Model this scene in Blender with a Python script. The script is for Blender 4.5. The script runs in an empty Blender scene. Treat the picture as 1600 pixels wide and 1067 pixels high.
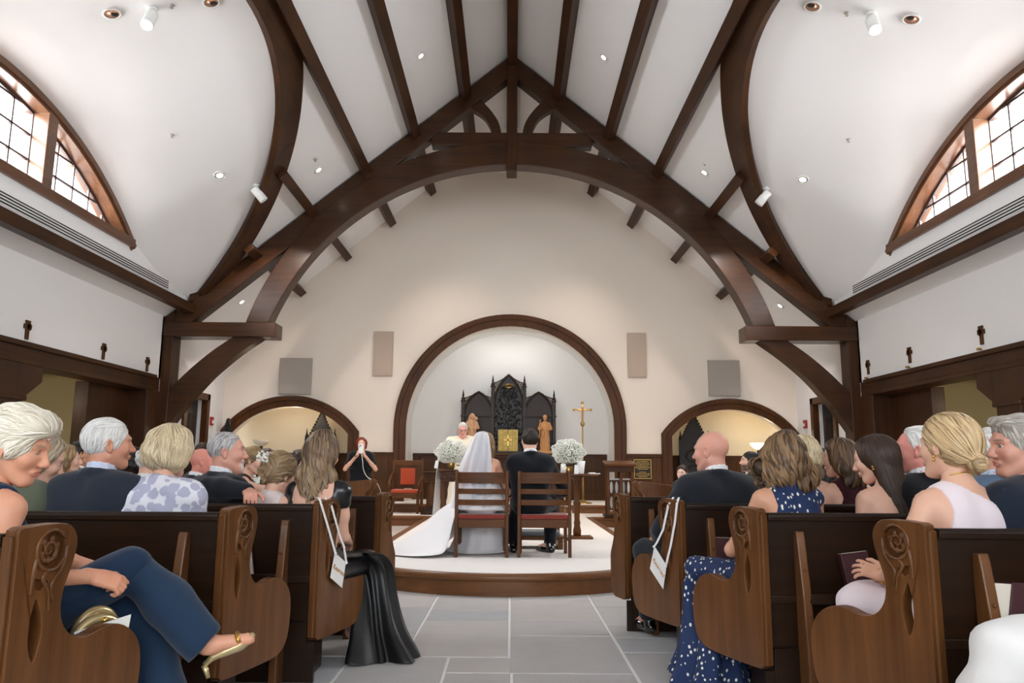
import bpy, bmesh, math, random
import numpy as np
from mathutils import Matrix, Vector, Euler
try:
    import openvdb as vdb
except ImportError:
    import pyopenvdb as vdb

SC = bpy.context.scene
COL = SC.collection
R = math.radians
rnd = random.Random(7)

# ------------------------------------------------------------------ camera, sky, light, exposure
CAM_H = 1.12
FPX = 1200.0
cd = bpy.data.cameras.new('camera')
cam = bpy.data.objects.new('camera', cd)
COL.objects.link(cam)
cd.sensor_fit = 'HORIZONTAL'
cd.sensor_width = 36.0
cd.lens = 36.0 * FPX / 1600.0
cd.clip_start = 0.05
cam.matrix_world = (Matrix.Translation((0.03, 0, CAM_H)) @ Matrix.Rotation(R(90) + math.atan(195 / FPX), 4, 'X')
                    @ Matrix.Rotation(R(0.4), 4, 'Z'))
SC.camera = cam
SC.view_settings.view_transform = 'Standard'
SC.view_settings.look = 'None'
SC.view_settings.gamma = 1.0
SC.view_settings.use_curve_mapping = False
SC.view_settings.exposure = 0.80

world = bpy.data.worlds.new('sky')
SC.world = world
world.use_nodes = True
wn = world.node_tree.nodes['Background']
wn.inputs[0].default_value = (0.80, 0.90, 1.0, 1)
wn.inputs[1].default_value = 2.6


def light(name, kind, loc, energy, color=(1, 1, 1), target=None, size=None, size_y=None, spot=None, blend=0.6, radius=None):
    l = bpy.data.lights.new(name, kind)
    o = bpy.data.objects.new(name, l)
    COL.objects.link(o)
    o.location = loc
    l.energy = energy
    l.color = color
    if kind == 'AREA':
        l.shape = 'RECTANGLE' if size_y else 'DISK'
        l.size = size
        if size_y:
            l.size_y = size_y
    if kind == 'SPOT':
        l.spot_size = R(spot)
        l.spot_blend = blend
    if radius is not None and kind in ('SPOT', 'POINT'):
        l.shadow_soft_size = radius
    if target is not None:
        d = Vector(target) - Vector(loc)
        o.rotation_euler = d.to_track_quat('-Z', 'Y').to_euler()
    return o


# daylight standing outside the two lunettes; an unseen fill lamp is added behind the rear wall
DAY = (0.93, 0.97, 1.0)
light('daylight_left', 'AREA', (-7.2, 8.4, 5.6), 1480, DAY, (-3.0, 8.4, 3.4), 12.0, 1.9)
light('daylight_right', 'AREA', (7.2, 8.4, 5.6), 1480, DAY, (3.0, 8.4, 3.4), 12.0, 1.9)
for sx in (-1, 1):      # sunlit ground outside throwing light up through the lunettes
    light('daylight_from_ground', 'AREA', (sx * 7.7, 8.4, 4.1), 260, (1.0, 0.99, 0.98), (sx * 4.6, 8.4, 6.1), 6.4, 1.5)
light('rear_fill', 'AREA', (0, -5.9, 3.6), 430, DAY, (0, 5, 1.0), 8.5, 4.2)
WARM = (1.0, 0.82, 0.62)
SOFT = (1.0, 0.96, 0.93)

# ------------------------------------------------------------------ helpers


def tag(o, label=None, cat=None, group=None, kind=None):
    if label:
        o['label'] = label
    if cat:
        o['category'] = cat
    if group:
        o['group'] = group
    if kind:
        o['kind'] = kind
    return o


def empty(name, loc=(0, 0, 0), rz=0.0, label=None, cat=None, group=None):
    o = bpy.data.objects.new(name, None)
    o.empty_display_size = 0.1
    COL.objects.link(o)
    o.location = loc
    o.rotation_euler = (0, 0, rz)
    return tag(o, label, cat, group)


def mk(name, verts, faces, mat, parent=None, smooth=False, col=None):
    me = bpy.data.meshes.new(name)
    me.from_pydata([tuple(v) for v in verts], [], [tuple(f) for f in faces])
    if mat:
        me.materials.append(mat)
    if smooth:
        me.polygons.foreach_set('use_smooth', [True] * len(me.polygons))
    if col is not None:
        setcol(me, col)
    me.update()
    o = bpy.data.objects.new(name, me)
    COL.objects.link(o)
    if parent is not None:
        o.parent = parent
    return o


def setcol(me, col):
    a = me.color_attributes.new('Col', 'FLOAT_COLOR', 'POINT')
    c = np.ones((len(me.vertices), 4), dtype=np.float32)
    c[:, :3] = col
    a.data.foreach_set('color', c.ravel())


def copy_tree(o, parent=None):
    c = o.copy()
    COL.objects.link(c)
    if parent is not None:
        c.parent = parent
    for ch in list(o.children):
        copy_tree(ch, c)
    return c


def smooth_by_angle(o, ang=35):
    me = o.data
    me.polygons.foreach_set('use_smooth', [True] * len(me.polygons))
    bm = bmesh.new()
    bm.from_mesh(me)
    for e in bm.edges:
        if len(e.link_faces) == 2 and e.calc_face_angle(0) > R(ang):
            e.smooth = False
    bm.to_mesh(me)
    bm.free()
    return o


def bevel(o, w=0.006, seg=2):
    m = o.modifiers.new('b', 'BEVEL')
    m.width = w
    m.segments = seg
    m.limit_method = 'ANGLE'
    m.angle_limit = R(40)
    return o


class MB:
    def __init__(s):
        s.v, s.f = [], []

    def add(s, vs, fs):
        n = len(s.v)
        s.v += [tuple(v) for v in vs]
        s.f += [tuple(i + n for i in f) for f in fs]
        return s

    def box(s, c, d, rot=None):
        hx, hy, hz = d[0] / 2, d[1] / 2, d[2] / 2
        vs = [Vector((x, y, z)) for x in (-hx, hx) for y in (-hy, hy) for z in (-hz, hz)]
        if rot is not None:
            vs = [rot @ v for v in vs]
        c = Vector(c)
        return s.add([v + c for v in vs], [(0, 1, 3, 2), (4, 6, 7, 5), (0, 4, 5, 1), (2, 3, 7, 6), (0, 2, 6, 4), (1, 5, 7, 3)])

    def box2(s, a, b):
        return s.box([(a[i] + b[i]) / 2 for i in range(3)], [abs(b[i] - a[i]) for i in range(3)])

    def prism(s, poly, fn, t0, t1):
        """poly of 2-D points; fn(p, q, t) -> 3-D"""
        n = len(poly)
        vs = [fn(p, q, t0) for p, q in poly] + [fn(p, q, t1) for p, q in poly]
        fs = [tuple(range(n))[::-1], tuple(range(n, 2 * n))]
        fs += [(i, (i + 1) % n, n + (i + 1) % n, n + i) for i in range(n)]
        return s.add(vs, fs)

    def band(s, a, b, fn, t0, t1):
        """strip between two polylines of 2-D points of equal length, extruded t0..t1"""
        n = len(a)
        vs = [fn(*p, t0) for p in a] + [fn(*p, t0) for p in b] + [fn(*p, t1) for p in a] + [fn(*p, t1) for p in b]
        fs = []
        for i in range(n - 1):
            j = i + 1
            fs += [(i, j, n + j, n + i), (2 * n + i, 3 * n + i, 3 * n + j, 2 * n + j), (i, 2 * n + i, 2 * n + j, j), (n + i, n + j, 3 * n + j, 3 * n + i)]
        fs += [(0, n, 3 * n, 2 * n), (n - 1, 3 * n - 1, 4 * n - 1, 2 * n - 1)]
        fs[-1] = (n - 1, 3 * n - 1, 4 * n - 1, 2 * n - 1)
        return s.add(vs, fs)

    def tube(s, path, r, seg=8, cap=True):
        P = [Vector(p) for p in path]
        n = len(P)
        rr = r if hasattr(r, '__len__') else [r] * n
        t0 = (P[1] - P[0]).normalized()
        up = Vector((0, 0, 1)) if abs(t0.z) < 0.9 else Vector((1, 0, 0))
        u = t0.cross(up).normalized()
        vs = []
        for i in range(n):
            t = (P[min(i + 1, n - 1)] - P[max(i - 1, 0)]).normalized()
            u = (u - t * u.dot(t)).normalized()
            w = t.cross(u)
            for k in range(seg):
                a = 2 * math.pi * k / seg
                vs.append(P[i] + (u * math.cos(a) + w * math.sin(a)) * rr[i])
        fs = [(i * seg + k, i * seg + (k + 1) % seg, (i + 1) * seg + (k + 1) % seg, (i + 1) * seg + k) for i in range(n - 1) for k in range(seg)]
        if cap:
            fs += [tuple(range(seg))[::-1], tuple(range((n - 1) * seg, n * seg))]
        return s.add(vs, fs)

    def lathe(s, prof, c=(0, 0, 0), seg=20, rot=None, sx=1, sy=1):
        c = Vector(c)
        vs = []
        for r, z in prof:
            for k in range(seg):
                a = 2 * math.pi * k / seg
                v = Vector((r * math.cos(a) * sx, r * math.sin(a) * sy, z))
                if rot is not None:
                    v = rot @ v
                vs.append(c + v)
        n = len(prof)
        fs = [(i * seg + k, i * seg + (k + 1) % seg, (i + 1) * seg + (k + 1) % seg, (i + 1) * seg + k) for i in range(n - 1) for k in range(seg)]
        fs += [tuple(range(seg))[::-1], tuple(range((n - 1) * seg, n * seg))]
        return s.add(vs, fs)

    def ball(s, c, r, seg=10, rings=7, scale=(1, 1, 1)):
        prof = [(r * max(math.sin(math.pi * i / rings), 0.02), -r * math.cos(math.pi * i / rings) * scale[2]) for i in range(rings + 1)]
        return s.lathe(prof, c, seg, None, scale[0], scale[1])

    def build(s, name, mat, parent=None, smooth=False, bev=0, ang=None):
        o = mk(name, s.v, s.f, mat, parent, smooth)
        bm = bmesh.new()
        bm.from_mesh(o.data)
        bmesh.ops.recalc_face_normals(bm, faces=bm.faces)
        bm.to_mesh(o.data)
        bm.free()
        if ang:
            smooth_by_angle(o, ang)
        if bev:
            bevel(o, bev)
        return o


def sheet_holes(name, outline, holes, fn, mat, parent=None, thick=None):
    """flat polygon with holes; fn(p, q, t) -> 3-D. thick = (t0, t1) makes a slab"""
    bm = bmesh.new()
    ts = thick or (0, 0)
    layers = []
    for t in (ts if thick else ts[:1]):
        es, loops = [], []
        for lp in [outline] + list(holes):
            vs = [bm.verts.new(fn(p, q, t)) for p, q in lp]
            loops.append(vs)
            for i in range(len(vs)):
                es.append(bm.edges.new((vs[i], vs[(i + 1) % len(vs)])))
        bmesh.ops.triangle_fill(bm, use_beauty=True, use_dissolve=False, edges=es)
        layers.append(loops)
    if thick:
        for la, lb in zip(*layers):
            n = len(la)
            for i in range(n):
                bm.faces.new((la[i], la[(i + 1) % n], lb[(i + 1) % n], lb[i]))
    bmesh.ops.recalc_face_normals(bm, faces=bm.faces)
    me = bpy.data.meshes.new(name)
    bm.to_mesh(me)
    bm.free()
    if mat:
        me.materials.append(mat)
    o = bpy.data.objects.new(name, me)
    COL.objects.link(o)
    if parent is not None:
        o.parent = parent
    return o


def arc(cx, cz, r, a0, a1, n):
    return [(cx + r * math.cos(R(a0 + (a1 - a0) * i / n)), cz + r * math.sin(R(a0 + (a1 - a0) * i / n))) for i in range(n + 1)]


def spline(pts, n=8, closed=False):
    """Catmull-Rom through points of any dimension"""
    P = np.array(pts, float)
    m = len(P)
    out = []
    segs = m if closed else m - 1
    for i in range(segs):
        if closed:
            p0, p1, p2, p3 = P[(i - 1) % m], P[i], P[(i + 1) % m], P[(i + 2) % m]
        else:
            p0, p1, p2, p3 = P[max(i - 1, 0)], P[i], P[i + 1], P[min(i + 2, m - 1)]
        for k in range(n):
            t = k / n
            out.append(0.5 * ((2 * p1) + (-p0 + p2) * t + (2 * p0 - 5 * p1 + 4 * p2 - p3) * t * t + (-p0 + 3 * p1 - 3 * p2 + p3) * t ** 3))
    if not closed:
        out.append(P[-1])
    return [tuple(p) for p in out]


XZ = lambda p, q, t: (p, t, q)      # polygon in x-z, extruded along y
YZ = lambda p, q, t: (t, p, q)
XY = lambda p, q, t: (p, q, t)


# ------------------------------------------------------------------ materials
def lin(r, g=None, b=None):
    if g is None:
        r, g, b = r
    f = lambda c: (c / 255 / 12.92) if c / 255 <= 0.04045 else ((c / 255 + 0.055) / 1.055) ** 2.4
    return (f(r), f(g), f(b))


def mat_new(name):
    m = bpy.data.materials.new(name)
    m.use_nodes = True
    nt = m.node_tree
    return m, nt, nt.nodes['Principled BSDF']


def plain(name, rgb, rough=0.6, metal=0.0, spec=0.5, noise=0.06, nscale=20.0, bump=0.0, sheen=0.0, coat=0.0):
    m, nt, b = mat_new(name)
    c = lin(rgb)
    b.inputs['Roughness'].default_value = rough
    b.inputs['Metallic'].default_value = metal
    b.inputs['Specular IOR Level'].default_value = spec
    if sheen:
        b.inputs['Sheen Weight'].default_value = sheen
    if coat:
        b.inputs['Coat Weight'].default_value = coat
        b.inputs['Coat Roughness'].default_value = 0.15
    tc = nt.nodes.new('ShaderNodeTexCoord')
    nz = nt.nodes.new('ShaderNodeTexNoise')
    nz.inputs['Scale'].default_value = nscale
    nz.inputs['Detail'].default_value = 4
    nt.links.new(tc.outputs['Object'], nz.inputs['Vector'])
    mx = nt.nodes.new('ShaderNodeMix')
    mx.data_type = 'RGBA'
    mx.inputs[6].default_value = tuple(x * (1 - noise) for x in c) + (1,)
    mx.inputs[7].default_value = tuple(min(1, x * (1 + noise)) for x in c) + (1,)
    nt.links.new(nz.outputs['Fac'], mx.inputs[0])
    nt.links.new(mx.outputs[2], b.inputs['Base Color'])
    if bump:
        bp = nt.nodes.new('ShaderNodeBump')
        bp.inputs['Strength'].default_value = bump
        bp.inputs['Distance'].default_value = 0.01
        nt.links.new(nz.outputs['Fac'], bp.inputs['Height'])
        nt.links.new(bp.outputs['Normal'], b.inputs['Normal'])
    return m


def wood(name, dark, lite, axis='X', rough=0.38, coat=0.25, scale=1.0, spec=0.18):
    m, nt, b = mat_new(name)
    tc = nt.nodes.new('ShaderNodeTexCoord')
    mp = nt.nodes.new('ShaderNodeMapping')
    s = {'X': (1.2, 22, 22), 'Y': (22, 1.2, 22), 'Z': (22, 22, 1.2)}[axis]
    mp.inputs['Scale'].default_value = [v * scale for v in s]
    nz = nt.nodes.new('ShaderNodeTexNoise')
    nz.inputs['Scale'].default_value = 1.0
    nz.inputs['Detail'].default_value = 6
    nz.inputs['Roughness'].default_value = 0.65
    nz.inputs['Distortion'].default_value = 0.6
    nz2 = nt.nodes.new('ShaderNodeTexNoise')
    nz2.inputs['Scale'].default_value = 1.7
    mxf = nt.nodes.new('ShaderNodeMath')
    mxf.operation = 'MULTIPLY_ADD'
    mxf.inputs[1].default_value = 0.6
    rp = nt.nodes.new('ShaderNodeValToRGB')
    rp.color_ramp.elements[0].position = 0.30
    rp.color_ramp.elements[1].position = 0.85
    rp.color_ramp.elements[0].color = lin(dark) + (1,)
    rp.color_ramp.elements[1].color = lin(lite) + (1,)
    L = nt.links.new
    L(tc.outputs['Object'], mp.inputs['Vector'])
    L(mp.outputs['Vector'], nz.inputs['Vector'])
    L(tc.outputs['Object'], nz2.inputs['Vector'])
    mlt = nt.nodes.new('ShaderNodeMath')
    mlt.operation = 'MULTIPLY'
    mlt.inputs[1].default_value = 0.4
    L(nz2.outputs['Fac'], mlt.inputs[0])
    L(nz.outputs['Fac'], mxf.inputs[0])
    L(mlt.outputs[0], mxf.inputs[2])
    L(mxf.outputs[0], rp.inputs['Fac'])
    L(rp.outputs['Color'], b.inputs['Base Color'])
    bp = nt.nodes.new('ShaderNodeBump')
    bp.inputs['Strength'].default_value = 0.12
    bp.inputs['Distance'].default_value = 0.004
    L(nz.outputs['Fac'], bp.inputs['Height'])
    L(bp.outputs['Normal'], b.inputs['Normal'])
    b.inputs['Roughness'].default_value = rough
    b.inputs['Coat Weight'].default_value = coat
    b.inputs['Coat Roughness'].default_value = 0.22
    b.inputs['Specular IOR Level'].default_value = spec
    return m


def emit(name, rgb, strength):
    m, nt, b = mat_new(name)
    b.inputs['Base Color'].default_value = lin(rgb) + (1,)
    b.inputs['Emission Color'].default_value = lin(rgb) + (1,)
    b.inputs['Emission Strength'].default_value = strength
    return m


def glass_mat(name, tint=(1, 1, 1), gloss=0.08):
    m, nt, b = mat_new(name)
    nt.nodes.remove(b)
    out = nt.nodes['Material Output']
    tr = nt.nodes.new('ShaderNodeBsdfTransparent')
    tr.inputs[0].default_value = tint + (1,)
    gl = nt.nodes.new('ShaderNodeBsdfGlossy')
    gl.inputs['Roughness'].default_value = 0.05
    mx = nt.nodes.new('ShaderNodeMixShader')
    mx.inputs[0].default_value = gloss
    nt.links.new(tr.outputs[0], mx.inputs[1])
    nt.links.new(gl.outputs[0], mx.inputs[2])
    nt.links.new(mx.outputs[0], out.inputs[0])
    return m


def attr_mat(name, rough=0.5, spec=0.4, sss=0.0, sheen=0.0, nscale=60, nbump=0.0, coat=0.0):
    """base colour from the mesh's own colour attribute"""
    m, nt, b = mat_new(name)
    at = nt.nodes.new('ShaderNodeAttribute')
    at.attribute_name = 'Col'
    nt.links.new(at.outputs['Color'], b.inputs['Base Color'])
    b.inputs['Roughness'].default_value = rough
    b.inputs['Specular IOR Level'].default_value = spec
    if sss:
        b.inputs['Subsurface Weight'].default_value = sss
        b.inputs['Subsurface Radius'].default_value = (0.012, 0.005, 0.003)
        b.inputs['Subsurface Scale'].default_value = 0.5
    if sheen:
        b.inputs['Sheen Weight'].default_value = sheen
    if nbump:
        tc = nt.nodes.new('ShaderNodeTexCoord')
        nz = nt.nodes.new('ShaderNodeTexNoise')
        nz.inputs['Scale'].default_value = nscale
        bp = nt.nodes.new('ShaderNodeBump')
        bp.inputs['Strength'].default_value = nbump
        bp.inputs['Distance'].default_value = 0.004
        nt.links.new(tc.outputs['Object'], nz.inputs['Vector'])
        nt.links.new(nz.outputs['Fac'], bp.inputs['Height'])
        nt.links.new(bp.outputs['Normal'], b.inputs['Normal'])
    return m


M = {}
M['wall'] = plain('wall_paint', (240, 236, 233), 0.85, spec=0.2, noise=0.012, nscale=3)
M['wall_c'] = plain('chancel_wall_paint', (240, 228, 215), 0.85, spec=0.2, noise=0.012, nscale=3)
M['ceil'] = plain('ceiling_paint', (238, 236, 235), 0.9, spec=0.15, noise=0.01, nscale=3)
M['niche'] = plain('niche_paint', (238, 236, 232), 0.85, spec=0.2, noise=0.012, nscale=3)
M['alcove'] = plain('alcove_paint', (236, 224, 200), 0.85, spec=0.2, noise=0.012, nscale=3)
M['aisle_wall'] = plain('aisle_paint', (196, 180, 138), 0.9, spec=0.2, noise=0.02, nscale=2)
TD, TL = (38, 22, 10), (86, 51, 25)
M['beamX'] = wood('beam_wood_x', TD, TL, 'X', 0.42, 0.45, 0.6, 0.12)
M['beamY'] = wood('beam_wood_y', TD, TL, 'Y', 0.45, 0.06, 0.6)
M['beamZ'] = wood('beam_wood_z', TD, TL, 'Z', 0.45, 0.08, 0.6)
M['trim'] = wood('trim_wood', (54, 31, 14), (104, 63, 32), 'Z', 0.42, 0.05, 0.8)
M['trimX'] = wood('trim_wood_x', (54, 31, 14), (104, 63, 32), 'X', 0.42, 0.05, 0.8)
M['trimY'] = wood('trim_wood_y', (80, 46, 26), (140, 86, 50), 'Y', 0.36, 0.3, 0.8)
M['wins'] = wood('window_wood', (78, 50, 33), (132, 90, 62), 'Y', 0.32, 0.4, 0.8)
M['wains'] = wood('wainscot_wood', (56, 34, 16), (112, 72, 38), 'Z', 0.45, 0.04, 0.7)
M['pewX'] = wood('pew_wood_shaded_x', (24, 13, 6), (54, 32, 15), 'X', 0.36, 0.06, 0.8, 0.22)  # shade on pew backs and seats is put into this darker tone
M['pewZ'] = wood('pew_end_wood', (70, 41, 19), (136, 88, 48), 'Z', 0.32, 0.16, 0.8, 0.25)
M['pewdark'] = wood('pew_recess_shade_wood', (28, 16, 10), (52, 31, 18), 'Z', 0.45, 0.1, 0.8)  # shade under seats and behind boards put into the wood tone
M['chair'] = wood('chair_wood', (66, 38, 19), (124, 78, 43), 'X', 0.40, 0.05, 1.2)
M['chairZ'] = wood('chair_wood_z', (66, 38, 19), (124, 78, 43), 'Z', 0.40, 0.05, 1.2)
M['gothic'] = wood('gothic_wood', (36, 24, 16), (62, 42, 30), 'Z', 0.45, 0.15, 1.0)
M['blackwood'] = plain('black_carved_wood', (26, 21, 19), 0.42, noise=0.2, nscale=40)
M['dark'] = plain('dark_void_paint', (22, 18, 15), 0.8, noise=0.1)
M['carpet'] = plain('carpet', (224, 219, 215), 0.95, spec=0.1, noise=0.04, nscale=160, bump=0.25)
M['tile'] = plain('slate_tile', (188, 184, 182), 0.5, spec=0.4, noise=0.09, nscale=6, bump=0.06)
M['tile2'] = plain('slate_tile_warm', (192, 186, 182), 0.5, spec=0.4, noise=0.09, nscale=5, bump=0.06)
M['tile3'] = plain('slate_tile_cool', (180, 179, 180), 0.48, spec=0.4, noise=0.1, nscale=7, bump=0.06)
M['grout'] = plain('pale_grout', (232, 228, 224), 0.9, noise=0.05, nscale=60)
M['white'] = plain('white_paint', (236, 236, 232), 0.5, noise=0.01)
M['paper'] = plain('white_card', (240, 238, 234), 0.7, noise=0.01)
M['ribbon'] = plain('white_satin', (238, 236, 236), 0.45, noise=0.02, sheen=0.3)
M['gold'] = plain('gold_metal', (212, 170, 86), 0.3, metal=1.0, noise=0.06)
M['brass'] = plain('brass', (190, 156, 96), 0.3, metal=1.0, noise=0.05)
M['tab'] = plain('gilded_panel', (170, 146, 82), 0.42, metal=0.6, noise=0.12, nscale=30)
M['redcush'] = plain('red_upholstery', (134, 46, 30), 0.85, noise=0.12, nscale=90, sheen=0.3)
M['orange'] = plain('orange_red_upholstery', (176, 68, 34), 0.85, noise=0.08, nscale=90, sheen=0.3)
M['hymnal'] = plain('maroon_cover', (66, 24, 30), 0.55, noise=0.08, nscale=40)
M['pages'] = plain('page_edges', (226, 216, 200), 0.85, noise=0.05, nscale=200)
M['speaker'] = plain('speaker_grille', (176, 166, 156), 0.9, noise=0.05, nscale=300)
M['panel'] = plain('panel_grille', (190, 172, 156), 0.9, noise=0.04, nscale=300)
M['alarm'] = plain('alarm_red', (150, 30, 24), 0.4)
M['statue'] = plain('carved_limewood', (196, 142, 90), 0.6, noise=0.1, nscale=25)
M['statue2'] = plain('pale_carved_wood', (206, 160, 124), 0.6, noise=0.08, nscale=25)
M['black'] = plain('black_metal', (24, 22, 21), 0.4, noise=0.05)
M['ventd'] = plain('vent_slot_dark', (50, 48, 47), 0.8)
M['lens'] = emit('lamp_lens', (255, 240, 220), 14.0)
M['canin'] = plain('can_reflector', (210, 150, 120), 0.25, metal=0.7, noise=0.02)
M['glass'] = glass_mat('window_glass')
M['muntin'] = plain('muntin_bronze', (74, 56, 52), 0.5)
M['leaf'] = plain('stem_green', (110, 128, 84), 0.7, noise=0.2)
M['bloom'] = plain('gypsophila_white', (238, 238, 230), 0.8, noise=0.03)
M['cloth'] = plain('white_linen', (236, 233, 230), 0.8, noise=0.02, sheen=0.2)
M['plaque'] = plain('bronze_plaque', (44, 38, 34), 0.4, metal=0.5, noise=0.1)
M['darkblue'] = plain('dark_blue_cloth', (46, 48, 66), 0.8)
M['grey'] = plain('grey_kneeler_pad', (110, 112, 118), 0.8)
M['plinthw'] = wood('plinth_wood', (92, 58, 32), (140, 92, 54), 'X', 0.38, 0.3, 0.8)
M['darkboards'] = plain('dark_roof_boards', (40, 30, 22), 0.7)  # dark wood of the side aisle ceilings and joists
M['clutch'] = plain('gold_clutch', (206, 186, 140), 0.28, metal=0.7, noise=0.05)
# ------------------------------------------------------------------ setting: floor, platform, walls, roof
ZR, SL = 9.15, 0.8329          # ridge height and roof slope
XW, YB, YF = 6.4, 17.15, -5.2  # nave half width, chancel wall, rear wall
roofz = lambda x: ZR - SL * abs(x)

fl = mk('floor', [(-9.6, YF, -0.006), (9.6, YF, -0.006), (9.6, 19.2, -0.006), (-9.6, 19.2, -0.006)], [(0, 1, 2, 3)], M['grout'])
tag(fl, kind='structure')
G = 0.009
tiles = []


def tcol(x0, x1, ys):
    for a, b in zip(ys[:-1], ys[1:]):
        tiles.append((x0, x1, a, b))


tcol(-0.6, 0.025, [4.8, 5.9, 6.3, 7.4])
tcol(-0.9, -0.33, [3.6, 4.8])
tcol(-0.33, 0.04, [3.3, 4.45, 4.8])
tcol(0.025, 0.717, [4.45, 5.4, 5.95, 6.75, 7.6])
tcol(0.04, 0.717, [3.5, 4.45])
tcol(0.717, 1.5, [4.2, 4.95, 5.35, 5.72, 6.5, 7.3, 8.2])
tcol(0.717, 1.3, [3.3, 4.2])
tcol(-1.3, -0.6, [4.8, 5.45, 6.4, 7.3])
tcol(-1.5, -0.9, [3.4, 4.1, 4.8])
tcol(-2.1, -1.3, [4.8, 5.7, 6.3, 7.1, 8.0])
r0 = random.Random(3)
for xa, xb in ((-2.1, -1.5), (1.3, 2.0)):
    tcol(xa, xb, [2.2, 2.9, 3.4, 4.2] if xa > 0 else [2.3, 3.1, 3.8, 4.8])
tcol(1.5, 2.2, [4.2, 5.2, 5.9, 6.9, 7.8])
for xa, xb in ((-1.5, -0.9), (-0.9, -0.33), (-0.33, 0.04), (0.04, 0.717), (0.717, 1.3)):
    top = {-1.5: 3.4, -0.9: 3.6, -0.33: 3.3, 0.04: 3.5, 0.717: 3.3}[xa]
    y = top
    while y > -1.0:
        h = r0.choice([0.5, 0.7, 0.9, 1.1])
        tcol(xa, xb, [y - h, y])
        y -= h
for xa, xb, ya, yb in ((-6.3, -2.1, 2.0, 9.2), (2.2, 6.3, 2.0, 9.2), (-6.2, -1.65, 9.2, 14.7), (1.65, 6.2, 9.2, 14.7)):
    y = ya
    while y < yb - 0.2:
        h = min(r0.choice([0.8, 1.0]), yb - y)
        x = xa
        while x < xb - 0.2:
            w = min(r0.choice([0.9, 1.2, 1.4]), xb - x)
            tiles.append((x, x + w, y, y + h))
            x += w
        y += h
for x0, x1, y0, y1 in tiles:
    dz = r0.uniform(-0.0015, 0.0015)
    b = 0.003
    vs = [(x0 + G, y0 + G, -0.0065), (x1 - G, y0 + G, -0.0065), (x1 - G, y1 - G, -0.0065), (x0 + G, y1 - G, -0.0065),
          (x0 + G, y0 + G, dz - b), (x1 - G, y0 + G, dz - b), (x1 - G, y1 - G, dz - b), (x0 + G, y1 - G, dz - b),
          (x0 + G + b, y0 + G + b, dz), (x1 - G - b, y0 + G + b, dz), (x1 - G - b, y1 - G - b, dz), (x0 + G + b, y1 - G - b, dz)]
    fs = [(8, 9, 10, 11)] + [(i, (i + 1) % 4, 4 + (i + 1) % 4, 4 + i) for i in range(4)] + [(4 + i, 4 + (i + 1) % 4, 8 + (i + 1) % 4, 8 + i) for i in range(4)]
    mk('tile', vs, fs, M[r0.choice(['tile', 'tile', 'tile2', 'tile3'])], fl)

# --- sanctuary platform: round-fronted tongue, wide dais, upper step
PH, PH2 = 0.18, 0.345
Yd, Yu = 14.85, 15.95
arcp = [(1.78 * math.sin(R(a)), 8.72 - 1.78 * math.cos(R(a))) for a in np.linspace(-59.5, 59.5, 41)]
tongue = [(-1.53, Yd)] + arcp + [(1.53, Yd)]
full = [(-XW, YB + 0.1), (-XW, Yd)] + tongue + [(XW, Yd), (XW, YB + 0.1)]


def inset_line(pts, d):
    out = []
    for i, p in enumerate(pts):
        a, b = pts[max(i - 1, 0)], pts[min(i + 1, len(pts) - 1)]
        t = Vector((b[0] - a[0], b[1] - a[1])).normalized()
        out.append((p[0] - t.y * d, p[1] + t.x * d))
    return out


pl = empty('platform', (0, 0, 0))
tag(pl, kind='structure')
edge = [(-XW, Yd), (-1.6, Yd)] + [(-1.53, Yd - 0.06)] + arcp + [(1.53, Yd - 0.06)] + [(1.6, Yd), (XW, Yd)]
mb = MB()
mb.prism(full, XY, 0.0, PH - 0.001)
mb.build('riser', M['plinthw'], pl)
mb = MB()
nose = inset_line(edge, 0.10)
out = inset_line(edge, -0.03)
n = len(edge)
rows = [(inset_line(edge, 0.0), PH - 0.055), (inset_line(edge, -0.02), PH - 0.05), (out, PH - 0.035), (out, PH - 0.015), (inset_line(edge, -0.018), PH + 0.004), (nose, PH + 0.004), (nose, PH - 0.02)]
vs = [(x, y, z) for ln, z in rows for x, y in ln]
fs = [(r * n + i, r * n + i + 1, (r + 1) * n + i + 1, (r + 1) * n + i) for r in range(len(rows) - 1) for i in range(n - 1)]
o = mb.add(vs, fs).build('nosing', M['plinthw'], pl, ang=50)
cin = [(-XW, YB + 0.1), (-XW, Yd + 0.08)] + inset_line(edge, 0.09)[1:-1] + [(XW, Yd + 0.08), (XW, YB + 0.1)]
MB().prism(cin, XY, PH - 0.004, PH + 0.006).build('carpet', M['carpet'], pl)
mb = MB().box2((-2.9, Yu, 0.0), (2.9, 19.0, PH2 - 0.002))
mb.build('upper_riser', M['plinthw'], pl)
MB().box2((-2.94, Yu - 0.035, PH2 - 0.035), (2.94, Yu + 0.08, PH2 + 0.004)).build('upper_nosing', M['plinthw'], pl, bev=0.01)
MB().box2((-2.9, Yu + 0.07, PH2 - 0.004), (2.9, 19.0, PH2 + 0.006)).build('upper_carpet', M['carpet'], pl)

# --- chancel wall with three arches
CS, CR = 1.94, 2.31     # centre arch spring and inner radius


def seg_arch(cx, half, spring, top, n=24, flip=False):
    rise = top - spring
    r = (half * half + rise * rise) / (2 * rise)
    a = math.degrees(math.asin(half / r))
    return [(cx + r * math.sin(R(t)), top - r + r * math.cos(R(t))) for t in np.linspace(-a, a, n + 1)]


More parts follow.
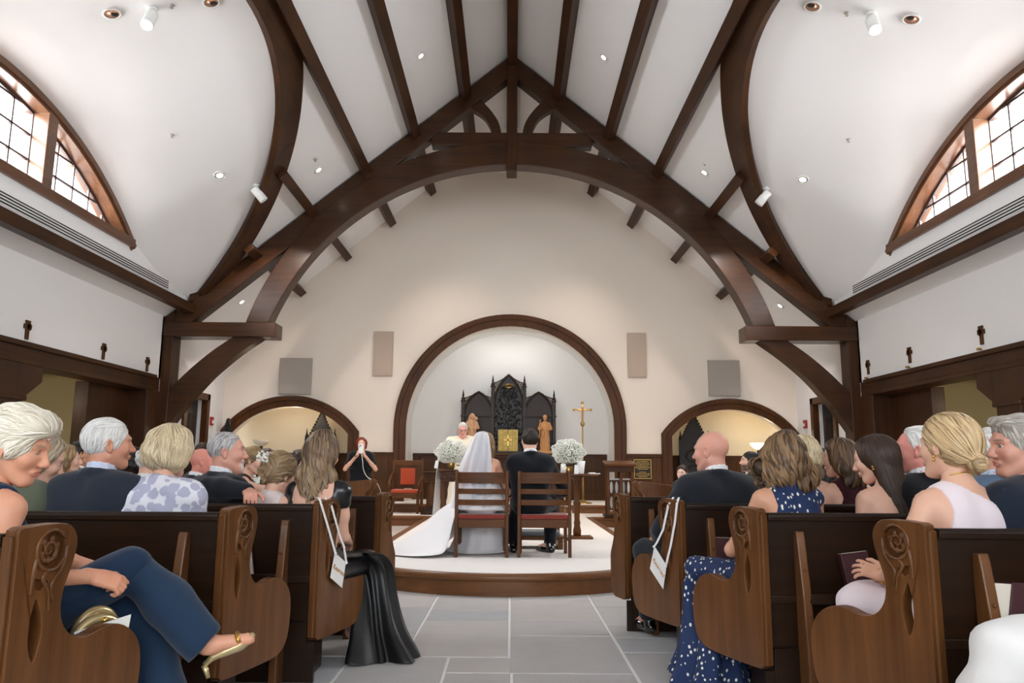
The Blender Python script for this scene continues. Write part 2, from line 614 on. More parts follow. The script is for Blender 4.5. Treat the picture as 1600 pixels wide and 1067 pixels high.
CX = 4.88
hole_c = [(-CR, -0.01)] + arc(0, CS, CR, 180, 0, 40) + [(CR, -0.01)]
hole_l = [(-CX - 1.30, -0.01)] + seg_arch(-CX, 1.30, 1.80, 2.40) + [(-CX + 1.30, -0.01)]
hole_r = [(CX - 1.30, -0.01)] + seg_arch(CX, 1.30, 1.80, 2.40) + [(CX + 1.30, -0.01)]
ol = [(-XW - 0.2, 0), (-CX - 1.30, 0)] + hole_l[1:-1] + [(-CX + 1.30, 0), (-CR, 0)] + hole_c[1:-1] + [(CR, 0), (CX - 1.30, 0)] + hole_r[1:-1] + [(CX + 1.30, 0), (XW + 0.2, 0), (XW + 0.2, roofz(XW + 0.2)), (0, ZR), (-XW - 0.2, roofz(XW + 0.2))]
wb = sheet_holes('wall_back', ol, [], XZ, M['wall_c'], None, (YB, YB + 0.25))
tag(wb, kind='structure')


def arch_trim(name, inner, outer, y0, y1, label):
    o = empty(name, (0, 0, 0))
    tag(o, kind='structure')
    mb = MB().band(inner, outer, XZ, y0, y1)
    mb.build('casing', M['trim'], o, bev=0.012)
    k = [((a[0] * 0.45 + b[0] * 0.55), (a[1] * 0.45 + b[1] * 0.55)) for a, b in zip(inner, outer)]
    k2 = [((a[0] * 0.1 + b[0] * 0.9), (a[1] * 0.1 + b[1] * 0.9)) for a, b in zip(inner, outer)]
    MB().band(k, k2, XZ, y0 - 0.025, y0 + 0.02).build('moulding', M['trim'], o, bev=0.01)
    return o


ic = [(-CR, PH2)] + arc(0, CS, CR, 180, 0, 48) + [(CR, PH2)]
oc = [(-CR - 0.25, PH2)] + arc(0, CS, CR + 0.27, 180, 0, 48) + [(CR + 0.25, PH2)]
arch_trim('trim_1', ic, oc, YB - 0.09, YB + 0.02, '')
for k, sx in ((2, -1), (3, 1)):
    i_ = [(sx * CX - 1.30, PH)] + seg_arch(sx * CX, 1.30, 1.80, 2.40) + [(sx * CX + 1.30, PH)]
    o_ = [(sx * CX - 1.53, PH)] + seg_arch(sx * CX, 1.53, 1.86, 2.645) + [(sx * CX + 1.53, PH)]
    arch_trim('trim_%d' % k, i_, o_, YB - 0.09, YB + 0.02, '')

# niches behind the arches
ND = 18.25


def niche(name, prof, y0, y1, mat):
    n = len(prof)
    vs = [(x, y0, z) for x, z in prof] + [(x, y1, z) for x, z in prof]
    fs = [(i, i + 1, n + i + 1, n + i) for i in range(n - 1)] + [tuple(range(n, 2 * n))]
    o = mk(name, vs, fs, mat)
    smooth_by_angle(o, 30)
    return tag(o, kind='structure')


niche('wall_niche', [(-CR - 0.02, 0)] + arc(0, CS, CR + 0.02, 180, 0, 48) + [(CR + 0.02, 0)], YB + 0.2, ND, M['niche'])
for nm, sx in (('wall_alcove_left', -1), ('wall_alcove_right', 1)):
    niche(nm, [(sx * CX - 1.9, 0), (sx * CX - 1.9, 3.0), (sx * CX + 1.9, 3.0), (sx * CX + 1.9, 0)], YB + 0.24, 18.9, M['alcove'])

# wainscot: boards with grooves along the chancel wall, the niche and the alcoves


def wainscot(x0, x1, y, z0, z1, name):
    o = empty(name, (0, 0, 0))
    tag(o, kind='structure')
    w = 0.125
    n = max(1, round((x1 - x0) / w))
    w = (x1 - x0) / n
    mb = MB()
    for i in range(n):
        mb.box2((x0 + i * w + 0.004, y - 0.018, z0 + 0.16), (x0 + (i + 1) * w - 0.004, y - 0.004, z1 - 0.07))
    b = mb.build('boards', M['wains'], o)
    b['kind'] = 'stuff'
    MB().box2((x0, y - 0.008, z0), (x1, y - 0.001, z1 - 0.03)).build('backing', M['pewdark'], o)
    MB().box2((x0, y - 0.035, z0), (x1, y - 0.004, z0 + 0.16)).build('base_rail', M['wains'], o, bev=0.004)
    MB().box2((x0, y - 0.04, z1 - 0.075), (x1, y - 0.004, z1 - 0.03)).build('top_rail', M['trimX'], o, bev=0.004)
    MB().box2((x0, y - 0.06, z1 - 0.03), (x1, y - 0.002, z1)).build('cap_rail', M['trimX'], o, bev=0.008)


ZD = 1.41
wainscot(-3.36, -2.56, YB, PH, ZD, 'trim_4')
wainscot(2.56, 3.36, YB, PH, ZD, 'trim_5')
wainscot(-2.28, 2.28, ND, PH2, ZD, 'trim_6')
wainscot(-CX - 1.85, -CX + 1.85, 18.9, PH, ZD, 'trim_7')
wainscot(CX - 1.85, CX + 1.85, 18.9, PH, ZD, 'trim_8')

# --- roof slopes, dormer vaults
YC = 8.4
trim_dy = [0.0, 0.4, 0.85, 1.45, 2.25, 3.02, 3.54, 4.25, 4.72, 5.1, 5.45, 5.72, 5.85]
trim_x = [3.03, 3.035, 3.07, 3.17, 3.42, 3.69, 3.96, 4.38, 4.72, 5.08, 5.50, 5.85, 6.0]
TDY = 5.85 * np.sin(np.linspace(0, math.pi / 2, 46))
TX = np.polyval(np.polyfit(np.array(trim_dy) ** 2, trim_x, 3), TDY ** 2)
TX[-1] = 6.0
TY = np.concatenate([YC - TDY[::-1], YC + TDY[1:]])
TXX = np.concatenate([TX[::-1], TX[1:]])
LW, LZ0, LZ1 = 3.42, 4.52, 5.80      # lunette half width, sill, crown
LRR = (LW ** 2 + (LZ1 - LZ0) ** 2) / (2 * (LZ1 - LZ0))


def zwall(dy):
    dy = abs(dy)
    if dy < 3.2:
        return LZ1 - LRR + math.sqrt(LRR ** 2 - dy ** 2)
    z0 = LZ1 - LRR + math.sqrt(LRR ** 2 - 3.2 ** 2)
    t = (dy - 3.2) / 2.65
    return z0 * (1 - t) ** 2 + 2 * t * (1 - t) * 4.16 + t * t * roofz(6.0) * 1.0


for nm, sx in (('ceiling_left', -1), ('ceiling_right', 1)):
    ys = [YF] + list(TY) + [YB + 0.3]
    xs = [6.0] + list(TXX) + [6.0]
    vs, fs = [], []
    for y, x in zip(ys, xs):
        for t in (0, 0.5, 1):
            vs.append((sx * x * t, y, roofz(x * t)))
    n = len(ys)
    for i in range(n - 1):
        for k in (0, 1):
            fs.append((i * 3 + k, i * 3 + k + 1, (i + 1) * 3 + k + 1, (i + 1) * 3 + k))
    b0 = len(vs)
    vs += [(sx * 6.0, YF, roofz(6.0)), (sx * 6.75, YF, roofz(6.75)), (sx * 6.75, YB + 0.3, roofz(6.75)), (sx * 6.0, YB + 0.3, roofz(6.0))]
    fs.append((b0, b0 + 1, b0 + 2, b0 + 3))
    o = mk(nm, vs, fs, M['ceil'])
    tag(o, kind='structure')
    # vault of the dormer
    vs, fs = [], []
    K = 8
    for y, x in zip(TY, TXX):
        zt, zw = roofz(x), zwall(y - YC)
        for k in range(K + 1):
            t = k / K
            vs.append((sx * (x + (6.0 - x) * t), y, zt + (zw - zt) * t + 0.10 * math.sin(math.pi * t) * min(1, (6.0 - x) / 1.5)))
    n = len(TY)
    fs = [(i * (K + 1) + k, i * (K + 1) + k + 1, (i + 1) * (K + 1) + k + 1, (i + 1) * (K + 1) + k) for i in range(n - 1) for k in range(K)]
    o = mk(nm + '_vault', vs, fs, M['ceil'], None, True)
    o.name = 'ceiling_vault_left' if sx < 0 else 'ceiling_vault_right'
    tag(o, kind='structure')
    # wall band with the lunette opening
    ya = [y for y in np.linspace(YC - 5.85, YC + 5.85, 60)]
    topl = [(y, max(zwall(y - YC) + 0.004, roofz(6.0))) for y in ya]
    holew = [(YC + LW, LZ0)] + [(YC + d, LZ1 - LRR + math.sqrt(LRR ** 2 - d ** 2) - 0.002) for d in np.linspace(LW - 0.02, -LW + 0.02, 40)] + [(YC - LW, LZ0)]
    hole_in = [(YC + (p[0] - YC) * 0.985, LZ0 + (p[1] - LZ0) * 0.97 + 0.004) for p in holew]
    o = sheet_holes('wall_band_left' if sx < 0 else 'wall_band_right', [(YC + 5.85, roofz(6.0) - 0.25), (YC - 5.85, roofz(6.0) - 0.25)] + topl, [hole_in], lambda p, q, t: (sx * t, p, q), M['ceil'], None, None)
    for v in o.data.vertices:
        v.co.x = sx * 6.0
    tag(o, kind='structure')
    # nave wall above the aisle openings, and the stretch by the door
    o = MB().box2((sx * XW, YF, 2.665), (sx * (XW + 0.25), 14.0, roofz(XW) + 0.05)).build('wall_left' if sx < 0 else 'wall_right', M['wall'])
    tag(o, kind='structure')
    d0, d1, dz = 15.15, 16.15, 2.45
    o = sheet_holes('wall_chancel_left' if sx < 0 else 'wall_chancel_right', [(13.9, 0), (d0, 0), (d0, dz), (d1, dz), (d1, 0), (YB, 0), (YB, roofz(XW)), (13.9, roofz(XW))], [], lambda p, q, t: (sx * t, p, q), M['wall'], None, (XW, XW + 0.25))
    tag(o, kind='structure')
    dr = empty('door_1' if sx < 0 else 'door_2', (sx * XW, (d0 + d1) / 2, 0))
    tag(dr, kind='structure')
    mb = MB()
    for ya_, yb_ in ((d0 - 0.13, d0 + 0.01), (d1 - 0.01, d1 + 0.13)):
        mb.box2((sx * -0.05, ya_ - (d0 + d1) / 2, PH), (sx * 0.08, yb_ - (d0 + d1) / 2, dz + 0.13))
    mb.box2((sx * -0.05, d0 - 0.13 - (d0 + d1) / 2, dz - 0.01), (sx * 0.08, d1 + 0.13 - (d0 + d1) / 2, dz + 0.13))
    mb.build('frame', M['trim'], dr, bev=0.008)
    MB().box2((sx * 0.16, -0.5, PH), (sx * 0.20, 0.5, dz)).build('door_leaf', M['blackwood'], dr)
    mb = MB()
    for zz in (0.35, 1.35):
        for yy in (-0.25, 0.25):
            mb.box2((sx * 0.145, yy - 0.18, zz), (sx * 0.16, yy + 0.18, zz + 0.8))
    p = mb.build('door_panels', M['gothic'], dr, bev=0.01)
    p['kind'] = 'stuff'
    # header, jambs and posts of the aisle opening
    hd = empty('aisle_header', (0, 0, 0))
    tag(hd, 'long dark wood moulded header above the %s aisle opening' % ('left' if sx < 0 else 'right'), 'beam')
    MB().box2((sx * (XW - 0.05), YF + 0.1, 2.40), (sx * (XW + 0.30), 13.86, 2.66)).build('header_board', M['beamY'], hd, bev=0.01)
    MB().box2((sx * (XW - 0.10), YF + 0.1, 2.62), (sx * (XW - 0.002), 13.66, 2.69)).build('cap_moulding', M['beamY'], hd, bev=0.015)
    MB().box2((sx * (XW - 0.07), YF + 0.1, 2.40), (sx * (XW - 0.04), 13.62, 2.47)).build('bead_moulding', M['beamY'], hd, bev=0.01)
    jb = empty('aisle_jamb', (0, 0, 0))
    tag(jb, 'dark wood jamb closing the far end of the %s aisle opening' % ('left' if sx < 0 else 'right'), 'jamb')
    MB().box2((sx * (XW - 0.06), 13.42, 0), (sx * (XW + 0.30), 13.86, 2.41)).build('jamb_board', M['beamZ'], jb, bev=0.01)
    MB().box2((sx * (XW + 0.28), 12.15, 0), (sx * (XW + 0.5), 13.6, 2.41)).build('side_panel', M['beamZ'], jb, bev=0.01)
    for k, yp in enumerate((9.75, 5.3, 0.9)):
        cb = empty('aisle_post', (sx * (XW + 0.1), yp, 0))
        tag(cb, 'dark wood aisle post with tapering bracket on the %s, %s' % ('left' if sx < 0 else 'right', ('farthest from the camera', 'second from the altar', 'closest to the camera')[k]), 'post', 'aisle posts')
        MB().box2((-0.17, -0.24, 0), (0.17, 0.24, 1.95)).build('shaft', M['beamZ'], cb, bev=0.015)
        MB().prism([(-0.24, 1.95), (0.24, 1.95), (0.62, 2.20), (0.62, 2.40), (-0.62, 2.40), (-0.62, 2.20)], lambda p, q, t: (t, p, q), -0.17, 0.17).build('bracket', M['beamZ'], cb, bev=0.01)
        MB().box2((-0.2, -0.28, 1.92), (0.2, 0.28, 1.99)).build('neck_moulding', M['beamZ'], cb, bev=0.015)
    # the side aisle behind
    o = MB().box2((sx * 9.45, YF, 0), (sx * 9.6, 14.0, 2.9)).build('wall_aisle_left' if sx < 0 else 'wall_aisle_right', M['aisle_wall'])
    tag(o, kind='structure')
    o = MB().box2((sx * (XW + 0.2), YF, 2.78), (sx * 9.6, 14.0, 2.9)).build('ceiling_aisle_left' if sx < 0 else 'ceiling_aisle_right', M['darkboards'])
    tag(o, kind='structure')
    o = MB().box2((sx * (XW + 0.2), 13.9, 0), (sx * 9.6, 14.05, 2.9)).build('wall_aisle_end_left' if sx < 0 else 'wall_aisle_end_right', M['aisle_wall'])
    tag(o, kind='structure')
    for k, yy in enumerate((12.6, 11.2, 9.6, 7.6)):
        o = MB().box2((sx * (XW + 0.3), yy, 2.6), (sx * 9.44, yy + 0.16, 2.78)).build('aisle_joist', M['darkboards'], None, bev=0.01)
        tag(o, 'dark ceiling joist over the %s aisle, number %s from the altar end' % ('left' if sx < 0 else 'right', ('one', 'two', 'three', 'four')[k]), 'joist', 'aisle joists')
    light('aisle_lamp', 'POINT', (sx * 8.6, 9.2, 2.3), 42, WARM, radius=0.15)
    light('aisle_lamp', 'POINT', (sx * 8.6, 4.0, 2.3), 30, WARM, radius=0.15)

# unseen rear wall; its three tall windows are added to let the fill in
rh = [[(x - 1.2, 1.4), (x + 1.2, 1.4), (x + 1.2, 5.4), (x - 1.2, 5.4)] for x in (-3.1, 0, 3.1)]
o = sheet_holes('wall_rear', [(-XW - 0.2, 0), (XW + 0.2, 0), (XW + 0.2, roofz(XW + 0.2)), (0, ZR), (-XW - 0.2, roofz(XW + 0.2))], rh, XZ, M['wall'], None, (YF - 0.2, YF))
tag(o, kind='structure')
for k, x in enumerate((-3.1, 0, 3.1)):
    w = empty('window_%d' % (k + 3), (x, YF - 0.1, 1.4))
    tag(w, kind='structure')
    mb = MB()
    for a, b in (((-1.2, -0.06, 0), (-1.12, 0.06, 4)), ((1.12, -0.06, 0), (1.2, 0.06, 4)), ((-1.2, -0.06, 0), (1.2, 0.06, 0.08)), ((-1.2, -0.06, 3.92), (1.2, 0.06, 4)), ((-0.03, -0.05, 0), (0.03, 0.05, 4)), ((-1.2, -0.05, 1.97), (1.2, 0.05, 2.03))):
        mb.box2(a, b)
    mb.build('frame', M['wins'], w)
    MB().box2((-1.14, -0.006, 0.05), (1.14, 0.006, 3.95)).build('pane', M['glass'], w)

# --- lunette windows


def clip_poly(poly, inside, cross):
    out = []
    for i in range(len(poly)):
        a, b = poly[i - 1], poly[i]
        ia, ib = inside(a), inside(b)
        if ia != ib:
            out.append(cross(a, b))
        if ib:
            out.append(b)
    return out


def clip_circle(poly, cy, cz, r):
    dens = []
    for i in range(len(poly)):
        a, b = poly[i], poly[(i + 1) % len(poly)]
        for k in range(6):
            dens.append((a[0] + (b[0] - a[0]) * k / 6, a[1] + (b[1] - a[1]) * k / 6))
    ins = lambda p: (p[0] - cy) ** 2 + (p[1] - cz) ** 2 <= r * r

    def cross(a, b):
        lo, hi = 0.0, 1.0
        ia = ins(a)
        for _ in range(30):
            m = (lo + hi) / 2
            p = (a[0] + (b[0] - a[0]) * m, a[1] + (b[1] - a[1]) * m)
            if ins(p) == ia:
                lo = m
            else:
                hi = m
        return p
    return clip_poly(dens, ins, cross)


for k, sx in ((1, -1), (2, 1)):
    w = empty('window_%d' % k, (0, 0, 0))
    tag(w, kind='structure')
    fn = lambda p, q, t: (sx * t, p, q)
    cz = LZ1 - LRR
    a = math.degrees(math.asin(LW / LRR))
    arcr = lambda r: [(YC + r * math.sin(R(t)), cz + r * math.cos(R(t))) for t in np.linspace(-a, a, 49)]
    MB().band(arcr(LRR + 0.02), arcr(LRR - 0.07), fn, 5.95, 6.03).build('casing', M['wins'], w, bev=0.008)
    MB().band(arcr(LRR - 0.02), arcr(LRR - 0.11), fn, 5.98, 6.30).build('arched_jamb', M['wins'], w, bev=0.006)
    MB().box2((sx * 5.95, YC - LW + 0.03, LZ0 - 0.03), (sx * 6.32, YC + LW - 0.03, LZ0 + 0.11)).build('sill', M['wins'], w, bev=0.01)
    mts = (-1.05, 1.05)
    for y in mts:
        zt = cz + math.sqrt((LRR - 0.05) ** 2 - y * y)
        MB().box2((sx * 5.97, YC + y - 0.10, LZ0), (sx * 6.30, YC + y + 0.10, zt)).build('mullion', M['wins'], w, bev=0.01)
    MB().band(arcr(LRR - 0.09), arcr(LRR - 0.14), fn, 6.18, 6.23).build('arched_sash', M['muntin'], w)
    for ys_ in (-0.96, 0.96, -1.14, 1.14):
        MB().box2((sx * 6.18, YC + ys_ - 0.022, LZ0 + 0.1), (sx * 6.23, YC + ys_ + 0.022, cz + math.sqrt((LRR - 0.11) ** 2 - ys_ ** 2))).build('sash_stile', M['muntin'], w)
    MB().box2((sx * 6.18, YC - 3.0, LZ0 + 0.10), (sx * 6.23, YC + 3.0, LZ0 + 0.14)).build('sash_rail', M['muntin'], w)
    rin = LRR - 0.11
    cw = 0.42
    for y0, y1 in ((-3.2, -1.15), (-0.95, 0.95), (1.15, 3.2)):
        nx = 5
        st = (y1 - y0) / nx
        for i in range(1, nx):
            y = YC + y0 + st * i
            q = rin ** 2 - (y - YC) ** 2
            zt = cz + math.sqrt(q)
            if zt > LZ0 + 0.16:
                MB().box2((sx * 6.19, y - 0.013, LZ0 + 0.1), (sx * 6.22, y + 0.013, zt)).build('muntin', M['muntin'], w)
        for j in range(1, 4):
            z = LZ0 + 0.11 + 0.33 * j
            q = rin ** 2 - (z - cz) ** 2
            if q > 0:
                ym = math.sqrt(q)
                ya_, yb_ = max(y0, -ym), min(y1, ym)
                if yb_ - ya_ > 0.1:
                    MB().box2((sx * 6.19, YC + ya_, z - 0.013), (sx * 6.22, YC + yb_, z + 0.013)).build('muntin', M['muntin'], w)
        for i in range(nx):
            for j in range(4):
                z0_, z1_ = LZ0 + 0.11 + 0.33 * j, LZ0 + 0.11 + 0.33 * (j + 1)
                p = clip_circle([(YC + y0 + st * i, z0_), (YC + y0 + st * (i + 1), z0_), (YC + y0 + st * (i + 1), z1_), (YC + y0 + st * i, z1_)], YC, cz, rin + 0.02)
                if len(p) > 2:
                    mk('pane', [(sx * 6.205, y, z) for y, z in p], [tuple(range(len(p)))], M['glass'], w)

# --- beams
for sx, sd in ((-1, 'left'), (1, 'right')):
    # eave purlin under the dormer
    o = MB().box((sx * 5.955, (YF + 14.0) / 2, 3.965), (0.17, 14.0 - YF, 0.17), Matrix.Rotation(0, 3, 'Y')).build('eave_beam', M['beamY'], None, bev=0.012)
    tag(o, 'long dark wood eave beam below the lunette window on the %s' % sd, 'beam', 'eave beams')
    # curved dormer beam
    pts, pto = [], []
    for i, (y, x) in enumerate(zip(TY, TXX)):
        j0, j1 = max(i - 1, 0), min(i + 1, len(TY) - 1)
        t = Vector((TXX[j1] - TXX[j0], TY[j1] - TY[j0])).normalized()
        nv = Vector((-t.y, t.x))
        if nv.x > 0:
            nv = -nv
        wd = 0.36
        xo, yo = x + nv.x * wd * 0.78, y + nv.y * wd
        pts.append((x, y))
        pto.append((max(xo, 0.3), yo))
    vs, fs = [], []
    for (x, y), (xo, yo) in zip(pts, pto):
        wd_ = math.hypot(x - xo, y - yo)
        xi, yi = min(x + 0.085 * (x - xo) / wd_, 6.1), y + 0.085 * (y - yo) / wd_
        vs += [(sx * xi, yi, roofz(x) + 0.05), (sx * xi, yi, roofz(x) - 0.155), (sx * x, y, roofz(x) - 0.185), (sx * xo, yo, roofz(xo) - 0.10), (sx * xo, yo, roofz(xo) + 0.03)]
    n = len(pts)
    for i in range(n - 1):
        for k in range(5):
            fs.append((i * 5 + k, i * 5 + (k + 1) % 5, (i + 1) * 5 + (k + 1) % 5, (i + 1) * 5 + k))
    fs += [(0, 1, 2, 3, 4), tuple((n - 1) * 5 + k for k in (4, 3, 2, 1, 0))]
    o = MB().add(vs, fs).build('curved_dormer_beam', M['beamY'], None, ang=45)
    tag(o, 'big curved dark wood beam edging the %s dormer vault' % sd, 'beam', 'curved dormer beams')
    # purlins
    for k, x in enumerate((0.98, 1.95, 2.86, 3.85, 4.86)):
        y0 = YF + 0.05
        if x > 3.0:
            y0 = YC + float(np.interp(x, TX, TDY)) + 0.22
        ang = math.atan(SL) * sx
        rot = Matrix.Rotation(ang, 3, 'Y')
        cen = Vector((sx * x, (y0 + YB - 0.02) / 2, roofz(x))) + rot @ Vector((0, 0, -0.10))
        o = MB().box(cen, (0.17, YB - 0.02 - y0, 0.22), rot).build('roof_purlin', M['beamY'], None, bev=0.01)
        tag(o, '%s dark wood roof purlin to the %s of the ridge beam' % (('first', 'second', 'third', 'fourth, short', 'fifth, lowest, short')[k], sd), 'beam', 'roof purlins')
o = MB().box2((-0.095, YF + 0.05, ZR - 0.30), (0.095, YB - 0.02, ZR - 0.02)).build('ridge_beam', M['beamY'], None, bev=0.012)
tag(o, 'dark wood ridge beam along the top of the roof', 'beam')

tr = empty('roof_truss', (0, 14.0, 0))
tag(tr, 'dark arched timber roof truss in front of the chancel', 'truss')
T0, T1 = 0.0, 0.30
for sx in (-1, 1):
    f = lambda p, q, t: (sx * p, t, q)
    MB().prism([(0, 9.12), (6.52, 9.12 - SL * 6.52), (6.52, 3.42), (6.22, 3.46), (0, 8.68)], f, T0, T1).build('rafter', M['beamX'], tr, bev=0.014)
    MB().prism([(6.22, 0), (6.53, 0), (6.53, 3.70), (6.22, 3.95)], f, T0 - 0.03, T1 + 0.03).build('post', M['beamZ'], tr, bev=0.014)
    oa = [(5.15 * math.sin(R(t)), 2.15 + 5.15 * math.cos(R(t))) for t in np.linspace(0, 72.3, 33)]
    ia = [(4.79 * math.sin(R(t)), 2.03 + 4.79 * math.cos(R(t))) for t in np.linspace(0, 69.5, 33)]
    MB().band(ia, oa, f, T0 - 0.02, T1 + 0.02).build('arch_rib', M['beamX'], tr, bev=0.014)
    MB().box2((sx * 4.33, T0 - 0.07, 3.44), (sx * 6.4, T1 + 0.07, 3.71)).build('hammer_beam', M['beamX'], tr, bev=0.014)
    lo = spline([(4.58, 3.45), (5.02, 3.13), (5.43, 2.768), (5.72, 2.44), (5.95, 2.15), (6.25, 1.70), (6.36, 1.5)], 5)
    up = spline([(5.05, 3.5), (5.45, 3.22), (5.8, 2.92), (6.04, 2.68), (6.25, 2.44), (6.42, 2.2), (6.5, 2.0)], 5)
    MB().band(lo, up, f, T0 + 0.0, T1 - 0.02).build('hammer_brace', M['beamX'], tr, bev=0.012)
    lo = spline([(0.20, 7.48), (0.26, 7.72), (0.40, 7.95), (0.62, 8.2)], 5)
    up = spline([(0.38, 7.48), (0.45, 7.68), (0.58, 7.86), (0.84, 8.03)], 5)
    MB().band(lo, up, f, T0 + 0.05, T1 - 0.05).build('curved_strut', M['beamX'], tr, bev=0.01)
    MB().box2((sx * 6.15, T0 - 0.12, 1.42), (sx * 6.7, T1 + 0.12, 1.55)).build('post_cap', M['white'], tr, bev=0.01)
    MB().box2((sx * 6.18, T0 - 0.09, 0.0), (sx * 6.65, T1 + 0.09, 1.42)).build('post_pier', M['wains'], tr, bev=0.01)
MB().box2((-1.55, T0 + 0.03, 7.22), (1.55, T1 - 0.03, 7.50)).build('collar_tie', M['beamX'], tr, bev=0.014)
MB().box2((-0.10, T0 - 0.06, 6.69), (0.10, T1 + 0.06, 9.05)).build('king_post', M['beamZ'], tr, bev=0.014)
# ------------------------------------------------------------------ pews
PROF = [(0.0, 0.225), (0.0, 0.915), (0.02, 0.93), (0.15, 0.935), (0.198, 0.922), (0.222, 0.89), (0.225, 0.855), (0.212, 0.80), (0.19, 0.74), (0.182, 0.69), (0.188, 0.645),
        (0.206, 0.61), (0.235, 0.583), (0.275, 0.568), (0.32, 0.568), (0.37, 0.58), (0.42, 0.582), (0.47, 0.568), (0.52, 0.535), (0.552, 0.49), (0.565, 0.44), (0.565, 0.38),
        (0.556, 0.31), (0.535, 0.26), (0.50, 0.23), (0.44, 0.212), (0.30, 0.207), (0.10, 0.207), (0.02, 0.21)]
PROF_S = [(0.0, 0.225), (0.0, 0.915), (0.02, 0.93), (0.12, 0.935), (0.155, 0.915), (0.165, 0.87), (0.158, 0.80), (0.145, 0.72), (0.148, 0.65), (0.17, 0.58), (0.198, 0.52), (0.205, 0.45), (0.20, 0.32), (0.18, 0.24), (0.14, 0.212), (0.03, 0.207)]
SLIT = [(0.086, 0.715), (0.098, 0.69), (0.112, 0.655), (0.116, 0.61), (0.108, 0.565), (0.095, 0.53), (0.078, 0.56), (0.07, 0.60), (0.07, 0.65), (0.077, 0.69)]
TRI = [(0.075, 0.775), (0.125, 0.762), (0.098, 0.735), (0.078, 0.745)]
SCC = (0.125, 0.855)


def spiral(c, r0, r1, turns, a0, n=26, sgn=1):
    return [(c[0] + (r0 + (r1 - r0) * i / n) * math.cos(a0 + sgn * turns * 2 * math.pi * i / n), c[1] + (r0 + (r1 - r0) * i / n) * math.sin(a0 + sgn * turns * 2 * math.pi * i / n)) for i in range(n + 1)]


def pew_end(parent, sx, th, screen=False):
    """end panel in its own frame: s forward, thickness towards the outside"""
    e = empty('end_panel', (0, 0, 0))
    e.parent = parent
    e.rotation_euler = (0, 0, th)
    prof = PROF_S if screen else PROF
    kx = 0.80 if screen else 1.0
    prof_s = spline(prof[1:-1], 2)
    prof_s = [prof[0]] + [tuple(p) for p in prof_s] + [prof[-1]]
    sl = [(p[0] * kx, p[1]) for p in spline(SLIT, 3, True)]
    tri = [(p[0] * kx, p[1]) for p in TRI]
    cc = (SCC[0] * kx, SCC[1])
    circ = [(cc[0] + 0.052 * kx * math.cos(a), cc[1] + 0.056 * math.sin(a)) for a in np.linspace(0, 2 * math.pi, 24, endpoint=False)]
    fn = lambda p, q, t: (sx * t, p, q)
    holes = [sl] if not screen else []
    sheet_holes('core', prof_s, holes, fn, M['pewZ'], e, (0.014, 0.050))
    f = sheet_holes('face', prof_s, holes + [circ, tri], fn, M['pewZ'], e, (0.0, 0.014))
    bevel(f, 0.004)
    mb = MB()
    A = lambda p, d=0.008: (sx * d, p[0], p[1])
    P = lambda pts, d=0.010: [A((p[0], p[1]), d) for p in pts]
    sp = [((p[0] - cc[0]) * kx + cc[0], p[1]) for p in spiral(cc, 0.043, 0.006, 1.6, 2.2)]
    mb.tube(P(sp), [0.009 - 0.004 * i / len(sp) for i in range(len(sp))], 6)
    for a in (0.3, 1.3, 2.4, 3.6, 4.7, 5.6):
        c = (cc[0] + 0.03 * kx * math.cos(a), cc[1] + 0.032 * math.sin(a))
        mb.ball(A(c, 0.010), 0.011, 7, 5, (0.7, 1.0, 1.2))
    # raised stems running from the scroll down beside the slit
    st1 = spline([(cc[0] + 0.058 * kx, cc[1] + 0.01), (cc[0] + 0.05 * kx, cc[1] - 0.05), (0.135 * kx, 0.75), (0.145 * kx, 0.70)], 5)
    st2 = spline([(cc[0] - 0.01, cc[1] - 0.062), (0.10 * kx, 0.772), (0.125 * kx, 0.73), (0.135 * kx, 0.67)], 5)
    st3 = spline([(cc[0] - 0.055 * kx, cc[1] - 0.02), (0.062 * kx, 0.78), (0.06 * kx, 0.73)], 5)
    for s in (st1, st2, st3):
        mb.tube(P(s, -0.001), [0.008 * (1 - 0.7 * abs(i / (len(s) - 1) - 0.3)) for i in range(len(s))], 6)
    ring = [((cc[0] + 0.056 * kx * math.cos(a)), cc[1] + 0.061 * math.sin(a)) for a in np.linspace(0.6, 2 * math.pi - 0.4, 28)]
    mb.tube(P(ring, -0.001), 0.0065, 6)
    mb.build('scroll_carving', M['pewZ'], e, True)
    MB().box2((sx * 0.012, -0.012, 0.225), (sx * 0.05, 0.016, 0.905)).build('rear_stile', M['pewZ'], e, bev=0.006)
    return e


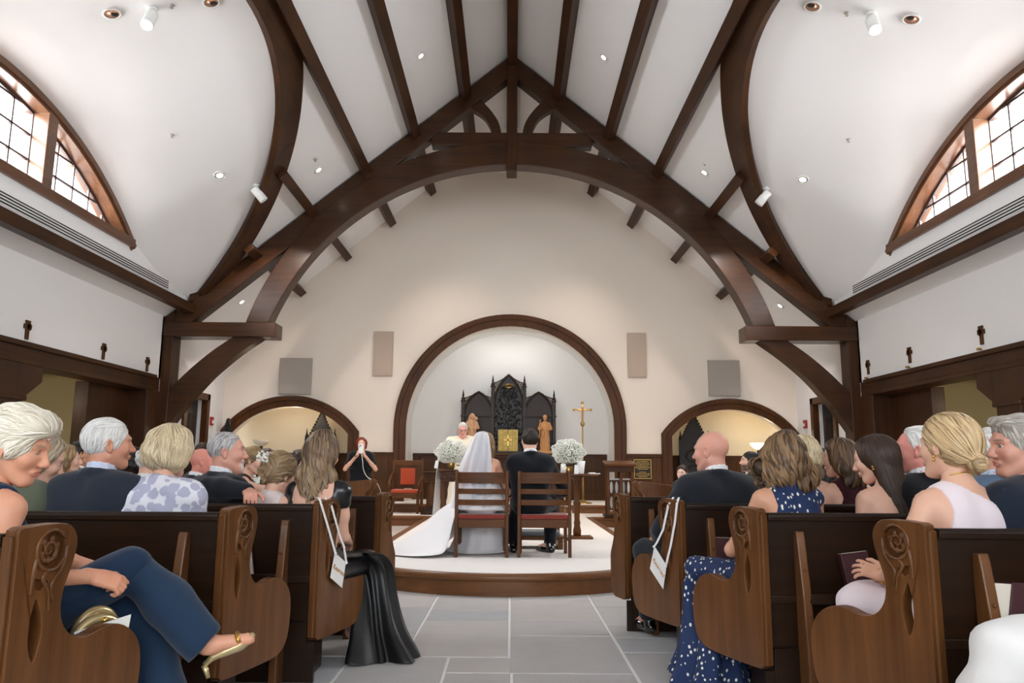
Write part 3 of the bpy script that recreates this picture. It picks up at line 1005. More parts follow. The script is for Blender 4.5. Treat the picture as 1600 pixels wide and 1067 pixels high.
def pew(sx, x, y, th, length, label, screen=False, books=(), rot=0.0):
    p = empty('pew', (x, y, 0), rot, label, 'pew', 'pews facing the altar')
    pew_end(p, sx, R(th), screen)
    B = lambda a, b: MB().box2((sx * a[0], a[1], a[2]), (sx * b[0], b[1], b[2]))
    L = length
    # raked back board with a rounded cap rail
    fn = lambda pp, q, t: (sx * t, pp, q)
    MB().prism([(0.035, 0.20), (0.045, 0.20), (0.06, 0.50), (0.03, 0.885), (0.008, 0.885), (0.035, 0.45)], fn, 0.045, L).build('back_board', M['pewX'], p)
    MB().prism([(-0.004, 0.875), (0.05, 0.875), (0.052, 0.90), (0.04, 0.912), (0.006, 0.912), (-0.006, 0.90)], fn, 0.05, L).build('cap_rail', M['pewX'], p, bev=0.004)
    B((0.05, 0.012, 0.50), (L, 0.034, 0.535)).build('back_rail', M['pewX'], p, bev=0.004)
    B((0.055, 0.01, 0.0), (L, 0.04, 0.30)).build('kick_board', M['pewX'], p, bev=0.004)
    B((0.012, 0.012, 0.0), (0.054, 0.04, 0.203)).build('kick_return', M['pewX'], p)
    if not screen:
        MB().prism([(0.06, 0.425), (0.06, 0.465), (0.30, 0.445), (0.50, 0.455), (0.525, 0.44), (0.52, 0.415), (0.30, 0.41)], fn, 0.05, L).build('seat', M['pewX'], p, bev=0.006)
        B((0.05, 0.041, 0.0), (0.09, 0.36, 0.206)).build('end_plinth', M['pewX'], p, bev=0.004)
        B((0.10, 0.33, 0.06), (L, 0.35, 0.41)).build('seat_apron', M['pewdark'], p)
    else:
        B((0.06, 0.02, 0.0), (L, 0.20, 0.09)).build('base_rail', M['pewX'], p, bev=0.004)
    # leaning brackets with the hymnal shelf between them
    xs = [0.17 + 0.95 * i for i in range(int((L - 0.2) / 0.95) + 1)]
    for bx in xs:
        MB().prism([(0.02, 0.825), (-0.02, 0.83), (-0.03, 0.80), (-0.075, 0.55), (-0.10, 0.30), (-0.11, 0.0), (0.02, 0.0)], fn, bx, bx + 0.04).build('bracket', M['pewZ'], p, bev=0.006)
        MB().ball((sx * (bx + 0.02), -0.062, 0.66), 0.007, 7, 5).build('screw_cap', M['trimY'], p, True)
    B((0.20, -0.10, 0.515), (L, 0.02, 0.53)).build('book_shelf', M['pewX'], p, bev=0.003)
    B((0.20, -0.105, 0.515), (L, -0.095, 0.56)).build('shelf_lip', M['pewX'], p, bev=0.003)
    for bx, w, h, tilt, kind, lab in books:
        W = Vector((sx * bx, -0.035, 0.532))
        W.rotate(Euler((0, 0, rot)))
        hb = empty('hymnal', (x + W.x, y + W.y, 0.532), rot, lab, 'book', 'hymnals in the pew racks')
        rm = Matrix.Rotation(R(tilt), 3, 'Y') @ Matrix.Rotation(R(-9), 3, 'X')
        t = 0.045
        if kind == 'maroon':
            MB().box(rm @ Vector((0, 0, h / 2)), (w, t, h), rm).build('cover', M['hymnal'], hb, bev=0.004)
            MB().box(rm @ Vector((0, 0, h / 2 + 0.003)), (w - 0.012, t - 0.014, h - 0.002), rm).build('page_block', M['pages'], hb)
        else:
            fp = lambda p_, q_, t_: tuple(rm @ Vector((p_, t_, q_)))
            MB().prism([(-w / 2, 0), (w / 2, 0), (w / 2, h), (-w / 2, h)], fp, 0.016, 0.024).build('rear_cover', M['hymnal'], hb, bev=0.002)
            MB().prism([(-w / 2 + 0.004, 0.002), (w / 2 - 0.004, 0.002), (w / 2 - 0.004, h - 0.006), (-w / 2 + 0.004, h - 0.006)], fp, -0.020, 0.016).build('page_block', M['pages'], hb)
            e_ = 0.58 if sx > 0 else -0.15
            MB().prism([(-w / 2 + w * 0.18, 0.0), (w / 2 + 0.002, 0.0), (w / 2 + 0.002, h), (-w / 2 + w * 0.48, h)] if sx > 0 else [(-w / 2, 0.0), (w * 0.45, 0.0), (w * 0.12, h), (-w / 2, h)], fp, -0.029, -0.020).build('front_cover', M['hymnal'], hb, bev=0.002)
    return p


PW = dict(r1=(1.50, 2.80), r2=(1.19, 3.70), r3=(1.01, 4.62), r4=(0.83, 5.55), l1=(-1.42, 2.33), l2=(-1.20, 3.44), l3=(-0.985, 4.22), l4=(-0.85, 5.35))
pew(1, *PW['r1'], 24, 3.9, 'dark wooden pew under the woman in pale pink', books=((0.27, 0.16, 0.20, 3, 'pages', 'open-edged maroon hymnal in the rack behind the woman in pale pink'),))
pew(1, *PW['r2'], 20, 4.2, 'dark wooden pew under the woman in the polka-dot dress', books=((0.46, 0.13, 0.205, -7, 'maroon', 'maroon hymnal in the rack behind the long-haired brunette'),))
pew(1, *PW['r3'], 20, 4.4, 'dark wooden pew under the bald man, with white ribbon', books=((0.27, 0.155, 0.185, 2, 'maroon', 'maroon hymnal in the rack behind the bald man'),))
pew(1, *PW['r4'], 22, 4.6, 'short-ended front pew screen before the bald man', True)
pew(-1, *PW['l1'], -14, 4.2, 'dark wooden pew under the woman in navy')
pew(-1, *PW['l2'], -14, 4.6, 'dark wooden pew under the white-haired man in navy suit', books=((0.36, 0.12, 0.185, -12, 'pages', 'pale-edged hymnal in the rack beside the navy trouser knee'),))
pew(-1, *PW['l3'], -14, 4.8, 'dark wooden pew under the woman in black satin, with white ribbon', books=((0.40, 0.13, 0.185, -12, 'pages', 'pale-edged hymnal in the rack behind the grey-bearded man'),))
pew(-1, *PW['l4'], -22, 4.6, 'short-ended front pew screen before the woman in black satin', True)
for o in bpy.data.objects:
    if o.name.split('.')[0] == 'end_panel':
        pass

# the two hanging name cards


def reserved(sx, x, y, th, corners, loop, label):
    """corners: (s, z) of front-top, back-top, back-bottom, front-bottom, in the plane of the pew end"""
    root = empty('reserved_sign', (x, y, 0), R(th), label, 'sign', 'reserved signs on pew ends')
    fn = lambda s, z, t: (-sx * t, s, z)
    sheet = MB().prism(corners, fn, 0.020, 0.0225)
    sheet.build('card', M['paper'], root)
    ft, bt, bb, fb = [Vector(c) for c in corners]
    cu = bpy.data.curves.new('lettering', 'FONT')
    cu.body = 'Reserved'
    cu.size = 0.040
    cu.shear = 0.35
    cu.extrude = 0.0006
    cu.align_x = 'CENTER'
    cu.align_y = 'CENTER'
    cu.materials.append(M['gold_ink'])
    t0 = bpy.data.objects.new('lettering_curve', cu)
    COL.objects.link(t0)
    me = bpy.data.meshes.new_from_object(t0.evaluated_get(bpy.context.evaluated_depsgraph_get()))
    bpy.data.objects.remove(t0)
    t = bpy.data.objects.new('lettering', me)
    COL.objects.link(t)
    t.parent = root
    # reading direction runs from the picture's left to right
    a, b = (ft, bt) if sx > 0 else (bt, ft)
    u = (b - a).normalized()
    cen = (ft + bt + bb + fb) / 4
    dn = ((fb + bb) / 2 - (ft + bt) / 2).normalized()
    X = Vector((0, u.x, u.y))
    N = Vector((-sx, 0, 0))
    Y = N.cross(X)
    t.matrix_local = Matrix.Translation(Vector(fn(cen.x, cen.y, 0.0232))) @ Matrix((X, Y, N)).transposed().to_4x4()
    # ribbon over the pew
    for s, pts in enumerate(loop):
        W = 0.011
        vs = []
        for (ss, zz, t_) in pts:
            for d in (-W, W):
                for e in (0.0, 0.0015):
                    vs.append((-sx * (t_ + e), ss + d, zz))
        n = len(pts)
        fs = []
        for i in range(n - 1):
            a0, b0 = i * 4, (i + 1) * 4
            fs += [(a0, a0 + 2, b0 + 2, b0), (a0 + 1, b0 + 1, b0 + 3, a0 + 3), (a0, b0, b0 + 1, a0 + 1), (a0 + 2, a0 + 3, b0 + 3, b0 + 2)]
        mk('ribbon', vs, fs, M['ribbon'], root)
    for c in (ft, bt):
        MB().ball(fn(c.x, c.y - 0.004, 0.026), 0.010, 8, 6, (0.5, 1.3, 0.8)).build('knot', M['ribbon'], root, True)


M['gold_ink'] = plain('gold_ink', (198, 138, 52), 0.4, metal=0.3)
reserved(1, *PW['r3'], 20, [(0.235, 0.645), (0.10, 0.545), (0.145, 0.405), (0.295, 0.505)],
         [[(0.10, 0.55, 0.024), (0.06, 0.66, 0.015), (0.02, 0.80, 0.006), (0.0, 0.915, 0.0), (0.01, 0.945, -0.02), (0.04, 0.945, -0.05)],
          [(0.235, 0.64, 0.024), (0.205, 0.67, 0.02), (0.15, 0.75, 0.008), (0.09, 0.90, 0.004), (0.06, 0.945, -0.015), (0.04, 0.945, -0.05)]], 'white Reserved card hung by ribbon on the bald man\'s pew end')
reserved(-1, *PW['l3'], -14, [(0.27, 0.58), (0.13, 0.645), (0.09, 0.52), (0.235, 0.445)],
         [[(0.13, 0.645, 0.024), (0.06, 0.78, 0.012), (-0.01, 0.905, 0.002), (0.0, 0.945, -0.02), (0.03, 0.947, -0.06)],
          [(0.27, 0.58, 0.024), (0.235, 0.67, 0.022), (0.20, 0.74, 0.008), (0.10, 0.90, 0.003), (0.06, 0.947, -0.02), (0.03, 0.947, -0.06)]], 'white Reserved card hung by ribbon on the black satin woman\'s pew end')

# ------------------------------------------------------------------ chancel furniture
Z1, Z2 = PH + 0.006, PH2 + 0.006


def ladder_chair(x, y, label):
    c = empty('ladder_back_chair', (x, y, Z1), 0, label, 'chair', 'chairs for the couple')
    w, d = 0.53, 0.44
    for sx in (-1, 1):
        MB().prism([(0.0, 0), (0.035, 0), (0.05, 0.42), (0.035, 0.885), (0.005, 0.885), (0.015, 0.42)], lambda p, q, t: (t, p, q), sx * w / 2 - 0.018, sx * w / 2 + 0.018).build('rear_leg', M['chairZ'], c, bev=0.006)
        MB().box2((sx * (w / 2 - 0.018) - 0.018, d - 0.04, 0), (sx * (w / 2 - 0.018) + 0.018, d, 0.40)).build('front_leg', M['chairZ'], c, bev=0.005)
        MB().box2((sx * (w / 2 - 0.01) - 0.012, 0.03, 0.33), (sx * (w / 2 - 0.01) + 0.012, d - 0.02, 0.39)).build('side_rail', M['chair'], c, bev=0.004)
        MB().box2((sx * (w / 2 - 0.01) - 0.008, 0.03, 0.16), (sx * (w / 2 - 0.01) + 0.008, d - 0.02, 0.185)).build('stretcher', M['chair'], c, bev=0.003)
    for z0, z1 in ((0.755, 0.87), (0.645, 0.70), (0.53, 0.588)):
        a = [(-w / 2 + 0.01 + (w - 0.02) * i / 12, 0.022 + 0.035 * (1 - ((i - 6) / 6) ** 2) * -1 + 0.0) for i in range(13)]
        b = [(p[0], p[1] + 0.016) for p in a]
        MB().band(a, b, XY, z0, z1).build('back_slat', M['chair'], c, bev=0.004)
    MB().box2((-w / 2 + 0.02, 0.018, 0.30), (w / 2 - 0.02, 0.045, 0.385)).build('rear_apron', M['chair'], c, bev=0.004)
    MB().box2((-w / 2 + 0.02, d - 0.03, 0.31), (w / 2 - 0.02, d - 0.01, 0.385)).build('front_apron', M['chair'], c, bev=0.004)
    MB().box2((-w / 2 + 0.012, 0.02, 0.385), (w / 2 - 0.012, d + 0.01, 0.435)).build('seat_cushion', M['redcush'], c, bev=0.018)
    return c


ladder_chair(-0.275, 8.20, 'wooden ladder-back chair with red seat under the bride')
ladder_chair(0.382, 8.22, 'wooden ladder-back chair with red seat under the groom')

# low kneeler in front of the pair
k = empty('kneeler', (0.10, 9.25, Z1), 0, 'low wooden kneeler with grey pad before the couple', 'kneeler')
for sx in (-1, 1):
    MB().box2((sx * 0.50 - 0.03, -0.22, 0), (sx * 0.50 + 0.03, 0.55, 0.10)).build('foot', M['chair'], k, bev=0.006)
    MB().box2((sx * 0.50 - 0.025, 0.30, 0.1), (sx * 0.50 + 0.025, 0.38, 0.78)).build('upright', M['chairZ'], k, bev=0.006)
MB().box2((-0.53, -0.2, 0.10), (0.53, 0.16, 0.14)).build('step_board', M['chair'], k, bev=0.005)
MB().box2((-0.50, -0.19, 0.14), (0.50, 0.14, 0.20)).build('pad', M['grey'], k, bev=0.02)
MB().box2((-0.56, 0.22, 0.78), (0.56, 0.46, 0.81)).build('arm_board', M['chair'], k, bev=0.006)
MB().box2((-0.50, 0.33, 0.30), (0.50, 0.36, 0.36)).build('cross_rail', M['chair'], k, bev=0.004)


def bouquet(name, loc, rx, rz, n, seed, label):
    """cloud of baby's breath: stems with tiny florets, joined as one uncountable mass"""
    r = random.Random(seed)
    root = empty(name, loc, 0, label, 'flowers', "baby's breath arrangements")
    mb, ms = MB(), MB()
    oct_f = [(0, 2, 4), (2, 1, 4), (1, 3, 4), (3, 0, 4), (2, 0, 5), (1, 2, 5), (3, 1, 5), (0, 3, 5)]
    for i in range(n):
        while True:
            p = Vector((r.uniform(-1, 1), r.uniform(-1, 1), r.uniform(-1, 1)))
            if 0.25 < p.length < 1:
                break
        p = p.normalized() * (p.length ** 0.35) * (0.93 + 0.09 * math.sin(9 * p.x + 3) * math.sin(8 * p.z + seed))
        if p.z < -0.75:
            p.z *= 0.8
        c = Vector((p.x * rx, p.y * rx * 0.9, p.z * rz))
        s = r.uniform(0.0055, 0.010)
        mb.add([c + Vector(v) * s for v in ((1, 0, 0), (-1, 0, 0), (0, 1, 0), (0, -1, 0), (0, 0, 1), (0, 0, -1))], oct_f)
        if i % 12 == 0:
            ms.tube([(0, 0, -rz * 0.9), (c.x * 0.5, c.y * 0.5, c.z * 0.5 - rz * 0.12), tuple(c)], 0.0016, 3, False)
    f = mb.build('florets', M['bloom'], root)
    f['kind'] = 'stuff'
    s = ms.build('stems', M['leaf'], root)
    s['kind'] = 'stuff'
    return root


# stand with the left flowers, lectern-like table
t = empty('flower_stand', (-0.66, 10.8, Z1), 0, 'carved wooden stand carrying the left white flowers', 'stand')
MB().box2((-0.30, -0.2, 0.86), (0.30, 0.2, 0.885)).build('top', M['chair'], t, bev=0.006)
MB().box2((-0.27, -0.17, 0.72), (0.27, 0.17, 0.86)).build('carved_frieze', M['trimX'], t, bev=0.006)
for sx in (-1, 1):
    for yy in (-0.14, 0.14):
        MB().box2((sx * 0.24 - 0.025, yy - 0.025, 0), (sx * 0.24 + 0.025, yy + 0.025, 0.72)).build('leg', M['chairZ'], t, bev=0.005)
MB().box2((-0.25, -0.14, 0.12), (0.25, -0.11, 0.17)).build('stretcher', M['chair'], t, bev=0.004)
mb = MB()
for i in range(5):
    a = -0.22 + 0.11 * i
    mb.tube([(a + 0.035 * math.cos(u), -0.172, 0.79 + 0.035 * math.sin(u)) for u in np.linspace(0, 6.28, 13)], 0.006, 5)
mb.build('carving', M['chair'], t, True)
o = MB().tube([(-0.60, 10.55, Z1 + 0.02), (-0.60, 10.55, 1.11)], 0.014, 10).lathe([(0.12, 0), (0.12, 0.015), (0.05, 0.03), (0.014, 0.06)], (-0.60, 10.55, Z1), 18).lathe([(0.02, 0), (0.11, 0.012), (0.12, 0.02), (0.11, 0.03), (0.02, 0.03)], (-0.60, 10.55, 1.11), 18).build('candle_stand', M['brass'], None, True)
tag(o, 'thin brass stand in front of the left flower stand', 'stand')
# runner hanging from the left stand
rows = [[(-1.02 + 0.10 * math.sin(j * 0.7) * 0, 10.62, 0.86)] for j in range(1)]
vs, fs = [], []
ns, nt_ = 14, 12
for i in range(nt_):
    z = 1.075 - (1.075 - 0.30) * max(0, i - 1) / (nt_ - 2)
    for j in range(ns):
        u = j / (ns - 1)
        wv = 0.010 * math.sin(u * 15) * (i / nt_)
        x = -0.975 + (0.03 + 0.07 * i / nt_) * (u - 0.5) - 0.03 * i / nt_ + (0.04 if i == 0 else 0)
        vs.append((x, 10.80 + 0.20 * (u - 0.5) + wv, z + (0.004 if i == 0 else 0)))
fs = [(i * ns + j, i * ns + j + 1, (i + 1) * ns + j + 1, (i + 1) * ns + j) for i in range(nt_ - 1) for j in range(ns - 1)]
o = mk('cloth_runner', vs, fs, M['cloth'], None, True)
sm = o.modifiers.new('s', 'SOLIDIFY')
sm.thickness = 0.004
tag(o, 'white cloth hanging down the side of the left flower stand', 'cloth')
bouquet('flower_arrangement', (-0.80, 10.75, 1.30), 0.245, 0.185, 3000, 1, "round white baby's breath on the stand left of the bride")
for px in (-0.86, -0.98):
    pass
o = MB().lathe([(0.035, 0), (0.05, 0.02), (0.055, 0.12), (0.05, 0.125), (0.03, 0.02)], (-0.80, 10.75, 1.072), 14).build('flower_bowl', M['brass'], None, True)
tag(o, "low brass bowl under the left baby's breath", 'bowl')
o = mk('paper_bow', [(-1.02, 10.6, 1.09), (-0.97, 10.6, 1.08), (-0.96, 10.6, 1.2), (-1.0, 10.61, 1.19), (-1.02, 10.63, 1.09), (-0.97, 10.63, 1.08), (-0.96, 10.63, 1.2), (-1.0, 10.64, 1.19)], [(0, 1, 2, 3), (7, 6, 5, 4), (0, 4, 5, 1), (1, 5, 6, 2), (2, 6, 7, 3), (3, 7, 4, 0)], M['ribbon'])
tag(o, 'white bow tucked under the left flowers', 'bow')

# pedestal table on the right
t = empty('pedestal_table', (0.86, 10.45, Z1), 0, 'small round-post wooden table right of the groom', 'table')
MB().box2((-0.30, -0.22, 0.815), (0.32, 0.22, 0.84)).build('top', M['chair'], t, bev=0.008)
MB().lathe([(0.05, 0.02), (0.055, 0.10), (0.04, 0.16), (0.045, 0.2), (0.036, 0.24), (0.040, 0.42), (0.052, 0.44), (0.05, 0.47), (0.036, 0.49), (0.032, 0.70), (0.05, 0.72), (0.035, 0.75), (0.09, 0.80), (0.10, 0.815)], (0.05, 0, 0), 16).build('turned_post', M['chairZ'], t, True)
MB().box2((-0.15, -0.16, 0.0), (0.25, 0.16, 0.03)).build('base', M['chair'], t, bev=0.01)
zt = Z1 + 0.84
bouquet('flower_arrangement', (0.80, 10.45, zt + 0.285), 0.245, 0.19, 3000, 5, "round white baby's breath on the table right of the groom")
o = MB().lathe([(0.05, 0), (0.058, 0.01), (0.06, 0.09), (0.05, 0.10)], (0.80, 10.45, zt), 16).build('flower_bowl', M['brass'], None, True)
tag(o, "low brass bowl under the right baby's breath", 'bowl')
o = MB().lathe([(0.036, 0.0), (0.04, 0.02), (0.046, 0.09), (0.058, 0.17), (0.053, 0.17), (0.03, 0.02)], (0.955, 10.30, zt), 16).build('white_cup', M['ribbon'], None, True)
tag(o, 'white paper cup on the table right of the groom', 'cup')
o = MB().lathe([(0.035, 0), (0.035, 0.13), (0.006, 0.132), (0.004, 0.15)], (0.72, 10.30, zt), 14).build('pillar_candle', M['cloth'], None, True)
tag(o, 'short white pillar candle under the right flowers', 'candle')
o = MB().box((1.13, 10.32, zt + 0.006), (0.14, 0.10, 0.012), Matrix.Rotation(0.2, 3, 'Z')).box((1.10, 10.34, zt + 0.016), (0.08, 0.07, 0.008), Matrix.Rotation(-0.4, 3, 'Z')).build('folded_napkin', M['cloth'], None, bev=0.003)
tag(o, 'folded white napkin on the right edge of the pedestal table', 'napkin')
o = mk('order_card', [(0.86, 10.27, zt), (0.92, 10.26, zt), (0.93, 10.28, zt + 0.12), (0.87, 10.29, zt + 0.12), (0.86, 10.274, zt), (0.92, 10.264, zt), (0.93, 10.284, zt + 0.12), (0.87, 10.294, zt + 0.12)], [(0, 1, 2, 3), (7, 6, 5, 4), (0, 4, 5, 1), (1, 5, 6, 2), (2, 6, 7, 3), (3, 7, 4, 0)], M['paper'])
tag(o, 'small white card standing beside the paper cup', 'card')
# brass stand with loops of cream cord
st = empty('cord_stand', (0.62, 10.0, Z1), 0, 'gilt stand with cream cord loops beside the groom\'s chair', 'stand')
MB().tube([(0, 0, 0.02), (0, 0, 0.80)], 0.012, 8).lathe([(0.10, 0), (0.10, 0.012), (0.02, 0.03)], (0, 0, 0), 16).build('post', M['brass'], st, True)
MB().tube([(0.10, 0, 0.05), (0.10, 0, 0.80)], 0.010, 8).build('second_post', M['brass'], st, True)
mb = MB()
for a in (0.0, 0.5, 1.0):
    mb.tube(spline([(0.03, -0.02, 0.50 - a * 0.05), (0.14 + 0.02 * a, -0.03, 0.42), (0.19, -0.03, 0.25), (0.13 + 0.03 * a, -0.02, 0.06), (0.05, -0.02, 0.10)], 6), 0.007, 6)
mb.build('cord', M['cloth'], st, True)

# processional crucifix
cr = empty('processional_cross', (1.56, 16.6, Z2), 0, 'tall brass processional crucifix on a round base', 'crucifix')
MB().lathe([(0.19, 0), (0.19, 0.012), (0.15, 0.03), (0.06, 0.05), (0.03, 0.09)], (0, 0, 0), 22).build('base', M['brass'], cr, True)
MB().tube([(0, 0, 0.05), (0, 0, 1.72)], 0.017, 10).lathe([(0.018, 1.62), (0.045, 1.66), (0.05, 1.69), (0.03, 1.73), (0.016, 1.76)], (0, 0, 0), 12).build('pole', M['brass'], cr, True)
mb = MB().box2((-0.022, -0.015, 1.74), (0.022, 0.015, 2.12)).box2((-0.17, -0.015, 1.965), (0.17, 0.015, 2.005))
for c in ((-0.18, 1.985), (0.18, 1.985), (0, 2.135)):
    mb.ball((c[0], 0, c[1]), 0.032, 10, 7)
mb.build('cross', M['brass'], cr, bev=0.004)
mb = MB().tube([(0, -0.03, 1.76), (0, -0.035, 1.86), (0, -0.03, 1.95), (0, -0.04, 1.99)], [0.014, 0.022, 0.028, 0.018], 8).tube([(-0.15, -0.02, 2.0), (-0.06, -0.03, 1.965), (0, -0.03, 1.95), (0.06, -0.03, 1.965), (0.15, -0.02, 2.0)], 0.010, 6).ball((0.0, -0.045, 2.015), 0.026, 9, 7)
mb.build('corpus', M['statue'], cr, True)

# presider's chair
ch = empty('presider_chair', (-2.08, 15.45, Z1), 0, 'carved high-back armchair with orange-red cushions', 'chair')
w, d = 0.60, 0.55
for sx in (-1, 1):
    MB().box2((sx * 0.29 - 0.03, d - 0.06, 0), (sx * 0.29 + 0.03, d, 1.03)).build('rear_post', M['chairZ'], ch, bev=0.008)
    MB().box2((sx * 0.27 - 0.028, 0, 0), (sx * 0.27 + 0.028, 0.06, 0.40)).build('front_leg', M['chairZ'], ch, bev=0.006)
    MB().tube(spline([(sx * 0.29, 0.50, 0.80), (sx * 0.31, 0.40, 0.74), (sx * 0.315, 0.25, 0.68), (sx * 0.31, 0.10, 0.64), (sx * 0.30, 0.0, 0.60), (sx * 0.295, -0.02, 0.55), (sx * 0.29, 0.03, 0.53)], 5), 0.024, 8).tube([(sx * 0.28, 0.04, 0.40), (sx * 0.295, 0.02, 0.48), (sx * 0.30, 0.03, 0.60)], 0.02, 8).build('arm', M['chairZ'], ch, True)
    MB().tube([(sx * 0.29 + 0.03 * math.cos(u), d - 0.03, 1.03 + 0.035 * math.sin(u)) for u in np.linspace(-0.5, 5.2, 14)], 0.012, 6).build('finial', M['chairZ'], ch, True)
    MB().box2((sx * 0.27 - 0.015, 0.05, 0.30), (sx * 0.27 + 0.015, d - 0.05, 0.39)).build('seat_rail', M['chair'], ch, bev=0.004)
MB().box2((-0.30, d - 0.05, 0.93), (0.30, d - 0.005, 1.04)).build('crest_rail', M['chair'], ch, bev=0.012)
MB().box2((-0.27, d - 0.045, 0.48), (0.27, d - 0.02, 0.94)).build('back_panel', M['wains'], ch)
MB().box2((-0.15, d - 0.085, 0.55), (0.15, d - 0.04, 0.88)).build('back_cushion', M['orange'], ch, bev=0.015)
MB().box2((-0.27, 0.0, 0.30), (0.27, 0.04, 0.39)).build('front_rail', M['chair'], ch, bev=0.005)
MB().box2((-0.27, 0.01, 0.39), (0.27, d - 0.06, 0.465)).build('seat_cushion', M['orange'], ch, bev=0.025)

# octagonal pedestal
pd = empty('pedestal', (-1.53, 15.3, Z1), 0, 'dark octagonal wooden pedestal with carved capital', 'pedestal')
rt = Matrix.Rotation(R(22.5), 3, 'Z')
MB().lathe([(0.21, 0), (0.21, 0.05), (0.17, 0.07), (0.17, 0.13), (0.11, 0.16)], (0, 0, 0), 8, rt).build('base', M['gothic'], pd, bev=0.006)
MB().lathe([(0.10, 0.15), (0.085, 0.64)], (0, 0, 0), 8, rt).build('shaft', M['wains'], pd, bev=0.004)
MB().box2((-0.15, -0.15, 0.66), (0.15, 0.15, 0.80)).box2((-0.20, -0.18, 0.80), (0.20, 0.18, 0.83)).box2((-0.13, -0.13, 0.62), (0.13, 0.13, 0.66)).build('capital', M['wains'], pd, bev=0.008)
mb = MB()
for sx in (-1, 1):
    mb.tube([(sx * 0.06 + 0.05 * math.cos(u), -0.155, 0.73 + 0.05 * math.sin(u)) for u in np.linspace(0, 6.28, 13)], 0.009, 6)
mb.box((0, -0.155, 0.73), (0.3, 0.012, 0.012))
mb.build('tracery', M['trimX'], pd, True)

# ambo with pierced gothic panels
am = empty('ambo', (2.10, 14.95, Z1), 0, 'open wooden lectern with white pierced panels by the plaque', 'lectern')
MB().box((0, -0.02, 1.0), (0.60, 0.48, 0.05), Matrix.Rotation(R(8), 3, 'X')).build('desk', M['chair'], am, bev=0.01)
MB().box2((-0.27, -0.18, 0.84), (0.27, 0.16, 0.96)).build('frieze', M['trimX'], am, bev=0.01)
for x in (-0.23, 0.02, 0.23):
    for yy in (-0.15, 0.13):
        MB().box2((x - 0.025, yy - 0.025, 0.05), (x + 0.025, yy + 0.025, 0.84)).build('post', M['chairZ'], am, bev=0.006)
MB().box2((-0.30, -0.22, 0.0), (0.30, 0.2, 0.05)).build('base', M['gothic'], am, bev=0.01)
MB().box2((-0.21, 0.02, 0.10), (0.21, 0.03, 0.72)).build('white_backing', M['white'], am)
mb = MB()
for cx, hw in ((-0.105, 0.105), (0.125, 0.09)):
    for z0 in (0.14, 0.42):
        hl = []
        for sx in (-1, 1):
            L_ = [(cx + sx * hw * 0.48 + hw * 0.30 * math.sin(u) * (1 if True else 1), z0 + 0.13 - 0.115 * math.cos(u)) for u in np.linspace(0, 2 * math.pi, 14, endpoint=False)]
            hl.append(L_)
        pnl = sheet_holes('pierced_panel', [(cx - hw, z0 - 0.01), (cx + hw, z0 - 0.01), (cx + hw, z0 + 0.27), (cx - hw, z0 + 0.27)], hl, XZ, M['trim'], am, (-0.06, -0.04))

# wall plaque
pq = empty('bronze_plaque', (2.92, YB - 0.045, 1.08), 0, 'dark bronze plaque with gilt border right of the lectern', 'plaque')
MB().box2((-0.185, -0.006, -0.21), (0.185, 0.016, 0.21)).build('plate', M['plaque'], pq)
mb = MB()
for a, b in (((-0.19, -0.21), (0.19, -0.198)), ((-0.19, 0.198), (0.19, 0.21)), ((-0.19, -0.21), (-0.178, 0.21)), ((0.178, -0.21), (0.19, 0.21))):
    mb.box2((a[0], -0.014, a[1]), (b[0], 0.0, b[1]))
mb.build('border', M['gold'], pq)
mb = MB()
rq = random.Random(4)
for i, wd in enumerate((0.26, 0.30, 0.31, 0.27, 0.32, 0.22, 0, 0.16, 0.30, 0.28, 0.20)):
    z = 0.165 - 0.033 * i
    x = -wd / 2
    while x < wd / 2 - 0.005:
        l = min(rq.uniform(0.015, 0.05), wd / 2 - x)
        for q in np.arange(x, x + l, 0.009):
            mb.box2((q, -0.009, z - 0.006), (q + 0.006, -0.005, z + rq.uniform(0.004, 0.008)))
        x += l + 0.010
lt = mb.build('raised_lettering', M['gold'], pq)
lt['kind'] = 'stuff'

# speakers and acoustic panels on the chancel wall
for nm, cx, cz, w, h, lab in (('wall_speaker', -4.82, 3.08, 0.73, 0.82, 'square grey speaker grille over the left arch'), ('wall_speaker', 4.79, 3.10, 0.71, 0.81, 'square grey speaker grille over the right arch'),
                              ('acoustic_panel', -2.87, 3.60, 0.44, 1.02, 'tall beige panel left of the centre arch'), ('acoustic_panel', 2.84, 3.61, 0.42, 1.02, 'tall beige panel right of the centre arch')):
    s = empty(nm, (cx, YB - 0.03, cz), 0, lab, 'speaker' if 'spe' in nm else 'panel', 'wall panels of the chancel')
    m_ = M['speaker'] if 'spe' in nm else M['panel']
    MB().box2((-w / 2, -0.02, -h / 2), (w / 2, 0.03, h / 2)).build('frame', m_, s, bev=0.006)
    MB().box2((-w / 2 + 0.02, -0.026, -h / 2 + 0.02), (w / 2 - 0.02, -0.018, h / 2 - 0.02)).build('grille', m_, s, bev=0.004)
for sx, yy, zz in ((-1, 16.5, 2.03), (1, 16.65, 2.06)):
    a = empty('fire_alarm', (sx * (XW - 0.02), yy, zz), 0, 'red fire alarm box on the %s chancel side wall' % ('left' if sx < 0 else 'right'), 'alarm')
    MB().box2((-0.03, -0.07, -0.09), (0.02, 0.07, 0.09)).build('box', M['alarm'], a, bev=0.01)
    MB().box2((-0.04 if sx > 0 else 0.02, -0.035, -0.05), (-0.028 if sx > 0 else 0.03, 0.035, 0.02)).build('strobe', M['white'], a, bev=0.005)

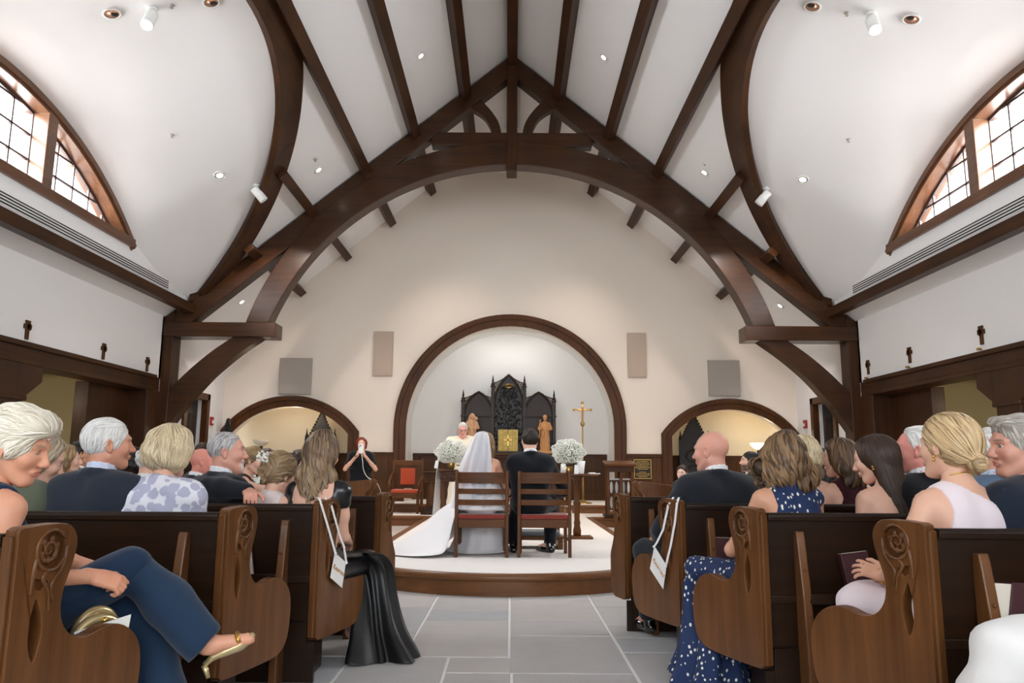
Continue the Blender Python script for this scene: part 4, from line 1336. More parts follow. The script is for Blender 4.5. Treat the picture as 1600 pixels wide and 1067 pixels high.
# torchieres in the alcoves
for sx, on in ((-1, False), (1, True)):
    t = empty('torchiere', (sx * 5.78, 18.0, Z1), 0, 'black torchiere with %s bowl in the %s alcove' % ('lit' if on else 'unlit cream', 'right' if on else 'left'), 'lamp')
    MB().lathe([(0.16, 0), (0.16, 0.02), (0.05, 0.05), (0.02, 0.08), (0.018, 1.25), (0.05, 1.30), (0.03, 1.36)], (0, 0, 0), 16).build('column', M['black'], t, True)
    sh = MB().lathe([(0.03, 1.36), (0.10, 1.38), (0.17, 1.44), (0.20, 1.50), (0.19, 1.505), (0.16, 1.45), (0.09, 1.40), (0.02, 1.38)], (0, 0, 0), 22).build('bowl', M['lampon'] if on and 'lampon' in M else M['pages'], t, True)
    if on:
        sh.data.materials.clear()
        sh.data.materials.append(emit('lit_lamp_bowl', (255, 226, 170), 3.5))
        light('torchiere_light', 'POINT', (5.78, 18.0, Z1 + 1.62), 5, (1.0, 0.88, 0.70), radius=0.08)

# gothic chairs / shrines in the alcoves
for x, z, lab in ((-4.48, 2.40, 'tall dark gothic carved shrine in the left alcove'), (4.36, 2.42, 'tall dark gothic carved shrine in the right alcove'), (-6.12, 2.12, 'dark gothic carved finial piece beside the left arch')):
    yy = 18.35 if abs(x) < 6 else 16.75
    g = empty('gothic_shrine', (x, yy, Z1), 0, lab, 'shrine', 'gothic carvings in the alcoves')
    H_ = z - Z1
    w = 0.33 if abs(x) < 6 else 0.20
    gab = [(-w, 0), (w, 0), (w, H_ - 0.75), (w * 0.86, H_ - 0.60), (w * 0.62, H_ - 0.52), (w * 0.52, H_ - 0.38), (w * 0.30, H_ - 0.28), (w * 0.22, H_ - 0.12), (0.04, H_ - 0.05), (0, H_), (-0.04, H_ - 0.05), (-w * 0.22, H_ - 0.12), (-w * 0.30, H_ - 0.28), (-w * 0.52, H_ - 0.38), (-w * 0.62, H_ - 0.52), (-w * 0.86, H_ - 0.60), (-w, H_ - 0.75)]
    MB().prism(gab, XZ, -0.03, 0.05).build('back_panel', M['blackwood'], g, bev=0.008)
    mb = MB()
    for sx in (-1, 1):
        for i in range(10):
            p = Vector((sx * w * (0.95 - i * 0.097), -0.02, H_ - 0.67 + 0.066 * i))
            mb.ball(p, 0.028, 6, 5, (1, 0.8, 1.4))
    mb.build('crockets', M['blackwood'], g, True)
    for sx in (-1, 1):
        MB().box2((sx * w - 0.035, -0.09, 0), (sx * w + 0.035, -0.01, H_ - 0.66)).lathe([(0.04, H_ - 0.66), (0.045, H_ - 0.62), (0.02, H_ - 0.54), (0.004, H_ - 0.42)], (sx * w, -0.05, 0), 8).build('pinnacle', M['blackwood'], g)
    mb = MB()
    for zc in (0.5, 0.85, 1.2):
        mb.tube([(w * 0.6 * math.cos(u), -0.04, zc + 0.14 * math.sin(u)) for u in np.linspace(0, 6.28, 15)], 0.018, 6)
    mb.build('tracery', M['gothic'], g, True)

# choir benches seen end-on
for sx, x, y, lab in ((-1, -2.40, 11.5, 'short choir bench left of the dais'), (1, 2.27, 11.5, 'short choir bench right of the dais')):
    c = empty('choir_bench', (x, y, 0), 0, lab, 'bench')
    f = lambda p, q, t: (p, t, q)
    o = 0.36
    pr = [(-o, 0.0), (o, 0.0), (o, 0.30), (o * 0.92, 0.45), (o * 0.74, 0.62), (o * 0.8, 0.72), (o * 1.0, 0.80), (o * 1.02, 0.88), (o * 0.9, 0.915), (o * 0.6, 0.90), (-o, 0.84)]
    pr = [(p[0] * -sx, p[1]) for p in pr]
    MB().prism(pr, f, 0, 0.05).build('end_panel', M['pewZ'], c, bev=0.008)
    MB().prism(pr, f, 0.5, 0.55).build('end_panel', M['pewZ'], c, bev=0.008)
    MB().box2((sx * o, 0.05, 0.25), (sx * (o - 0.035), 0.5, 0.82)).build('back_board', M['pewX'], c)
    MB().box2((sx * o, 0.05, 0.41), (-sx * 0.12, 0.5, 0.45)).build('seat', M['pewX'], c, bev=0.006)

# stations: small crosses with brackets on the nave walls
for sx in (-1, 1):
    for k, (yy, zz) in enumerate(((10.02, 2.85), (11.95, 2.85), (13.42, 2.84)) if sx < 0 else ((10.25, 2.91), (12.15, 2.91), (13.72, 2.90))):
        yy = min(yy, 13.6)
        c = empty('wall_cross', (sx * (XW - 0.012), yy, zz), 0, 'small dark wooden cross with candle bracket, %s wall, %s' % ('left' if sx < 0 else 'right', ('farthest from the altar', 'middle of three', 'by the truss post')[k]), 'cross', 'dedication crosses')
        MB().box2((-0.012, -0.032, -0.12), (0.012, 0.032, 0.12)).box2((-0.012, -0.075, 0.02), (0.012, 0.075, 0.085)).box2((-0.016, -0.045, 0.10), (0.014, 0.045, 0.135)).build('cross', M['trim'], c, bev=0.004)
        MB().tube([(-sx * 0.016 + 0.0, 0.05 * math.cos(u), 0.05 + 0.05 * math.sin(u)) for u in np.linspace(0, 6.28, 17)], 0.008, 6).build('ring', M['trim'], c, True)
        MB().lathe([(0.02, -0.20), (0.035, -0.19), (0.03, -0.17), (0.012, -0.165)], (-sx * 0.05, 0, 0), 10).box2((-0.012, -0.01, -0.2), (-sx * 0.05, 0.01, -0.185)).build('candle_bracket', M['brass'], c, True)

# ------------------------------------------------------------------ reredos, tabernacle
YR = 17.92
XC = -0.04
rd = empty('reredos', (XC, YR, Z2), 0, 'dark three-arched gothic reredos with pinnacles', 'reredos')
zr = lambda z: z - Z2


def gothic_arch(cx, hw, z0, zs, za, n=10):
    """pointed arch polyline, left foot to right foot"""
    L_ = []
    rise = za - zs
    r = (hw * hw + rise * rise) / (2 * hw)
    for i in range(n + 1):
        z = zs + rise * i / n
        x = cx - hw + (r - math.sqrt(max(r * r - (z - zs) ** 2, 0)))
        L_.append((min(x, cx), z))
    return [(cx - hw, z0)] + L_ + [(2 * cx - p[0], p[1]) for p in reversed(L_[:-1])] + [(cx + hw, z0)]


for cx, hw, zs, za, nm in ((-0.70, 0.335, 2.30, 2.83, 'side_panel'), (0.70, 0.335, 2.30, 2.83, 'side_panel'), (0, 0.345, 2.50, 3.24, 'centre_panel')):
    ap = [(x, zr(z)) for x, z in gothic_arch(cx, hw, 1.40, zs, za)]
    MB().prism(ap, XZ, 0.02, 0.06).build(nm, M['gothic'] if nm == 'side_panel' else M['blackwood'], rd)
    out = [(cx + (p[0] - cx) * 1.0, p[1]) for p in ap]
    MB().tube([(x, 0.0, z) for x, z in out], 0.028, 8).build('arch_moulding', M['gothic'], rd, True)
for x, zt_ in ((-1.06, 2.60), (1.06, 2.60), (-0.37, 2.94), (0.37, 2.94)):
    MB().box2((x - 0.04, -0.05, zr(1.40)), (x + 0.04, 0.05, zr(zt_))).lathe([(0.055, zr(zt_)), (0.06, zr(zt_) + 0.02), (0.04, zr(zt_) + 0.05), (0.045, zr(zt_) + 0.08), (0.022, zr(zt_) + 0.12), (0.026, zr(zt_) + 0.15), (0.004, zr(zt_) + 0.29)], (x, 0, 0), 8).build('pinnacle', M['gothic'], rd, bev=0.004)
    MB().box2((x - 0.055, -0.065, zr(2.25)), (x + 0.055, 0.06, zr(2.29))).build('band', M['gothic'], rd, bev=0.006)
mb = MB()
for cx, hw, zs, za in ((-0.70, 0.335, 2.30, 2.83), (0.70, 0.335, 2.30, 2.83), (0, 0.345, 2.50, 3.24)):
    pl_ = gothic_arch(cx, hw, 1.4, zs, za, 24)[1:26]
    zl = lambda u: zs + (za - zs) * (0.74 + 0.26 * max(1 - u, 0) ** 1.4)
    for sx in (-1, 1):
        z = zs + 0.05
        while z < za:
            xi = cx - float(np.interp(z, [p[1] for p in pl_], [p[0] for p in pl_]))     # half width of the arch at z
            x = xi + 0.045
            while x < hw + 0.01:
                if z < zl(x / hw):
                    c = cx + sx * x
                    mb.tube([(c + 0.024 * math.cos(a), 0.02, zr(z) + 0.024 * math.sin(a)) for a in np.linspace(0, 6.28, 9)], 0.0065, 4)
                    mb.ball((c, 0.02, zr(z)), 0.008, 5, 4)
                x += 0.045
            z += 0.045
        mb.tube([(cx + sx * hw * u, 0.015, zr(zl(u))) for u in np.linspace(0.12, 1.0, 10)], 0.012, 6)
tc = mb.build('spandrel_tracery', M['gothic'], rd)
tc['kind'] = 'stuff'
for x0, x1 in ((-1.09, -0.34), (0.34, 1.09)):
    MB().box2((x0, -0.06, zr(2.25)), (x1, 0.03, zr(2.285))).build('cross_rail', M['gothic'], rd, bev=0.006)
    MB().box2((x0, -0.10, zr(1.66)), (x1, 0.03, zr(1.70))).build('lower_rail', M['gothic'], rd, bev=0.006)
# carved relief in the centre
rr = random.Random(11)
mb = MB()
for i in range(420):
    z = rr.uniform(1.55, 2.95)
    hw = 0.31 if z < 2.5 else 0.31 * (1 - (z - 2.5) / 0.80)
    x = rr.uniform(-hw, hw)
    a = rr.uniform(0, 6.28)
    l = rr.uniform(0.02, 0.045)
    mb.tube(spline([(x, 0.015, zr(z)), (x + l * math.cos(a), -0.01, zr(z) + l * math.sin(a)), (x + l * math.cos(a + 0.8), 0.0, zr(z) + l * math.sin(a + 0.8) + 0.03)], 3), [0.008, 0.011, 0.014, 0.014, 0.012, 0.010, 0.005], 4)
rl = mb.build('carved_relief', M['blackwood'], rd, True)
rl['kind'] = 'stuff'
mb = MB()
for i in range(7):
    a = -0.6 + 0.2 * i
    mb.ball((0.12 * math.sin(a) * 1.6, -0.02, zr(2.98) + 0.03 * math.cos(a * 2)), 0.022 - 0.002 * abs(i - 3), 8, 6)
mb.tube([(-0.08, -0.02, zr(2.95)), (0, -0.03, zr(2.93)), (0.08, -0.02, zr(2.95))], 0.014, 6)
mb.build('gilt_crown', M['gold'], rd, True)
# old altar below
al = empty('old_altar', (XC, 17.68, Z2), 0, 'dark panelled altar carrying the tabernacle', 'altar')
MB().box2((-1.12, -0.30, zr(1.36)), (1.12, 0.30, zr(1.42))).build('mensa', M['trimX'], al, bev=0.012)
MB().box2((-1.05, -0.25, 0), (1.05, 0.30, zr(1.36))).build('body', M['trimX'], al)
for z in (1.31, 1.27, 1.23, 1.19):
    MB().box2((-1.09 + (1.31 - z) * 0.3, -0.30 + (1.31 - z) * 0.25, zr(z)), (1.09 - (1.31 - z) * 0.3, -0.2, zr(z) + 0.022)).build('moulding', M['trimX'], al, bev=0.006)
for x in np.linspace(-0.84, 0.84, 5):
    pn = [(x + (p[0]) * 1.0, p[1]) for p in gothic_arch(0, 0.13, 0.10, 0.52, 0.72)]
    MB().tube([(a, -0.255, b) for a, b in pn], 0.012, 6).build('arch_panel', M['chair'], al, True)
tb = empty('tabernacle', (XC - 0.005, 17.55, 1.42), 0, 'gilded square-panelled tabernacle with cross', 'tabernacle')
MB().box2((-0.225, -0.14, 0.03), (0.225, 0.14, 0.52)).build('cabinet', M['tab'], tb, bev=0.006)
MB().box2((-0.25, -0.16, 0.0), (0.25, 0.15, 0.03)).build('plinth', M['black'], tb, bev=0.004)
for i in range(4):
    for j in range(4):
        x, z = -0.165 + 0.11 * i, 0.09 + 0.118 * j
        MB().box2((x - 0.048, -0.150, z - 0.05), (x + 0.048, -0.138, z + 0.05)).build('relief_square', M['tab'], tb, bev=0.006)
        if not (i in (1, 2) and j in (1, 2)):
            MB().ball((x, -0.150, z), 0.020, 8, 6, (1, 0.5, 1.2)).build('relief_boss', M['gold'], tb, True)
MB().box2((-0.012, -0.165, 0.15), (0.012, -0.15, 0.40)).box2((-0.09, -0.165, 0.275), (0.09, -0.15, 0.297)).build('cross', M['gold'], tb, bev=0.003)
MB().ball((0, -0.165, 0.286), 0.022, 8, 6).build('red_jewel', M['alarm'], tb, True)
MB().box2((-0.004, -0.152, 0.03), (0.004, -0.141, 0.52)).build('door_seam', M['black'], tb)
o = MB().lathe([(0.045, 0), (0.05, 0.02), (0.05, 0.16), (0.03, 0.17), (0.03, 0.19), (0.006, 0.21)], (1.25, 17.55, 1.42 - 0.03), 14).build('sanctuary_candle', M['cloth'], None, True)
tag(o, 'white candle above the right flowers near the reredos', 'candle')
sh = MB().box2((1.17, 17.43, Z2), (1.33, 17.66, 1.39)).build('candle_plinth', M['gothic'], None, bev=0.01)
tag(sh, 'slim dark plinth under the candle right of the reredos', 'plinth')

# ------------------------------------------------------------------ ceiling fittings
tilt = math.atan(SL)


def can_light(x, y, z, nrm, label, on=True, r=0.085):
    q = Vector(nrm).to_track_quat('Z', 'Y')      # z axis of the fitting points down into the room
    o = empty('recessed_light', (x, y, z), 0, label, 'light', 'recessed ceiling lights')
    o.rotation_mode = 'QUATERNION'
    o.rotation_quaternion = q
    MB().lathe([(r + 0.018, 0.0), (r + 0.018, 0.008), (r, 0.010), (r - 0.006, 0.002)], (0, 0, 0), 20).build('trim_ring', M['white'], o, True)
    MB().lathe([(r - 0.004, 0.004), (r * 0.9, -0.0), (r * 0.8, -0.001)], (0, 0, 0), 20).build('reflector', M['white'] if on else M['canin'], o, True)
    if on:
        MB().lathe([(r * 0.82, 0.0005), (r * 0.8, 0.003), (0.01, 0.006)], (0, 0, 0), 16).build('lens', M['lens'], o, True)
    else:
        MB().lathe([(r * 0.55, 0.0005), (r * 0.5, 0.004), (0.01, 0.006)], (0.02, 0.02, 0), 12).build('lens', M['black'], o, True)


pos = ('by the ridge before the truss', 'low on the slope before the truss', 'high behind the truss', 'low behind the truss')
for sx, sd in ((-1, 'left'), (1, 'right')):
    n = (-sx * math.sin(tilt), 0, -math.cos(tilt))
    for k, (x, y) in enumerate(((1.53, 11.9), (3.43, 12.98), (1.62, 15.5), (5.62, 15.7))):
        z = roofz(x)
        can_light(sx * x + n[0] * 0.004, y, z + n[2] * 0.004, n, 'recessed light on the %s roof slope, %s' % (sd, pos[k]), True, 0.08)
    for k, (x, y, z, on) in enumerate(((4.60, 11.55, 5.63, True), (4.63, 8.18, 6.275, False), (3.56, 8.34, 6.53, False))):
        e = 0.05
        n2 = Vector((-sx * 0.28, -0.10 if k == 0 else 0, -1)).normalized()
        if k == 0:
            n2 = Vector((-sx * 0.30, -0.28, -1)).normalized()
        can_light(sx * x, y, z - 0.012, n2, 'recessed light in the %s dormer vault, %s' % (sd, ('low near the curved beam', 'high above the lunette', 'high by the curved beam')[k]), on)
    for k, (x, y, z, aim) in enumerate(((4.22, 8.27, 6.385, (0.5, 9.5, 1.0)), (4.22, 12.15, 5.69, (0.8, 13.5, 1.5)), (4.86, 15.25, 5.09, (0.5, 16.5, 1.0)))):
        o = empty('spotlight', (sx * x, y, z), 0, 'white cylinder spotlight on the %s, %s' % (sd, ('high in the dormer vault', 'beside the curved beam', 'behind the truss')[k]), 'spotlight', 'cylinder spotlights')
        d = (Vector((sx * aim[0], aim[1], aim[2])) - Vector((sx * x, y, z))).normalized()
        if k == 0:
            d = Vector((-sx * 0.55, -0.42, -1)).normalized()
            if sx < 0:
                d = Vector((0.05, -0.6, -1)).normalized()
            else:
                d = Vector((0.0 - 0.12, -0.6, -1)).normalized()
        rot = d.to_track_quat('Z', 'Y').to_matrix()
        MB().lathe([(0.065, 0.01), (0.065, -0.02), (0.02, -0.025)], (0, 0, 0), 16).build('canopy', M['white'], o, True)
        MB().tube([(0, 0, 0), (0, 0, -0.10)], 0.012, 8).build('stem', M['white'], o, True)
        c0 = Vector((0, 0, -0.10))
        MB().lathe([(0.066, -0.05), (0.072, -0.04), (0.072, 0.20), (0.064, 0.20), (0.06, 0.17)], c0, 20, rot).build('housing', M['white'], o, True)
        MB().lathe([(0.062, 0.19), (0.03, 0.195), (0.005, 0.197)], c0, 18, rot).build('lens', M['lens'] if k != 1 else M['white'], o, True)
for k, (x, y, z) in enumerate(((-4.934, 10.549, 5.841), (4.908, 10.554, 5.846), (3.97, 8.353, 6.45), (-4.0, 8.283, 6.444), (-3.376, 12.556, 6.313), (3.372, 12.73, 6.366), (-0.94, 12.5, 8.35), (0.94, 12.6, 8.36))):
    o = MB().lathe([(0.035, 0.0), (0.035, -0.006), (0.015, -0.008), (0.010, -0.035), (0.022, -0.038), (0.022, -0.042), (0.003, -0.043)], (x, y, z + 0.004), 12).build('sprinkler_head', M['speaker'], None, True)
    tag(o, 'tiny grey sprinkler head %s' % ('low in the left dormer vault', 'low in the right dormer vault', 'high in the right dormer vault', 'high in the left dormer vault', 'by the left slope light before the truss', 'by the right slope light before the truss', 'left of the ridge beam', 'right of the ridge beam')[k], 'sprinkler', 'sprinkler heads')
for sx, sd in ((-1, 'left'), (1, 'right')):
    v = empty('air_vent', (sx * 5.99, 8.4, 4.21), 0, 'long slotted air vent below the %s lunette window' % sd, 'vent')
    MB().box2((-0.006, -4.8, -0.085), (0.006, 4.75, 0.085)).build('backing', M['ceil'], v, bev=0.003)
    for k in range(4):
        z = -0.06 + 0.038 * k
        MB().box2((-sx * 0.004, -4.75, z - 0.009), (-sx * 0.010, 4.7, z + 0.009)).build('slot', M['ventd'], v)
        if k < 3:
            MB().box2((-sx * 0.004, -4.75, z + 0.012), (-sx * 0.014, 4.7, z + 0.026)).build('slat', M['ceil'], v)

# ------------------------------------------------------------------ lamps that light the chancel and nave
for sx in (-1, 1):
    light('dormer_spot', 'SPOT', (sx * 4.1, 8.1, 6.1), 140, SOFT, (sx * 0.5, 9.3, 0.4), spot=50, radius=0.08)
    light('beam_spot', 'SPOT', (sx * 4.12, 12.45, 5.42), 110, (1.0, 0.88, 0.80), (sx * 4.4, 14.0, 3.7), spot=80, radius=0.08)
    light('slope_light', 'SPOT', (sx * 1.53, 11.9, 7.7), 130, SOFT, (sx * 1.0, 11.9, 0), spot=90, radius=0.1)
    light('slope_light', 'SPOT', (sx * 3.43, 12.98, 6.15), 150, WARM, (sx * 3.0, 13.2, 0), spot=90, radius=0.1)
    light('slope_light', 'SPOT', (sx * 1.62, 15.3, 7.6), 150, WARM, (sx * 1.2, 15.2, 0), spot=85, radius=0.1)
    light('slope_light', 'SPOT', (sx * 5.5, 15.7, 4.3), 45, SOFT, (sx * 5.2, 15.8, 0), spot=95, radius=0.1)
    light('vault_light', 'SPOT', (sx * 4.5, 11.5, 5.5), 120, SOFT, (sx * 3.8, 11.0, 0), spot=95, radius=0.1)
light('niche_cove', 'AREA', (0, 17.45, 4.10), 6, (1.0, 0.97, 0.94), (0, 18.25, 2.4), 2.2, 0.15)
light('alcove_left', 'POINT', (-4.9, 17.7, 2.25), 9, WARM, radius=0.1)
# ------------------------------------------------------------------ smooth solids on a grid, for people, clothes and carvings
V3 = lambda *a: np.array(a, dtype=np.float64)


def nrm(v):
    v = np.asarray(v, float)
    return v / (np.linalg.norm(v) + 1e-9)


class Solid:
    def __init__(s, lo, hi, h):
        s.lo = np.asarray(lo, float)
        s.h = h
        s.n = np.maximum(np.ceil((np.asarray(hi, float) - s.lo) / h).astype(int) + 1, 4)
        s.ax = [(s.lo[i] + h * np.arange(s.n[i])).astype(np.float32) for i in range(3)]
        s.F = np.full(tuple(s.n), 0.25, np.float32)

    def slab(s, lo, hi):
        a = np.clip(np.floor((np.asarray(lo) - s.lo) / s.h).astype(int), 0, s.n)
        b = np.clip(np.ceil((np.asarray(hi) - s.lo) / s.h).astype(int) + 1, 0, s.n)
        if np.any(b <= a):
            return None
        sl = tuple(slice(a[i], b[i]) for i in range(3))
        X = s.ax[0][sl[0]][:, None, None]
        Y = s.ax[1][sl[1]][None, :, None]
        Z = s.ax[2][sl[2]][None, None, :]
        return sl, X, Y, Z

    def mix(s, sl, d, k, op):
        A = s.F[sl]
        if op == 'u':
            if k > 0:
                t = np.clip(0.5 + 0.5 * (A - d) / k, 0, 1)
                s.F[sl] = A + (d - A) * t - k * t * (1 - t)
            else:
                s.F[sl] = np.minimum(A, d)
        else:
            if k > 0:
                t = np.clip(0.5 - 0.5 * (A + d) / k, 0, 1)
                s.F[sl] = A + (-d - A) * t + k * t * (1 - t)
            else:
                s.F[sl] = np.maximum(A, -d)

    def cap(s, a, b, ra, rb=None, k=0.02, op='u'):
        rb = ra if rb is None else rb
        a, b = np.asarray(a, float), np.asarray(b, float)
        m = max(ra, rb) + k + 2.5 * s.h
        g = s.slab(np.minimum(a, b) - m, np.maximum(a, b) + m)
        if g is None:
            return s
        sl, X, Y, Z = g
        ab = b - a
        L = float(ab @ ab) + 1e-12
        dx, dy, dz = X - a[0], Y - a[1], Z - a[2]
        t = np.clip((dx * ab[0] + dy * ab[1] + dz * ab[2]) / L, 0, 1)
        d = np.sqrt((dx - t * ab[0]) ** 2 + (dy - t * ab[1]) ** 2 + (dz - t * ab[2]) ** 2) - (ra + (rb - ra) * t)
        s.mix(sl, d.astype(np.float32), k, op)
        return s

    def chain(s, pts, rs, k=0.015):
        for i in range(len(pts) - 1):
            s.cap(pts[i], pts[i + 1], rs[i], rs[i + 1], k)
        return s

    def ell(s, c, r, k=0.02, rot=None, op='u'):
        c, r = np.asarray(c, float), np.asarray(r, float)
        rm = max(r) if rot is not None else None
        m = (np.full(3, rm) if rot is not None else r) + k + 2.5 * s.h
        g = s.slab(c - m, c + m)
        if g is None:
            return s
        sl, X, Y, Z = g
        dx, dy, dz = X - c[0], Y - c[1], Z - c[2]
        if rot is not None:
            q = rot.T
            dx, dy, dz = (q[0, 0] * dx + q[0, 1] * dy + q[0, 2] * dz, q[1, 0] * dx + q[1, 1] * dy + q[1, 2] * dz, q[2, 0] * dx + q[2, 1] * dy + q[2, 2] * dz)
        k0 = np.sqrt((dx / r[0]) ** 2 + (dy / r[1]) ** 2 + (dz / r[2]) ** 2)
        k1 = np.sqrt((dx / r[0] ** 2) ** 2 + (dy / r[1] ** 2) ** 2 + (dz / r[2] ** 2) ** 2) + 1e-9
        d = k0 * (k0 - 1) / k1
        d = np.where(k0 < 1e-3, -min(r), d)
        s.mix(sl, d.astype(np.float32), k, op)
        return s

    def box(s, c, hf, rad, k=0.01, rot=None, op='u'):
        c, hf = np.asarray(c, float), np.asarray(hf, float)
        m = np.full(3, np.linalg.norm(hf)) + k + 2.5 * s.h
        g = s.slab(c - m, c + m)
        if g is None:
            return s
        sl, X, Y, Z = g
        dx, dy, dz = X - c[0], Y - c[1], Z - c[2]
        if rot is not None:
            q = rot.T
            dx, dy, dz = (q[0, 0] * dx + q[0, 1] * dy + q[0, 2] * dz, q[1, 0] * dx + q[1, 1] * dy + q[1, 2] * dz, q[2, 0] * dx + q[2, 1] * dy + q[2, 2] * dz)
        ax, ay, az = np.abs(dx) - hf[0] + rad, np.abs(dy) - hf[1] + rad, np.abs(dz) - hf[2] + rad
        d = np.sqrt(np.maximum(ax, 0) ** 2 + np.maximum(ay, 0) ** 2 + np.maximum(az, 0) ** 2) + np.minimum(np.maximum(np.maximum(ax, ay), az), 0) - rad
        s.mix(sl, d.astype(np.float32), k, op)
        return s

    def plane(s, p, n, k=0.0):
        """keep the side n points away from"""
        n = nrm(n)
        X, Y, Z = s.ax[0][:, None, None], s.ax[1][None, :, None], s.ax[2][None, None, :]
        d = ((X - p[0]) * n[0] + (Y - p[1]) * n[1] + (Z - p[2]) * n[2]).astype(np.float32)
        if k > 0:
            t = np.clip(0.5 - 0.5 * (s.F - d) / k, 0, 1)
            s.F = s.F + (d - s.F) * t + k * t * (1 - t)
        else:
            s.F = np.maximum(s.F, d)
        return s

    def warp(s, f):
        X, Y, Z = s.ax[0][:, None, None], s.ax[1][None, :, None], s.ax[2][None, None, :]
        s.F = (s.F + f(X, Y, Z)).astype(np.float32)
        return s

    def mesh(s):
        F = s.F.copy()
        F[0], F[-1] = np.maximum(F[0], s.h), np.maximum(F[-1], s.h)
        F[:, 0], F[:, -1] = np.maximum(F[:, 0], s.h), np.maximum(F[:, -1], s.h)
        F[:, :, 0], F[:, :, -1] = np.maximum(F[:, :, 0], s.h), np.maximum(F[:, :, -1], s.h)
        g = vdb.FloatGrid(1.0)
        g.copyFromArray(np.clip(F / s.h, -3, 3).astype(np.float32))
        v, q = g.convertToQuads(0.0)
        return v.astype(np.float64) * s.h + s.lo, q[:, ::-1]

    def samp(s, P):
        u = (P - s.lo) / s.h
        i = np.clip(np.floor(u).astype(int), 0, s.n - 2)
        f = np.clip(u - i, 0, 1)
        out = 0
        for a in (0, 1):
            for b in (0, 1):
                for c in (0, 1):
                    w = (f[:, 0] if a else 1 - f[:, 0]) * (f[:, 1] if b else 1 - f[:, 1]) * (f[:, 2] if c else 1 - f[:, 2])
                    out = out + w * s.F[i[:, 0] + a, i[:, 1] + b, i[:, 2] + c]
        return out

    def grad(s, P):
        e = s.h * 1.2
        g = np.stack([s.samp(P + d) - s.samp(P - d) for d in (V3(e, 0, 0), V3(0, e, 0), V3(0, 0, e))], 1)
        return g / (np.linalg.norm(g, axis=1, keepdims=True) + 1e-9)


def solid_obj(name, parts, mat, parent, cols=None):
    """parts: list of (verts, quads); cols: matching list of per-vertex colours"""
    vs, qs, n = [], [], 0
    for v, q in parts:
        vs.append(v)
        qs.append(q + n)
        n += len(v)
    v, q = np.concatenate(vs), np.concatenate(qs)
    me = bpy.data.meshes.new(name)
    me.vertices.add(len(v))
    me.vertices.foreach_set('co', v.astype(np.float32).ravel())
    me.loops.add(q.size)
    me.loops.foreach_set('vertex_index', q.astype(np.int32).ravel())
    me.polygons.add(len(q))
    me.polygons.foreach_set('loop_start', np.arange(0, q.size, q.shape[1], dtype=np.int32))
    me.polygons.foreach_set('use_smooth', np.ones(len(q), bool))
    me.update(calc_edges=True)
    if cols is not None:
        setcol(me, np.concatenate(cols))
    me.materials.append(mat)
    o = bpy.data.objects.new(name, me)
    COL.objects.link(o)
    o.parent = parent
    return o


def noise3(P, seed, f):
    """cheap smooth value built of sines"""
    r = np.random.RandomState(seed)
    out = 0
    for i in range(5):
        k = r.normal(size=3) * f
        out = out + np.sin(P[..., 0] * k[0] + P[..., 1] * k[1] + P[..., 2] * k[2] + r.uniform(0, 6.28))
    return out / 5


M['skin'] = attr_mat('skin', 0.46, 0.38, sss=0.06, nscale=220, nbump=0.05)
M['hair'] = attr_mat('hair', 0.42, 0.35)
M['fabric'] = attr_mat('fabric', 0.85, 0.2, sheen=0.15, nscale=140, nbump=0.12)
M['satin'] = plain('black_satin', (14, 16, 20), 0.28, spec=0.6, noise=0.1, nscale=12)
M['eye'] = attr_mat('eye', 0.15, 0.5)
M['shoe'] = plain('black_patent', (10, 10, 11), 0.12, spec=0.7, noise=0.0, coat=0.6)
# ------------------------------------------------------------------ people


def frame(d):
    d = nrm(d)
    a = nrm(np.cross(d, V3(0.3, 0.2, 1.0)))
    return np.stack([a, np.cross(d, a), d], 1)


def rotm(yaw=0, pitch=0, roll=0):
    return np.array(Matrix.Rotation(R(yaw), 3, 'Z') @ Matrix.Rotation(R(pitch), 3, 'X') @ Matrix.Rotation(R(roll), 3, 'Y'))


